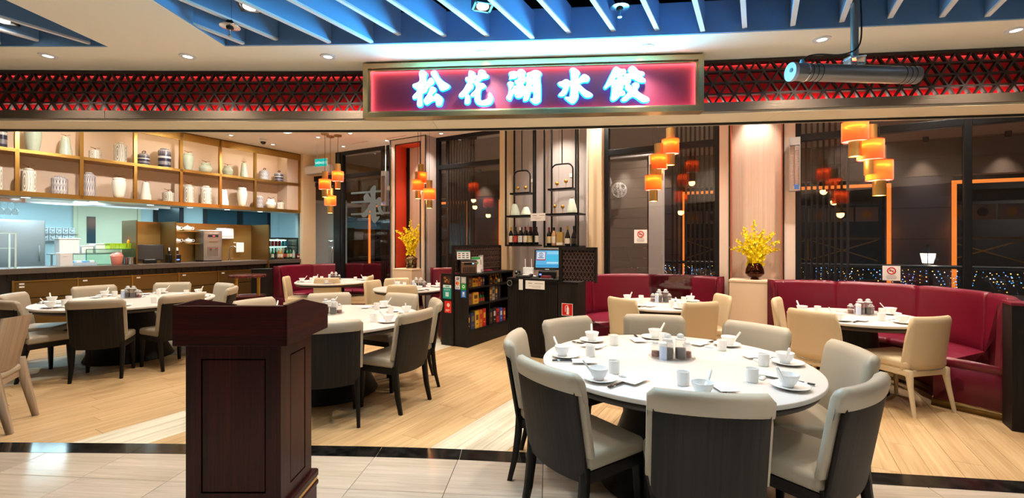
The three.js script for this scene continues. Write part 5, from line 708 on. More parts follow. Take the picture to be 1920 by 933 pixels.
// ================================================================ bottle racks hung on the wall
function rack(label, s0, s1, back, low, mid, small, archTop, small0, small1) {
  const t = thing('bottle_rack', label, 'rack', W(0, 0), WT), f0 = 0.42, f1 = 0.14, q = 0.024;
  for (const [x, z] of [[s0, f0], [s1, f0], [back[0], f1], [back[1], f1]]) part(t, 'post', bx(q, 3.6 - low, q, [x, (3.6 + low) / 2, z]), M.blackMetal);
  const board = (y, x0, x1, n = 'shelf_board') => part(t, n, bx(x1 - x0 + q, 0.028, f0 - f1 + q, [(x0 + x1) / 2, y, (f0 + f1) / 2]), M.blackMetal);
  board(low, s0, s1); board(mid, s0, s1);
  const c = (small0 + small1) / 2, z = 0.3, r = 0.08, tray = part(t, 'arch_tray', bx(small1 - small0 + 0.05, 0.03, 0.2, [c, small, z]), M.blackMetal);
  const pts = [[small0, small, z], [small0, archTop - r * 2, z]]; for (let i = 0; i <= 6; i++) { const a = Math.PI - i * Math.PI / 12; pts.push([small0 + 0.1 + 0.1 * Math.cos(a), archTop - 0.1 + 0.1 * Math.sin(a), z]); } for (let i = 0; i <= 6; i++) { const a = Math.PI / 2 - i * Math.PI / 12; pts.push([small1 - 0.1 + 0.1 * Math.cos(a), archTop - 0.1 + 0.1 * Math.sin(a), z]); } pts.push([small1, archTop - r * 2, z], [small1, small, z]);
  part(t, 'arch', tube(pts, 0.013, 60, 8), M.blackMetal); part(t, 'hanging_rod', rod([c, archTop, z], [c, 3.6, z], 0.009), M.blackMetal);
  return t;
}
rack('black metal bottle rack with arched tray, nearer the red niche', 0.12, 0.66, [0.13, 0.55], 1.455, 1.955, 2.345, 2.74, 0.21, 0.53);
rack('black metal bottle rack with arched tray, nearer the middle booth', 0.86, 1.45, [0.86, 1.3], 1.44, 1.965, 2.375, 2.79, 0.93, 1.31);
{
  const L = [['wine:dag', 'gold-capped', 0.19], ['wine:dar', 'red-capped', 0.3], ['wine:dck', 'black-capped', 0.36], ['wine:ddw', 'white-capped', 0.42], ['wine:dbr', 'dark red-capped', 0.5], ['wine:dak', 'plain', 0.58]];
  const row = (list, y, o, g, where) => list.forEach(([k, n, s], i) => bottle(k, W(s, o, y), `${n} wine bottle, ${where}`, WT + i, g));
  row([['wine:dag', 'gold-capped', 0.185], ['wine:ddk', 'red-labelled black-capped', 0.275], ['wine:dcw', 'white-labelled white-capped', 0.37], ['wine:dar', 'cream-labelled red-capped', 0.47], ['wine:dbr', 'tan-labelled red-capped', 0.56]], 1.4695, 0.36, 'wine bottles on the niche-side rack', 'front row of the niche-side rack');
  row([['wine:dbg', 'tan-labelled gold-capped', 0.22], ['wine:dek', 'brown-labelled', 0.33], ['wine:dew', 'brown-labelled white-capped', 0.43], ['wine:der', 'brown-labelled red-capped', 0.52], ['wine:dak', 'cream-labelled black-capped', 0.62]], 1.4695, 0.24, 'wine bottles on the niche-side rack', 'rear row of the niche-side rack');
  row([['wine:dbr', 'tan-labelled red-capped', 0.915], ['wine:rak', 'pale rosé', 1.0]], 1.4545, 0.36, 'wine bottles on the booth-side rack', 'front row of the booth-side rack');
  row([['wine:dar', 'cream-labelled red-capped', 0.95], ['wine:dek', 'brown-labelled black-capped', 1.07]], 1.4545, 0.24, 'wine bottles on the booth-side rack', 'rear row of the booth-side rack');
  bottle('champagne:dag', W(1.24, 0.35, 1.4545), 'gold-topped sparkling wine bottle with cream label, booth-side rack', WT); bottle('champagne:dek', W(1.35, 0.35, 1.4545), 'dark sparkling wine bottle at the booth-side rack end', WT);
  const b = thing('gift_box', 'gold gift box between bottles on the booth-side rack', 'box', W(1.11, 0.35, 1.4545), WT); part(b, 'box_body', rbx(0.1, 0.22, 0.08, 0.004, [0, 0.11, 0]), mat([190, 160, 90], 0.4)); part(b, 'band', bx(0.102, 0.04, 0.082, [0, 0.03, 0]), M.paper);
  const cone = (lab, p, k) => { const o = thing('ceramic_jar', lab, 'jar', p, WT, 'pale jars on the bottle racks'); part(o, 'jar_body', lathe([[0, 0], [0.086, 0], [0.09, 0.01], [0.082, 0.06 * k], [0.074, 0.08 * k], [0.066, 0.12 * k], [0.06, 0.135 * k], [0.045, 0.19 * k], [0.03, 0.205 * k], [0, 0.21 * k]], 28), mat([214, 228, 214], 0.25)); part(o, 'bird_finial', birdGeo(0.08, 0.205 * k), k > 0.9 ? BIRD : M.gold); };
  cone('pale green cone jar on the niche-side rack, taller of its pair', W(0.24, 0.32, 1.9695), 1); cone('pale green cone jar with gold bird, shorter of its pair', W(0.46, 0.32, 1.9695), 0.7); cone('pale green cone jar on the booth-side rack', W(1.3, 0.32, 1.9795), 1.12);
  const ball = (lab, p, h) => { const o = thing('gold_ornament', lab, 'ornament', p, 0, 'gold ball ornaments on the racks'); part(o, 'stem', rod([0, 0.008, 0], [0, h, 0], 0.004), M.gold); part(o, 'foot', cy(0.018, 0.02, 0.01, [0, 0.005, 0]), M.gold); part(o, 'ball', sp(0.032, [0, h + 0.026, 0], 1, 20), M.gold); };
  ball('gold ball ornament, left of two on the niche-side arch tray', W(0.29, 0.3, 2.3605), 0.06); ball('gold ball ornament, right of two on the niche-side arch tray', W(0.44, 0.3, 2.3605), 0.06); ball('gold ball ornament, left of two on the booth-side arch tray', W(1.03, 0.3, 2.3905), 0.06); ball('gold ball ornament, right of two on the booth-side arch tray', W(1.19, 0.3, 2.3905), 0.09); ball('gold ball ornament on the booth-side middle shelf, outer one', W(1.0, 0.32, 1.9795), 0.1); ball('gold ball ornament on the booth-side middle shelf, beside the cone jar', W(1.14, 0.32, 1.9795), 0.085);
  const n = thing('notice_card', 'white notice card hanging between the two bottle racks', 'sign', W(0.76, 0.46, 1.925), WT); part(n, 'card', bx(0.27, 0.125, 0.004), M.paper); for (const [x, y, w, h] of [[-0.06, 0.025, 0.08, 0.012], [0.07, 0.025, 0.1, 0.01], [-0.02, -0.012, 0.16, 0.005], [0, -0.03, 0.1, 0.005]]) part(n, 'print', bx(w, h, 0.001, [x, y, 0.0024]), M.greyWall);
  for (const [s, y, k] of [[0.36, 2.62, 'niche-side'], [1.12, 2.66, 'booth-side']]) single('wall_card', `small white card on the wall inside the ${k} arch`, 'card', [bx(0.075, 0.06, 0.004), bx(0.05, 0.02, 0.006, [0, 0, 0])], M.paper, W(s, -0.1, y), WT);
}
// ================================================================ liquor and payment cabinet
// local axes: x runs away from the guests along the shelf front (slanted), the open front looks towards +z
const PC = [-0.63, 0, -6.47], PT = rad(60), at2 = (x, z, y) => [PC[0] + x * Math.cos(PT) + z * Math.sin(PT), y, PC[2] - x * Math.sin(PT) + z * Math.cos(PT)];
{
  const t = thing('payment_cabinet', 'dark timber liquor cabinet with card stickers and open shelves', 'cabinet', PC, PT), Lc = 1.3, D = 0.24, Hc = 1.03;
  part(t, 'end_board', uvBox(bx(0.024, Hc, D, [0.012, Hc / 2, -D / 2])), M.wenge); part(t, 'end_board', uvBox(bx(0.024, Hc, D, [Lc - 0.012, Hc / 2, -D / 2])), M.wenge); part(t, 'middle_board', uvBox(bx(0.02, Hc - 0.28, D - 0.03, [0.61, 0.23 + (Hc - 0.26) / 2, -D / 2 - 0.01])), M.wenge);
  part(t, 'back_board', uvBox(bx(Lc - 0.048, Hc - 0.02, 0.02, [Lc / 2, Hc / 2, -D + 0.012])), M.wengeDark); part(t, 'kick_board', uvBox(bx(Lc - 0.048, 0.21, D - 0.04, [Lc / 2, 0.105, -D / 2 + 0.018]), true), M.wenge);
  for (const y of [0.22, 0.585, 0.84]) part(t, 'shelf_board', uvBox(bx(Lc - 0.048, 0.022, D - 0.04, [Lc / 2, y, -D / 2 + 0.01]), true), M.wengeDark); part(t, 'top_board', uvBox(rbx(Lc + 0.01, 0.028, D + 0.01, 0.003, [Lc / 2, Hc + 0.001, -D / 2]), true), M.wengeDark);
  // lattice screen along the back of the top
  const s = part(t, 'screen_frame', [bx(Lc, 0.03, 0.03, [Lc / 2, 1.45, -D - 0.02]), bx(0.04, 1.46, 0.03, [0.0, 0.73, -D - 0.02]), bx(0.04, 1.46, 0.03, [Lc, 0.73, -D - 0.02])], M.wenge); part(s, 'screen_back', bx(Lc, 0.38, 0.008, [Lc / 2, 1.26, -D - 0.03]), mat([40, 26, 28], 0.6));
  slantBars(s, 0.02, Lc - 0.02, 1.08, 1.435, -D - 0.014); for (let i = 0; i < 5; i++) part(s, 'lattice_rail', bx(Lc, 0.006, 0.01, [Lc / 2, 1.1 + i * 0.075, -D - 0.013]), M.screenBar);
  part(t, 'side_wing', uvBox(bx(0.03, 1.05, 0.22, [0.0, 0.525, -D - 0.12])), M.wenge);
  // stickers on the end board facing the lectern: flat print
  const E = (name, u, y, w, h, m, lab) => part(t, name, bx(0.002, h, w, [-0.0015 - (u < -0.25 ? 0.0145 : 0), y, u]), m, lab);
  const tx = (w, h, f) => mat(0xffffff, 0.45, { map: canvasTex(w, h, f) });
  const txt = (bg, fg, s, size) => tx(128, 80, (c, w, h) => { c.fillStyle = bg; c.fillRect(0, 0, w, h); c.fillStyle = fg; c.font = `bold ${size}px sans-serif`; c.textAlign = 'center'; c.textBaseline = 'middle'; c.fillText(s, w / 2, h / 2); });
  E('food_poster', -0.36, 0.955, 0.15, 0.13, tx(128, 128, (c, w, h) => { c.fillStyle = '#2a1c16'; c.fillRect(0, 0, w, h); for (const [x, y, r, k] of [[30, 34, 20, '#a5562c'], [84, 30, 18, '#3c2a22'], [104, 52, 16, '#5a4030'], [36, 84, 18, '#b9793a'], [86, 88, 20, '#8c4b2a'], [60, 60, 12, '#d0a050']]) { c.fillStyle = k; c.beginPath(); c.arc(x, y, r, 0, 7); c.fill(); } }), 'dark food poster');
  E('delivery_sticker', -0.36, 0.785, 0.15, 0.2, tx(128, 160, (c, w, h) => { c.fillStyle = '#17a79a'; c.fillRect(0, 0, w, h); c.fillStyle = '#e8f6f4'; c.fillRect(0, 0, w, 34); c.fillStyle = '#17a79a'; c.fillRect(36, 12, 60, 10); c.fillStyle = '#dff3f0'; for (let i = 0; i < 4; i++) { c.fillRect(18 + i * 24, 48, 18, 4); c.fillRect(18 + i * 24, 58, 18, 3); c.fillRect(25 + i * 24, 46, 4, 22); } c.fillRect(38, 84, 52, 52); }), 'teal delivery sticker');
  E('red_sticker', -0.345, 0.565, 0.12, 0.17, tx(96, 128, (c, w, h) => { c.fillStyle = '#e0241c'; c.fillRect(0, 0, w, h); c.fillStyle = '#f6d9d2'; c.beginPath(); c.arc(54, 44, 22, 0, 7); c.fill(); c.fillRect(16, 92, 60, 8); c.fillRect(16, 106, 44, 6); }), 'red sticker');
  E('bank_card_sticker', -0.18, 0.982, 0.088, 0.063, tx(128, 80, (c) => { c.fillStyle = '#f4f4f4'; c.fillRect(0, 0, 128, 80); for (const [x, k] of [[22, '#d7263d'], [50, '#1d4e9c'], [78, '#0d7d6c']]) { c.fillStyle = k; c.beginPath(); c.moveTo(x + 8, 16); c.lineTo(x + 36, 16); c.lineTo(x + 28, 64); c.lineTo(x, 64); c.fill(); } c.fillStyle = '#fff'; c.font = 'bold 20px sans-serif'; c.fillText('UnionPay', 22, 48); }), 'red, blue and green bank card sticker');
  E('bank_card_sticker', -0.18, 0.915, 0.088, 0.063, tx(128, 80, (c) => { c.fillStyle = '#f4f1ec'; c.fillRect(0, 0, 128, 80); c.fillStyle = '#e02020'; c.beginPath(); c.arc(46, 40, 30, 0, 7); c.fill(); c.fillStyle = '#f59b1c'; c.beginPath(); c.arc(82, 40, 30, 0, 7); c.fill(); }), 'red and orange disc sticker');
  E('bank_card_sticker', -0.18, 0.848, 0.088, 0.063, tx(128, 80, (c) => { c.fillStyle = '#f6f6f8'; c.fillRect(0, 0, 128, 80); c.fillStyle = '#1a2f80'; c.fillRect(0, 62, 128, 18); c.font = 'bold italic 42px sans-serif'; c.fillText('VISA', 12, 52); }), 'blue VISA sticker');
  E('pay_sticker', -0.075, 0.965, 0.085, 0.09, tx(96, 96, (c) => { c.fillStyle = '#d8dad8'; c.fillRect(0, 0, 96, 96); c.strokeStyle = '#8a8a88'; c.lineWidth = 5; c.strokeRect(12, 12, 72, 72); }), 'grey square sticker'); E('pay_sticker', -0.075, 0.868, 0.09, 0.09, tx(96, 96, (c) => { c.fillStyle = '#2fae4a'; c.fillRect(0, 0, 96, 96); c.fillStyle = '#f2fff2'; c.beginPath(); c.arc(48, 44, 26, 0, 7); c.fill(); c.fillStyle = '#2fae4a'; c.beginPath(); c.arc(48, 44, 14, 0, 7); c.fill(); }), 'green sticker with white disc'); E('pay_sticker', -0.075, 0.765, 0.09, 0.105, tx(96, 96, (c) => { c.fillStyle = '#1b6fd0'; c.fillRect(0, 0, 96, 96); c.fillStyle = '#eaf3ff'; c.fillRect(28, 18, 40, 40); c.fillRect(20, 68, 56, 10); }), 'blue sticker with white square');
}
{ // goods on the cabinet shelves
  const goods = [];
  const box = (x, w, y, h, col, d, lab, accent) => { const t = thing('carton', lab, 'box', at2(x, -0.09, y), PT, 'boxes on the liquor cabinet'); part(t, 'box_body', rbx(w - 0.006, h, d, 0.003, [0, h / 2, 0]), M['carton' + col] ??= mat(col, 0.4)); if (accent) { part(t, 'print', [bx((w - 0.006) * 0.6, h * 0.3, 0.002, [0, h * 0.62, d / 2 + 0.0005]), bx((w - 0.006) * 0.4, h * 0.06, 0.002, [0, h * 0.25, d / 2 + 0.0005])], M['carton' + accent] ??= mat(accent, 0.4)); } };
  const A = [96, 58, 34], B = [214, 160, 50], Cc = [40, 60, 120], R = [190, 30, 34], Kk = [30, 28, 30], G = [120, 96, 60], Y = [226, 180, 50];
  const top = 0.8515, mid = 0.5965, low = 0.2315;
  box(0.1, 0.13, top, 0.15, A, 0.1, 'brown carton at the lectern end, top shelf', G); box(0.23, 0.08, top, 0.13, B, 0.08, 'first amber carton, top shelf', A); box(0.3, 0.06, top, 0.12, B, 0.08, 'second amber carton, top shelf', R); box(0.37, 0.06, top, 0.14, [200, 120, 40], 0.08, 'orange carton, top shelf', A); box(0.43, 0.05, top, 0.13, [130, 40, 50], 0.07, 'wine-red carton, top shelf', Y); box(0.49, 0.05, top, 0.13, Cc, 0.07, 'blue carton, top shelf', Y);
  for (let i = 0; i < 6; i++) bottle(['mini:gbg', 'mini:aeg', 'mini:beg', 'mini:aeg', 'mini:gbg', 'mini:bek'][i], at2(0.66 + i * 0.075, -0.09, top), `${['green', 'first amber', 'brown gold-capped', 'second amber', 'far green', 'brown black-capped'][i]} small liquor bottle, top shelf of liquor cabinet, far bay`, i, 'small liquor bottles on the top cabinet shelf');
  box(0.11, 0.13, mid, 0.16, [118, 80, 52], 0.1, 'tan carton, middle shelf, lectern end', A); box(0.26, 0.15, mid, 0.17, B, 0.1, 'gold carton with brown print, middle shelf', A); for (let i = 0; i < 3; i++) bottle('mini:gdr', at2(0.38 + i * 0.065, -0.09, mid), `red-labelled green bottle, middle shelf, number ${['one', 'two', 'three'][i]} from the gold carton`, i, 'red-labelled bottles on the middle shelf');
  for (let i = 0; i < 4; i++) box(0.68 + i * 0.085, 0.08, mid, 0.22, [G, [160, 150, 130], [70, 64, 70], Kk][i], 0.08, `${['bronze', 'silver', 'grey', 'black'][i]} bottle carton, middle shelf, far bay`, i % 2 ? Kk : Y);
  box(0.075, 0.08, low, 0.24, Kk, 0.1, 'black carton, bottom shelf, lectern end', Y); box(0.18, 0.11, low, 0.25, [34, 50, 86], 0.1, 'navy carton, bottom shelf', G); box(0.295, 0.1, low, 0.26, Y, 0.1, 'yellow carton, bottom shelf', A); box(0.395, 0.09, low, 0.26, [220, 120, 40], 0.1, 'orange-red carton, bottom shelf', R); box(0.49, 0.09, low, 0.27, R, 0.1, 'bright red carton, bottom shelf', Y);
  box(0.68, 0.09, low, 0.24, Kk, 0.1, 'black carton with gold print, bottom shelf, far bay', G); box(0.78, 0.09, low, 0.25, [22, 22, 26], 0.1, 'black carton with white print, bottom shelf, far bay', [200, 200, 200]); box(0.88, 0.09, low, 0.22, R, 0.1, 'slim red carton, bottom shelf, far bay', Kk); box(0.98, 0.09, low, 0.22, [40, 90, 170], 0.1, 'slim blue carton, bottom shelf, far bay', [220, 220, 220]); box(1.08, 0.08, low, 0.2, [150, 24, 30], 0.1, 'dark red carton, bottom shelf end', Y);
  const y = 1.0455;
  { const t = thing('ticket_printer', 'black and bronze ticket machine on the liquor cabinet', 'printer', at2(0.2, -0.16, y), PT - 0.6); part(t, 'case', rbx(0.26, 0.2, 0.2, 0.01, [0, 0.1, -0.02]), M.plasticBlack); part(t, 'bronze_front', rbx(0.24, 0.17, 0.02, 0.008, [0, 0.09, 0.085]), mat([150, 118, 96], 0.35, { metalness: 0.6 })); for (let i = 0; i < 7; i++) part(t, 'slot', bx(0.012, 0.08, 0.006, [-0.084 + i * 0.028, 0.06, 0.096]), M.plasticBlack); part(t, 'display', bx(0.16, 0.035, 0.006, [0, 0.15, 0.096]), M.plasticBlack); part(t, 'display_light', bx(0.03, 0.018, 0.002, [0.06, 0.15, 0.1]), glow(0.3, 0.6, 1, 1.5)); }
  { const t = thing('price_tablet', 'white price card in a stand on the ticket machine', 'card', at2(0.13, -0.17, y + 0.2005), PT - 0.7); part(t, 'card', bx(0.2, 0.13, 0.006, [0, 0.075, 0], [-0.15, 0, 0]), mat(0xffffff, 0.5, { map: canvasTex(160, 104, (c, w, h) => { c.fillStyle = '#eef2f0'; c.fillRect(0, 0, w, h); c.fillStyle = '#4a8f7a'; c.fillRect(0, 0, w, 16); c.fillStyle = '#57606a'; for (let i = 0; i < 3; i++) for (let j = 0; j < 3; j++) c.fillRect(14 + i * 48, 28 + j * 24, 30, 12); c.fillStyle = '#c05a40'; c.fillRect(14, 52, 30, 12); }) })); part(t, 'foot', bx(0.16, 0.012, 0.06, [0, 0.006, 0]), M.plasticBlack); }
  { const t = thing('pay_stand', 'white and green payment stand with a red frame on the liquor cabinet', 'stand', at2(0.43, -0.18, y), PT - 0.6); part(t, 'board', bx(0.14, 0.24, 0.008, [0.03, 0.12, -0.02], [-0.12, 0, 0]), M.paper); part(t, 'green_band', bx(0.14, 0.035, 0.004, [0.03, 0.22, -0.025], [-0.12, 0, 0]), mat([40, 170, 90], 0.5)); part(t, 'green_mark', T(new THREE.TorusGeometry(0.02, 0.006, 6, 16), [0.04, 0.15, -0.014], [-0.12, 0, 0]), mat([40, 170, 90], 0.5)); part(t, 'red_frame', bx(0.09, 0.13, 0.006, [-0.04, 0.07, 0.03], [-0.12, 0, 0]), mat([200, 50, 70], 0.5)); part(t, 'white_sheet', bx(0.06, 0.06, 0.004, [-0.04, 0.08, 0.035], [-0.12, 0, 0]), M.paper); part(t, 'foot', bx(0.18, 0.012, 0.1, [0, 0.006, 0]), M.whitePlastic); }
  { const t = thing('code_frame', 'grey framed card behind the payment stand', 'frame', at2(0.66, -0.26, y), PT - 0.6); part(t, 'frame_border', bx(0.15, 0.26, 0.014, [0, 0.131, 0], [-0.06, 0, 0]), M.greyWall); part(t, 'sheet', bx(0.12, 0.2, 0.004, [0, 0.135, 0.009], [-0.06, 0, 0]), M.paper); part(t, 'grey_square', bx(0.08, 0.08, 0.002, [0, 0.15, 0.0115], [-0.06, 0, 0]), M.greyWall); }
}
// ================================================================ cashier desk with fluted front and lattice screen block
const DP = [-0.056, 0, -6.155];
{
  const t = thing('cashier_desk', 'dark fluted cashier desk with a till on it', 'desk', DP, WT), w = 0.73, d = 0.5, h = 1.0;
  part(t, 'carcass', uvBox(bx(w, h, d, [w / 2, h / 2, -d / 2])), M.wengeDark); for (let i = 0; i < 32; i++) part(t, 'flute', uvBox(cy(0.0105, 0.0105, h - 0.06, [0.012 + i * 0.0229, h / 2 - 0.02, 0], undefined, 8)), M.wenge); part(t, 'top_board', uvBox(rbx(w + 0.02, 0.03, d + 0.03, 0.003, [w / 2, h + 0.015, -d / 2]), true), M.wengeDark); part(t, 'plinth', uvBox(bx(w, 0.05, 0.03, [w / 2, 0.025, 0]), true), M.wengeDark);
  const n = thing('desk_notice', 'white notice sheet on the cashier desk front edge', 'sign', [DP[0] + 0.42 * C30 - 0.008, 0.95, DP[2] + 0.42 * 0.5 + 0.014], WT); part(n, 'sheet', bx(0.28, 0.11, 0.003), M.paper); for (const [x, y, a, b] of [[-0.07, 0.02, 0.06, 0.012], [0.06, 0.02, 0.13, 0.01], [0, -0.015, 0.18, 0.005], [0.02, -0.032, 0.12, 0.005]]) part(n, 'print', bx(a, b, 0.001, [x, y, 0.002]), M.greyWall);
  single('white_card', 'small white card beside the notice sheet on the desk', 'card', [bx(0.06, 0.14, 0.003), bx(0.045, 0.05, 0.0032, [0, -0.02, 0.0005])], M.porcelainMatte, [DP[0] + 0.21 * C30 - 0.008, 0.945, DP[2] + 0.21 * 0.5 + 0.014], WT);
  const e = thing('round_emblem', 'round black emblem plate on the cashier desk corner', 'emblem', [DP[0] + 0.03, 0.96, DP[2] + 0.04], WT); part(e, 'disc', cy(0.05, 0.05, 0.006, [0, 0, 0.01], [Math.PI / 2, 0, 0], 28), M.blackMetal); part(e, 'ring', T(new THREE.TorusGeometry(0.036, 0.003, 6, 28), [0, 0, 0.014]), M.steel);
  const top = 1.0305, qq = (x, z, y = top) => [DP[0] + x * C30 - 0.5 * z, y, DP[2] + 0.5 * x + C30 * z];
  const m = thing('cash_register', 'till with lit blue screen on the cashier desk', 'till', qq(0.5, -0.2), WT + 0.35); part(m, 'casing', rbx(0.36, 0.29, 0.035, 0.012, [0, 0.25, 0], [-0.3, 0, 0]), M.plasticBlack);
  part(m, 'screen', bx(0.31, 0.235, 0.004, [0, 0.254, 0.018], [-0.3, 0, 0]), new THREE.MeshStandardMaterial({ color: 0x111111, roughness: 0.3, emissive: 0xffffff, emissiveIntensity: 0.9, emissiveMap: canvasTex(248, 188, (c, w, h) => { c.fillStyle = '#58b8e8'; c.fillRect(0, 0, w, h); c.fillStyle = '#a83040'; c.fillRect(4, 14, 100, 96); c.fillStyle = '#dceaf4'; c.fillRect(10, 18, 88, 80); c.strokeStyle = '#274a80'; c.lineWidth = 6; c.beginPath(); c.arc(54, 48, 20, 0, 7); c.stroke(); c.fillStyle = '#274a80'; c.fillRect(50, 36, 7, 26); c.fillRect(24, 76, 60, 9); c.fillStyle = '#8fd6f4'; c.fillRect(120, 12, 120, 30); c.fillStyle = '#39c2ea'; c.fillRect(116, 52, 124, 66); c.fillStyle = '#b4e4f6'; c.fillRect(116, 126, 124, 20); c.fillStyle = '#2f9ed8'; c.fillRect(4, 158, 240, 24); }) }));
  part(m, 'stand', rbx(0.24, 0.1, 0.22, 0.02, [0, 0.05, -0.04]), M.plasticBlack); part(m, 'status_light', bx(0.03, 0.02, 0.003, [-0.09, 0.05, 0.0715]), glow(0.1, 0.2, 1, 3)); part(m, 'badge', bx(0.05, 0.014, 0.003, [0, 0.118, 0.06], [-0.3, 0, 0]), M.steel);
  const tl = thing('telephone', 'black desk telephone on the cashier desk', 'telephone', qq(0.18, -0.1), WT + 0.2); part(tl, 'phone_base', rbx(0.2, 0.04, 0.19, 0.012, [0.02, 0.02, 0], [0.1, 0, 0]), M.plasticBlack); part(tl, 'handset', tube([[-0.07, 0.06, 0.09], [-0.08, 0.085, 0.05], [-0.08, 0.09, -0.02], [-0.07, 0.065, -0.08]], 0.018, 16, 8), M.plasticBlack); part(tl, 'keypad', bx(0.09, 0.004, 0.1, [0.05, 0.042, 0.02], [0.1, 0, 0]), M.greyWall);
  const cr = thing('card_terminal', 'dark red card terminal in front of the till screen', 'card terminal', qq(0.56, -0.03), WT); part(cr, 'base', bx(0.16, 0.012, 0.1, [0, 0.006, 0]), M.steel); part(cr, 'pad', rbx(0.12, 0.03, 0.08, 0.008, [0, 0.028, 0]), mat([110, 30, 40], 0.35));
  const rt = thing('router', 'white router with two aerials behind the telephone', 'router', qq(0.09, -0.42), WT); part(rt, 'case', rbx(0.16, 0.12, 0.04, 0.01, [0, 0.06, 0]), M.whitePlastic); for (const x of [-0.05, 0.05]) part(rt, 'aerial', rod([x, 0.11, -0.01], [x - 0.01, 0.24, -0.02], 0.006, 0.005), M.white);
  for (let i = 0; i < 3; i++) single('loose_paper', `${['lowest', 'middle', 'top'][i]} loose white sheet in the pile left of the router`, 'paper', rbx(0.2, 0.004, 0.14, 0.001), M.paper, qq(0.14, -0.33 + 0.02 * i, top + 0.003 + i * 0.0045), WT + 0.3 * i, 'loose papers on the desk');
}
{
  const t = thing('screen_block', 'dark timber screen block with lattice beside the till', 'screen', [DP[0] + 0.73 * C30, 0, DP[2] + 0.365], WT), w = 0.27, d = 0.28;
  part(t, 'low_block', uvBox(bx(w, 0.98, d, [w / 2 + 0.01, 0.49, -d / 2])), M.wenge); part(t, 'ledge', uvBox(rbx(w + 0.01, 0.025, d + 0.01, 0.003, [w / 2 + 0.01, 0.992, -d / 2]), true), M.wengeDark);
  const s = part(t, 'screen_frame', [bx(0.045, 0.44, 0.04, [0.03, 1.225, -0.05]), bx(0.47, 0.04, 0.04, [0.265, 1.425, -0.05]), bx(0.03, 0.44, 0.04, [0.5, 1.225, -0.05])], M.wenge); part(s, 'screen_back', bx(0.46, 0.4, 0.01, [0.26, 1.22, -0.07]), mat([38, 24, 28], 0.6)); slantBars(s, 0.05, 0.49, 1.02, 1.41, -0.055); for (let i = 0; i < 5; i++) part(s, 'lattice_rail', bx(0.45, 0.007, 0.012, [0.26, 1.06 + i * 0.078, -0.054]), M.screenBar);
  const f = thing('fire_sign', 'red fire extinguisher sign on the dark screen block', 'sign', [DP[0] + 0.73 * C30 + 0.12, 0.66, DP[2] + 0.365 + 0.078], WT); part(f, 'plate', bx(0.15, 0.155, 0.004), mat([214, 24, 20], 0.4)); part(f, 'border', [bx(0.15, 0.006, 0.002, [0, 0.0745, 0.002]), bx(0.15, 0.006, 0.002, [0, -0.0745, 0.002]), bx(0.006, 0.155, 0.002, [0.072, 0, 0.002]), bx(0.006, 0.155, 0.002, [-0.072, 0, 0.002])], M.porcelainMatte); part(f, 'extinguisher_mark', [rbx(0.032, 0.085, 0.002, 0.0009, [0.008, -0.018, 0.003], undefined, 1), bx(0.016, 0.02, 0.002, [0.008, 0.035, 0.003]), bx(0.035, 0.008, 0.002, [-0.006, 0.05, 0.003], [0, 0, 0.2]), bx(0.007, 0.07, 0.002, [-0.025, 0.005, 0.003])], M.porcelainMatte);
}
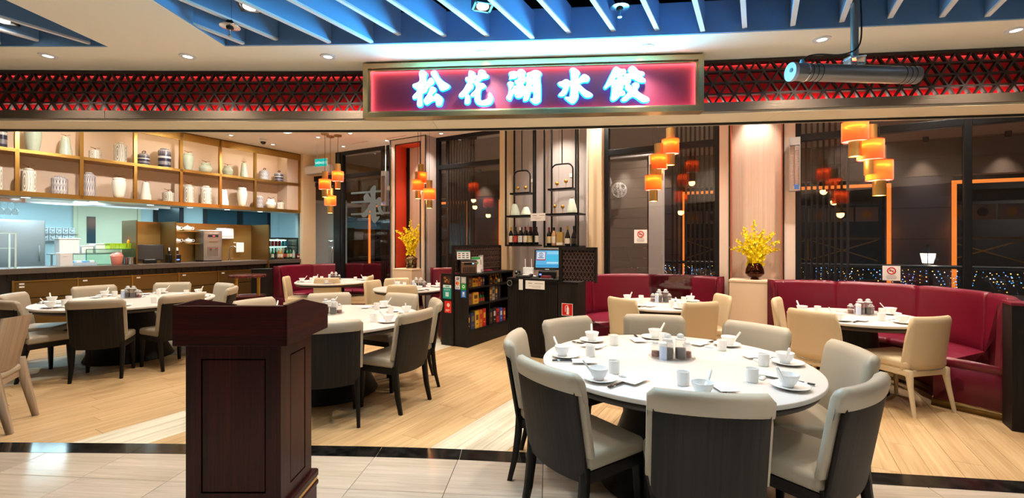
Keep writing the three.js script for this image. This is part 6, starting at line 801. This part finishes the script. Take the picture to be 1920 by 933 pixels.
const BRUSH = {
  song: [['-786,121 -780,134 -765,138 -745,130 -730,114 -737,94 -738,76 -733,53 -739,40 -753,31 -754,21 -745,18 -739,31 -730,49 -713,78 -702,84 -687,78 -679,61 -682,47 -724,16 -729,3 -739,-14 -763,-24 -765,-103 -770,-113 -782,-117 -795,-113 -801,-104 -799,-52 -820,-61 -831,-57 -834,-47 -801,-10 -801,0 -826,21 -834,31 -828,42 -795,53 -782,69', '-700,123 -690,132 -673,135 -662,127 -645,94 -619,62 -574,33 -566,22 -572,13 -593,2 -621,-5 -634,1 -649,29 -694,104', '-705,16 -694,21 -679,18 -667,8 -669,-11 -687,-25 -695,-47 -679,-48 -670,-35 -660,-29 -649,-34 -625,-54 -617,-67 -620,-86 -628,-110 -634,-113 -657,-112 -664,-103 -664,-85 -672,-77 -702,-84 -724,-100 -735,-102 -745,-96 -752,-79 -747,-65 -728,-39 -713,-10'], []],
  hua: [['-427,121 -421,128 -402,124 -387,113 -385,94 -373,92 -362,93 -358,121 -349,130 -328,131 -315,124 -304,103 -290,94 -288,84 -297,75 -332,69 -350,53 -355,42 -347,36 -328,37 -317,28 -309,14 -317,6 -338,-4 -343,-15 -345,-85 -317,-84 -295,-75 -286,-60 -285,-38 -279,-31 -271,-39 -258,-65 -257,-83 -268,-105 -288,-115 -354,-114 -373,-102 -385,-80 -387,-51 -406,-52 -413,-46 -410,-37 -382,-10 -375,15 -376,24 -387,34 -387,43 -370,72 -371,77 -379,77 -385,70 -391,52 -400,41 -412,40 -423,49 -445,57 -452,72 -447,81 -430,84 -428,94', '-432,45 -421,44 -402,30 -398,19 -402,5 -436,-31 -424,-53 -420,-79 -424,-97 -434,-105 -450,-104 -456,-99 -453,-49 -480,-58 -493,-54 -498,-44 -491,-33 -465,-5 -441,37'], []],
  hu: [['-150,35 -141,42 -116,40 -108,32 -112,20 -128,-5 -128,-16 -123,-18 -112,1 -105,12 -88,12 -83,15 -85,19 -97,36 -101,45 -92,52 -79,57 -77,70 -81,99 -80,117 -72,125 -50,128 -39,123 -24,103 -26,92 -32,81 -28,74 -17,70 -15,92 -10,101 8,106 30,116 45,119 63,115 83,104 87,91 79,77 79,40 82,15 82,-87 79,-98 63,-110 48,-115 34,-111 16,-96 8,-85 12,-80 30,-78 32,-35 27,-29 14,-27 8,-42 -3,-78 -13,-88 -30,-93 -37,-91 -39,-86 -31,-37 -33,-44 -50,-62 -68,-69 -83,-69 -94,-61 -101,-46 -106,-33 -116,-53 -128,-82 -137,-86 -148,-80 -157,-67 -154,-56 -145,-42 -141,-9 -143,13', '-141,104 -134,111 -101,116 -86,110 -80,97 -83,79 -95,68 -123,67 -134,63 -138,68 -134,80'], ['-17,46 -30,39 -43,20 -33,10 -23,7 -17,28', '27,78 22,67 21,60 25,56 29,63 29,74', '28,22 19,18 15,9 19,4 28,7 32,14', '-64,-12 -75,-23 -75,-29 -70,-29 -63,-22']],
  shui: [['289,120 300,127 314,127 336,115 354,95 352,82 343,59 345,52 354,57 371,76 385,81 400,76 420,59 420,46 411,32 386,32 361,24 351,17 364,1 396,-29 432,-51 442,-63 434,-73 407,-77 389,-72 371,-55 352,-33 344,-29 343,-71 337,-89 321,-110 305,-117 289,-111 264,-91 252,-78 258,-73 282,-75 287,-70 289,10 284,6 273,-22 257,-51 242,-63 222,-65 209,-59 213,-50 233,-29 240,-5 231,0 213,10 204,25 212,32 231,36 253,49 269,47 284,37 293,35 293,96'], []],
  jiao: [['524,-10 533,4 583,104 597,125 607,127 636,111 664,109 671,96 667,78 655,73 641,76 646,63 660,48 666,37 674,36 676,40 664,58 660,66 667,75 689,78 696,90 689,101 692,110 706,127 720,129 738,117 759,94 784,89 798,76 791,66 775,59 780,52 799,39 805,28 799,19 766,20 745,30 724,44 706,45 704,27 696,11 678,-1 667,3 659,7 655,1 653,-20 646,-34 659,-42 667,-60 659,-70 636,-70 625,-79 607,-96 583,-105 573,-97 570,-86 575,-61 575,5 565,4 536,-17 528,-19', '667,-10 674,-3 696,1 706,-7 715,-22 720,-15 720,7 731,15 745,14 759,6 762,-7 750,-28 749,-40 773,-62 812,-85 830,-101 827,-112 808,-118 784,-117 762,-103 738,-85 720,-79 706,-84 678,-105 664,-110 648,-108 642,-99 648,-92 671,-71 689,-48 685,-39 671,-26'], ['610,59 602,55 594,39 598,35 613,42 616,47', '624,25 616,22 616,16 621,17 626,22', '627,-37 613,-43 611,-50 616,-51 627,-45 629,-39']],
};
// ================================================================ the illuminated name board
{
  const XL = -1.0716, ZL = 3.26, XR = 1.3087, ZR = 3.09, L = Math.hypot(XR - XL, ZR - ZL), turn = -Math.atan2(ZL - ZR, XR - XL), C = [(XL + XR) / 2, 2.5935, -(ZL + ZR) / 2], h = 0.385;
  const t = thing('sign_board', 'wide lit name board with glowing white characters on dark red', 'sign', C, turn);
  const e = t.userData; part(t, 'back_box', bx(L - 0.04, h - 0.04, 0.02, [0, 0, -0.083]), M.black); part(t, 'panel', bx(L - 0.06, h - 0.06, 0.012, [0, 0, -0.066]), mat([104, 5, 50], 0.6));
  // mitred brass frame of four bars with a stepped inner lip
  const bars = (w2, h2, f, z0, z1, m, name) => { for (const [sx, sy] of [[0, 1], [0, -1], [1, 0], [-1, 0]]) { const s = new THREE.Shape(); const o = sy ? [[-w2, sy * h2], [w2, sy * h2], [w2 - f, sy * (h2 - f)], [-w2 + f, sy * (h2 - f)]] : [[sx * w2, -h2], [sx * w2, h2], [sx * (w2 - f), h2 - f], [sx * (w2 - f), -h2 + f]]; o.forEach((q, i) => (i ? s.lineTo(...q) : s.moveTo(...q))); part(t, name, T(ext(s, z1 - z0, 0.0015), [0, 0, z0]), m); } };
  bars(L / 2, h / 2, 0.034, -0.09, 0.0, M.signFrame, 'frame_bar'); bars(L / 2 - 0.034, h / 2 - 0.034, 0.012, -0.032, -0.018, M.signFrame, 'inner_lip');
  // light strips tucked behind the lip, washing the panel edge
  const red = glow(1, 0.2, 0.22, 2.4), iw = L / 2 - 0.037, ih = h / 2 - 0.037;
  part(t, 'hidden_light_strip', bx(2 * iw, 0.003, 0.012, [0, ih, -0.048]), glow(1, 0.36, 0.3, 46)); part(t, 'hidden_light_strip', bx(2 * iw, 0.003, 0.012, [0, -ih, -0.048]), glow(1, 0.28, 0.32, 26)); for (const s of [-1, 1]) part(t, 'hidden_light_strip', bx(0.003, 2 * ih, 0.012, [s * iw, 0, -0.048]), glow(1, 0.34, 0.26, 40));
  // brush characters: thick lit letters that stand off the panel with a blue halo behind them
  const shapeOf = (str) => new THREE.CatmullRomCurve3(str.split(' ').map((q) => q.split(',').map(Number)).map(([a, b]) => new THREE.Vector3(a / 1000, b / 1000, 0)), true, 'centripetal').getPoints(str.split(' ').length * 3).map((v) => new THREE.Vector2(v.x, v.y));
  const face = glow(0.42, 0.75, 1, 4.2), halo = glow(0.0, 0.26, 1, 11); WARE.letter = {};
  for (const [k, [outer, holes]] of Object.entries(BRUSH)) {
    const shapes = outer.map((p) => new THREE.Shape(shapeOf(p))); holes.forEach((p) => shapes[0].holes.push(new THREE.Path(shapeOf(p))));
    const g = shapes.map((s) => ext(s, 0.016, 0)); WARE.letter[k] = merge(g.map((q) => q.clone()));
    const o = part(t, 'lit_character', T(merge(g), [0, 0, -0.026]), face); part(o, 'halo_glow', T(merge(shapes.map((s) => new THREE.ExtrudeGeometry(s, { depth: 0.003, bevelEnabled: true, bevelThickness: 0.002, bevelSize: 0.006, bevelSegments: 1, curveSegments: 4 }))), [0, 0, -0.036]), halo);
  }
  const F = new THREE.Vector3(0.03, 0, 0.02).applyAxisAngle(new THREE.Vector3(0, 1, 0), turn).add(new THREE.Vector3(...C)), to = F.clone().add(new THREE.Vector3(0, 0, 1).applyAxisAngle(new THREE.Vector3(0, 1, 0), turn));
  panelLight(F.x, F.y, F.z, [to.x, to.y, to.z], 1.7, 0.22, LV.letter, SIGNBLUE);
}
// ================================================================ lattice bands
function latticeBand(label, x0, x1) {
  const t = thing('lattice_band', label, 'lattice', [0, 0, 0]), y1 = 2.797, y0 = 2.497, row = 0.08, sp2 = 0.0975;
  part(t, 'red_backing', ribbon(facade, 0.062, 0.075, x0, x1, y0, y1, 20), M.redBack);
  part(t, 'hidden_light_strip', ribbon(facade, 0.042, 0.05, x0, x1, 2.498, 2.504, 20), glow(1, 0.85, 0.7, 15));  // out of sight behind the trim, lights the red backing from below
  part(t, 'hidden_light_strip', ribbon(facade, 0.052, 0.058, x0, x1, 2.786, 2.79, 20), glow(1, 0.85, 0.7, 10));  // added behind the top rail to brighten the upper red backing
  part(t, 'rail', ribbon(facade, -0.004, 0.05, x0, x1, y1 - 0.022, y1, 20), M.lattice);
  for (let k = 1; k < 4; k++) part(t, 'rail', ribbon(facade, 0.002, 0.04, x0, x1, y1 - k * row - 0.006, y1 - k * row + 0.006, 20), M.lattice);
  const n = Math.round((x1 - x0) / sp2);
  for (let i = -2; i <= n + 2; i++) for (const s of [-1, 1]) {
    let xa = x0 + i * sp2, xb = xa + s * sp2 * 0.5 * (y1 - y0) / row, ya = y1 - 0.01, yb = y0;
    const cut = (lim, sg) => { const o = (p) => (p - lim) * sg; if (o(xa) > 0 && o(xb) > 0) return false; if (o(xa) > 0) { ya += (yb - ya) * (lim - xa) / (xb - xa); xa = lim; } else if (o(xb) > 0) { yb = ya + (yb - ya) * (lim - xa) / (xb - xa); xb = lim; } return true; };
    if (!cut(x1, 1) || !cut(x0, -1) || Math.abs(ya - yb) < 0.02) continue;
    part(t, 'bar', bar([xa, ya, -(facade(xa) + 0.014)], [xb, yb, -(facade(xb) + 0.014)], 0.024, 0.011), M.lattice);
  }
}
latticeBand('dark triangular lattice over red backing, on the kitchen side of the sign', -4.4, -1.04);
latticeBand('dark triangular lattice over red backing, behind the hanging heater', 1.24, 4.0);
// ================================================================ recessed lights
let down; 
function downlight(label, p, group, big = 1) { if (down) { const o = dup(down, label, p, 0, group); o.scale.setScalar(big); return o; } down = thing('recessed_downlight', label, 'downlight', p, 0, group); down.scale.setScalar(big); part(down, 'rim', lathe([[0.028, 0.0], [0.03, -0.006], [0.05, -0.005], [0.052, 0], [0.05, 0.004], [0.028, 0.004]], 28), M.baffleEdge); part(down, 'lamp_lens', lathe([[0, -0.0005], [0.028, -0.0015], [0.028, 0.004], [0, 0.004]], 24), glow(1, 0.9, 0.72, 9)); return down; }
[[90, 'first from the kitchen end'], [352, 'second from the kitchen end'], [615, 'third, just before the name board'], [905, 'over the name board, kitchen half'], [1212, 'over the name board, heater half'], [1541, 'just before the hanging heater'], [1905, 'last one, at the window end']].forEach(([p, n]) => {
  let x = 0, d = 3.1; for (let i = 0; i < 20; i++) { x = (p - 960) / 850 * d; d = facade(x) - 0.27; }
  downlight(`round concourse downlight ${n}`, [x, 2.799, -d], 'downlights along the fascia'); spot(x, 2.785, -d, [x, 0, -d], LV.mall, 62, WARM, 0.8);
});
// unseen concourse lamps above and behind the view, placed to light the near side
for (const [x, d] of [[-3, 1.6], [0, 1.6], [3, 1.5], [-3, -0.6], [0, -0.8], [3, -0.8], [0, -2.8]]) spot(x, 2.78, -d, [x, 0, -d], LV.mall * LV.mallfill * 0.7, 62, MALLCOOL, 0.8);
// added narrow floor spots out of view, bouncing light up to the concourse ceiling
for (const x of [-4.2, -2.4, -0.6, 1.2, 3.0, 4.8]) { spot(x, 2.78, -1.0, [x, 0, -0.95], 24, 29, NEUTRAL, 0.5); spot(x, 2.78, -0.2, [x, 0, -0.1], 14, 31, MALLCOOL, 0.5); }
// dining room
[[-5.48, 8.84, 'over the brass shelf, first from the concourse'], [-5.1, 9.67, 'over the brass shelf, by the camera dome'], [-3.85, 9.0, 'next to the lamp canopies, kitchen side'], [-3.1, 8.69, 'next to the lamp canopies, pillar side'], [-3.67, 9.86, 'above the glazed door'], [-2.57, 9.3, 'at the corner of the red niche pillar'], [-1.36, 8.7, 'between red niche pillar and window']].forEach(([x, d, n]) => { downlight(`dining room ceiling downlight ${n}`, [x, 3.598, -d], 'dining room downlights', 1.25); spot(x, 3.585, -d, [x, 0, -d], LV.wall, 50, WARM, 0.8); });
for (const [x, d, k] of [[-6.3, 5.3, 0.8], [-5.2, 6.3, 1.1], [-3.6, 4.9, 1], [-2.0, 5.3, 1.1], [-1.9, 3.95, 0.8], [-3.6, 6.9, 1], [-1.7, 7.0, 1], [-0.2, 5.0, 1], [0.5, 6.9, 1], [0.7, 4.1, 1], [1.9, 5.9, 1.2], [2.3, 4.4, 1], [3.5, 5.2, 1.2], [4.2, 4.0, 1], [3.4, 3.6, 0.8], [-6.5, 6.6, 0.9], [5.0, 5.0, 0.8], [0.7, 7.5, 0.8], [1.4, 7.2, 0.7]]) spot(x, 3.58, -d, [x, 0, -d], LV.dining * k, 56, WARM, 0.75);  // unseen ceiling spots above the frame, placed to light tables and floor
spot(...W(1.63, 0.35, 3.5), W(1.63, 0.14, 1.5), 3.2, 32, WARM, 0.7);
{ const t = thing('square_ceiling_lamp', 'square bright ceiling lamp over the kitchen side', 'ceiling lamp', [-4.2, 3.598, -8.3], KT); part(t, 'frame', [bx(0.64, 0.012, 0.03, [0, 0, 0.305]), bx(0.64, 0.012, 0.03, [0, 0, -0.305]), bx(0.03, 0.012, 0.58, [0.305, 0, 0]), bx(0.03, 0.012, 0.58, [-0.305, 0, 0])], M.white); part(t, 'lamp_diffuser', bx(0.58, 0.008, 0.58), glow(1, 0.92, 0.78, 3)); panelLight(-4.2, 3.585, -8.3, [-4.2, 0, -8.3], 0.58, 0.58, 4, NEUTRAL); }
{ const t = thing('camera_dome', 'white security camera dome on the dining ceiling', 'camera', [-5.05, 3.598, -9.2], 0); part(t, 'mount', lathe([[0, 0], [0.07, 0], [0.066, -0.05], [0, -0.05]], 24), M.white); part(t, 'dome', T(new THREE.SphereGeometry(0.052, 20, 10, 0, 7, Math.PI / 2, Math.PI / 2), [0, -0.05, 0]), mat([20, 20, 24], 0.1)); }
// square spotlights between the baffles
[[468, 15, -0.2, 'kitchen side of the name board'], [905, 14, 0, 'above the name board'], [4, 40, -0.3, 'in the far coffer']].forEach(([p, y, , n]) => { const h = 2.86, d = 1.36 * 850 / (455 - y), x = (p - 960) / 850 * d; const t = thing('box_spotlight', `black square spotlight between the baffles, ${n}`, 'spotlight', [x, h, -d], 0.3); part(t, 'housing', [bx(0.11, 0.12, 0.012, [0, 0.06, 0.05]), bx(0.11, 0.12, 0.012, [0, 0.06, -0.05]), bx(0.012, 0.12, 0.11, [0.05, 0.06, 0]), bx(0.012, 0.12, 0.11, [-0.05, 0.06, 0]), bx(0.1, 0.01, 0.1, [0, 0.11, 0])], M.black); part(t, 'lamp_lens', cy(0.034, 0.034, 0.01, [0, 0.006, 0]), glow(1, 0.92, 0.8, 25)); part(t, 'stem', rod([0, 0.12, 0], [0, 1.0, 0], 0.008), M.black); spot(x, h - 0.008, -d, [x + 0.2, 0, -d + 0.2], LV.coffer, 50, NEUTRAL, 0.8, 1.5); });
for (const [x, d] of [[1.0, 2.3], [2.6, 2.0], [-0.6, 1.9]]) spot(x, 2.95, -d, [x, 0, -d], LV.coffer, 52, NEUTRAL, 0.8, 2);  // unseen coffer spots out of view, placed to light the front table and tiles
// sprinklers
[[431, 52, 'near the slanted coffer edge'], [1162, 16, 'above the heater half of the name board']].forEach(([p, y, n]) => { const d = 2.72, h = 1.5 + (455 - y) * d / 850, x = (p - 960) / 850 * d; const t = thing('sprinkler', `ceiling sprinkler with disc ${n}`, 'sprinkler', [x, h, -d], 0); part(t, 'pipe', cy(0.017, 0.017, 0.5, [0, 0.26, 0], undefined, 12), M.duct); part(t, 'body', lathe([[0, -0.01], [0.02, -0.005], [0.024, 0.02], [0.016, 0.05], [0, 0.05]], 20), M.blackMetal); part(t, 'disc', lathe([[0, 0.002], [0.055, 0.004], [0.057, 0.007], [0.055, 0.009], [0, 0.008]], 28), M.chrome); part(t, 'deflector', [cy(0.004, 0.004, 0.05, [0, -0.025, 0]), cy(0.012, 0.012, 0.004, [0, -0.05, 0])], M.chrome); });
// ================================================================ pendants
let pend;
function pendant(label, x, y, d, group, cord) {
  const p = [x, y, -d]; let o;
  if (pend) { o = dup(pend, label, p, x * 7, group); o.remove(...o.children.filter((c) => /^(cord|canopy)/.test(c.name))); }
  else {
    o = pend = thing('pendant_lamp', label, 'pendant lamp', p, x * 7, group);
    part(o, 'upper_tube', cy(0.054, 0.054, 0.145, [0, 0.172, 0], undefined, 32), M.brassSatin); part(o, 'lower_tube', cy(0.054, 0.054, 0.145, [0, -0.172, 0], undefined, 32), M.brassSatin); part(o, 'inner_core', cy(0.05, 0.05, 0.2, [0, 0, 0], undefined, 24), M.white);
    part(o, 'lamp_shade', lathe([[0.11, -0.095], [0.11, 0.095]], 40), M.shade); part(o, 'shade_trim', [T(new THREE.TorusGeometry(0.11, 0.003, 6, 40), [0, 0.095, 0], [Math.PI / 2, 0, 0]), T(new THREE.TorusGeometry(0.11, 0.003, 6, 40), [0, -0.095, 0], [Math.PI / 2, 0, 0])], mat([190, 50, 20], 0.7));
    part(o, 'shade_top', lathe([[0.052, 0.094], [0.11, 0.094]], 40), M.shade); part(o, 'lamp_diffuser', lathe([[0.054, -0.092], [0.107, -0.092]], 40), glow(1, 0.72, 0.45, 1.6)); part(o, 'lamp_ring', T(new THREE.TorusGeometry(0.078, 0.008, 8, 32), [0, 0.05, 0], [Math.PI / 2, 0, 0]), glow(1, 0.62, 0.25, 60));
  }
  // cord and canopy reach the ceiling, so each lamp has its own
  part(o, 'cord', rod([0, 0.24, 0], [0, 3.595 - y, 0], 0.0035, 0.0035, 6), M.cord); part(o, 'canopy', lathe([[0, 3.575 - y], [0.07, 3.575 - y], [0.072, 3.58 - y], [0.072, 3.6 - y], [0, 3.6 - y]], 28), M.brassSatin);
  point(x, y - 0.27, -d, LV.pendant, LAMPGLOW, 2.5);
}
{
  const list = [
    ['the lamp with the highest shade of the exit booth trio', -3.4, 2.795, 8.85], ['the lamp in mid height of the exit booth trio', -3.59, 2.62, 8.7], ['the lowest lamp of the exit booth trio', -3.58, 2.33, 8.93],
    ['the highest lamp of the red niche trio, half hidden', -1.66, 2.68, 8.25], ['the middle lamp of the red niche trio', -1.7, 2.54, 8.2], ['the lowest lamp of the red niche trio', -1.46, 2.355, 8.0],
    ['the highest lamp of the middle booth trio', 2.096, 2.77, 6.0], ['the middle lamp of the middle booth trio', 1.94, 2.566, 6.0], ['the lowest lamp of the middle booth trio', 1.873, 2.294, 6.0],
    ['the highest lamp of the widest window trio', 3.366, 2.589, 4.45], ['the middle lamp of the widest window trio', 3.518, 2.41, 4.45], ['the lowest lamp of the widest window trio', 3.605, 2.207, 4.45],
  ];
  list.forEach(([n, x, y, d], i) => pendant(`orange drum pendant, ${n}`, x, y, d, 'pendant lamps over the booths'));
}
// ================================================================ heaters
{
  const t = thing('patio_heater', 'long grey tube heater hanging from a pole before the lattice', 'heater', [1.885, 2.44, -2.52], rad(4));
  const r = 0.047; part(t, 'tube_body', cy(r, r, 0.72, [0.02, 0, 0], [0, 0, Math.PI / 2], 32), M.darkSteel); part(t, 'end_cap', cy(r + 0.003, r + 0.003, 0.02, [-0.345, 0, 0], [0, 0, Math.PI / 2], 32), mat([190, 188, 214], 0.35)); part(t, 'end_cap', cy(r + 0.001, r + 0.001, 0.012, [0.38, 0, 0], [0, 0, Math.PI / 2], 32), M.darkSteel);
  part(t, 'screw_hole', cy(0.012, 0.012, 0.004, [-0.356, 0.006, 0.01], [0, 0, Math.PI / 2], 14), M.black);
  for (const x of [-0.25, -0.222, -0.194, 0.29, 0.32, 0.35]) part(t, 'slot_ring', T(new THREE.TorusGeometry(r + 0.0005, 0.0018, 6, 32), [x, 0, 0], [0, Math.PI / 2, 0]), M.black); part(t, 'clamp_band', T(new THREE.TorusGeometry(r + 0.001, 0.004, 6, 32), [-0.272, 0, 0], [0, Math.PI / 2, 0]), M.chrome);
  part(t, 'bracket', [bx(0.09, 0.008, 0.06, [0.02, 0.085, 0], [0, 0, 0.15]), bx(0.008, 0.05, 0.05, [-0.02, 0.065, 0]), bx(0.008, 0.05, 0.05, [0.06, 0.07, 0]), cy(0.006, 0.006, 0.09, [0.02, 0.062, 0], [0, 0, Math.PI / 2], 8)], M.chrome); part(t, 'pole', cy(0.019, 0.019, 1.4, [0.02, 0.79, 0], undefined, 20), M.darkSteel);
  part(t, 'cable', tube([[-0.28, 0.06, 0], [-0.26, 0.085, 0.0], [-0.2, 0.1, 0], [-0.06, 0.1, 0.01], [0.0, 0.12, 0.025], [0.03, 0.16, 0.026], [0.032, 0.5, 0.024], [0.03, 1.2, 0.024]], 0.004, 60, 6), M.cord); part(t, 'cable_gland', cy(0.009, 0.015, 0.03, [-0.285, 0.055, 0]), mat([150, 190, 220], 0.4));
}
function wallHeater(label, p, turn, h, arm) {
  const t = thing('wall_heater', label, 'heater', p, turn), w = 0.115; part(t, 'case', [bx(w, h, 0.02, [0, h / 2, -0.05]), bx(0.008, h, 0.1, [w / 2, h / 2, 0]), bx(0.008, h, 0.1, [-w / 2, h / 2, 0]), bx(w, 0.1, 0.1, [0, h - 0.05, 0]), bx(w, 0.06, 0.1, [0, 0.03, 0])], M.steel); part(t, 'reflector', bx(w - 0.02, h - 0.17, 0.006, [0, h / 2 - 0.02, -0.03]), mat([220, 190, 176], 0.3, { metalness: 0.7 })); part(t, 'heating_rod', cy(0.008, 0.008, h - 0.17, [0, h / 2 - 0.02, 0.005], undefined, 10), mat([150, 110, 100], 0.4));
  const n = 26; for (let i = 0; i < n; i++) part(t, 'guard_wire', cy(0.0022, 0.0022, w - 0.01, [0, 0.075 + (h - 0.19) * i / (n - 1), 0.045], [0, 0, Math.PI / 2], 5), M.chrome); part(t, 'bracket', bx(0.03, 0.05, arm, [0, h * 0.42, -0.05 - arm / 2]), M.steel); part(t, 'blue_tag', bx(0.05, 0.06, 0.003, [0.02, 0.05, 0.052]), mat([60, 110, 190], 0.4)); return t;
}
wallHeater('slim wall heater with wire guard beside the tall timber panel', W(4.36, 0.22, 2.17), WT, 0.69, 0.12);
{ const t = wallHeater('slim wall heater by the exit window, on an arm from the niche pillar', W(-2.93, 0.25, 2.28), WT, 0.72, 0.06); part(t, 'side_arm', bx(0.24, 0.09, 0.05, [0.15, 0.36, -0.02]), M.steel); part(t, 'conduit', rod([0, 0.7, -0.02], [0, 1.28, -0.02], 0.008), M.white); }
// exit sign, air curtain, emergency lamp over the glazed door
{
  const g = (c, x, y, s, kind) => { c.lineWidth = s * 0.11; c.strokeStyle = '#f4fffb'; c.beginPath(); if (kind === 'chu') { for (const [a, b, d] of [[0.5, 0.05, 0.95]]) { c.moveTo(x + a * s, y + b * s); c.lineTo(x + a * s, y + d * s); } c.moveTo(x + 0.2 * s, y + 0.15 * s); c.lineTo(x + 0.2 * s, y + 0.48 * s); c.lineTo(x + 0.8 * s, y + 0.48 * s); c.lineTo(x + 0.8 * s, y + 0.15 * s); c.moveTo(x + 0.1 * s, y + 0.58 * s); c.lineTo(x + 0.1 * s, y + 0.95 * s); c.lineTo(x + 0.9 * s, y + 0.95 * s); c.lineTo(x + 0.9 * s, y + 0.58 * s); } else c.rect(x + 0.15 * s, y + 0.15 * s, 0.7 * s, 0.75 * s); c.stroke(); };
  const tex = canvasTex(256, 128, (c, w, h) => { c.fillStyle = '#0fb5a4'; c.fillRect(0, 0, w, h); c.fillStyle = '#f4fffb'; c.font = 'bold 48px sans-serif'; c.fillText('SA\u00cdDA', 12, 84); g(c, 156, 42, 44, 'chu'); g(c, 204, 42, 44, 'kou'); });
  const t = thing('exit_sign', 'green lit exit sign hanging over the glazed door', 'sign', [-4.05, 3.2, -9.6], WT + 0.2); part(t, 'case', bx(0.32, 0.17, 0.02, [0, 0, -0.012]), M.white); part(t, 'sign_face', bx(0.31, 0.16, 0.004), new THREE.MeshStandardMaterial({ color: 0x111111, emissive: 0xffffff, emissiveIntensity: 1.0, emissiveMap: tex })); for (const x of [-0.1, 0.1]) part(t, 'hanger', rod([x, 0.08, -0.01], [x, 0.4, -0.01], 0.004), M.steel);
  const a = thing('air_curtain', 'long white air curtain unit above the glazed door', 'air curtain', W(-5.28, 0.2, 3.22), WT); part(a, 'casing', rbx(1.15, 0.2, 0.22, 0.05, [0, 0, 0], undefined, 3), M.whitePlastic); part(a, 'outlet_slot', bx(1.0, 0.012, 0.1, [0, -0.1, 0.02]), M.greyWall);
  const e = thing('emergency_lamp', 'small white emergency lamp at the corner above the door', 'lamp', W(-5.72, 0.12, 3.46), WT); part(e, 'case', rbx(0.1, 0.1, 0.1, 0.015), M.whitePlastic); part(e, 'neck', cy(0.012, 0.012, 0.12, [0, -0.1, 0]), M.plasticBlack);
  // frosted film on the exit window: bands and a mirrored character
  const f = thing('window_film', 'frosted film with bands and a mirrored character on the exit window', 'decal', W(-3.55, 0.004, 2.45), WT), fm = mat([92, 108, 116], 0.6), gl = WARE.letter.shui.clone(); gl.computeBoundingBox(); const cc = gl.boundingBox.getCenter(new THREE.Vector3()); gl.translate(-cc.x, -cc.y, 0); part(f, 'character', T(gl, [0, -0.1, 0], [0, Math.PI, 0], [3, 3.4, 0.15]), fm); for (const y of [0.18, -0.03, -0.3]) part(f, 'band', bx(1.5, 0.045, 0.002, [0.05, y, 0]), fm);
}
// no smoking signs on the glass
for (const [n, s, y, w] of [['widest window above the booth', 5.37, 1.13, 0.17], ['middle booth window', 2.33, 1.6, 0.2]]) {
  const p = W(s, 0.03, y), t = thing('no_smoking_sign', `white no smoking sign on the ${n}`, 'sign', p, WT), k = w / 0.2; part(t, 'plate', bx(w, w * 1.05, 0.004), M.porcelainMatte); const r = part(t, 'red_ring', T(new THREE.TorusGeometry(0.045 * k, 0.007 * k, 6, 28), [0, 0.035 * k, 0.003]), mat([206, 30, 30], 0.5)); part(t, 'red_bar', bx(0.085 * k, 0.01 * k, 0.004, [0, 0.035 * k, 0.003], [0, 0, -0.78]), mat([206, 30, 30], 0.5)); part(t, 'cigarette', bx(0.05 * k, 0.01 * k, 0.003, [0, 0.032 * k, 0.002]), M.plasticBlack); for (const [y2, b] of [[-0.035, 0.1], [-0.052, 0.12], [-0.066, 0.12], [-0.08, 0.1]]) part(t, 'print', bx(b * k, 0.007 * k, 0.002, [0, y2 * k, 0.0022]), M.greyWall);
}
scene.traverse((o) => { delete o.userData.counts; });
renderer.render(scene, camera);
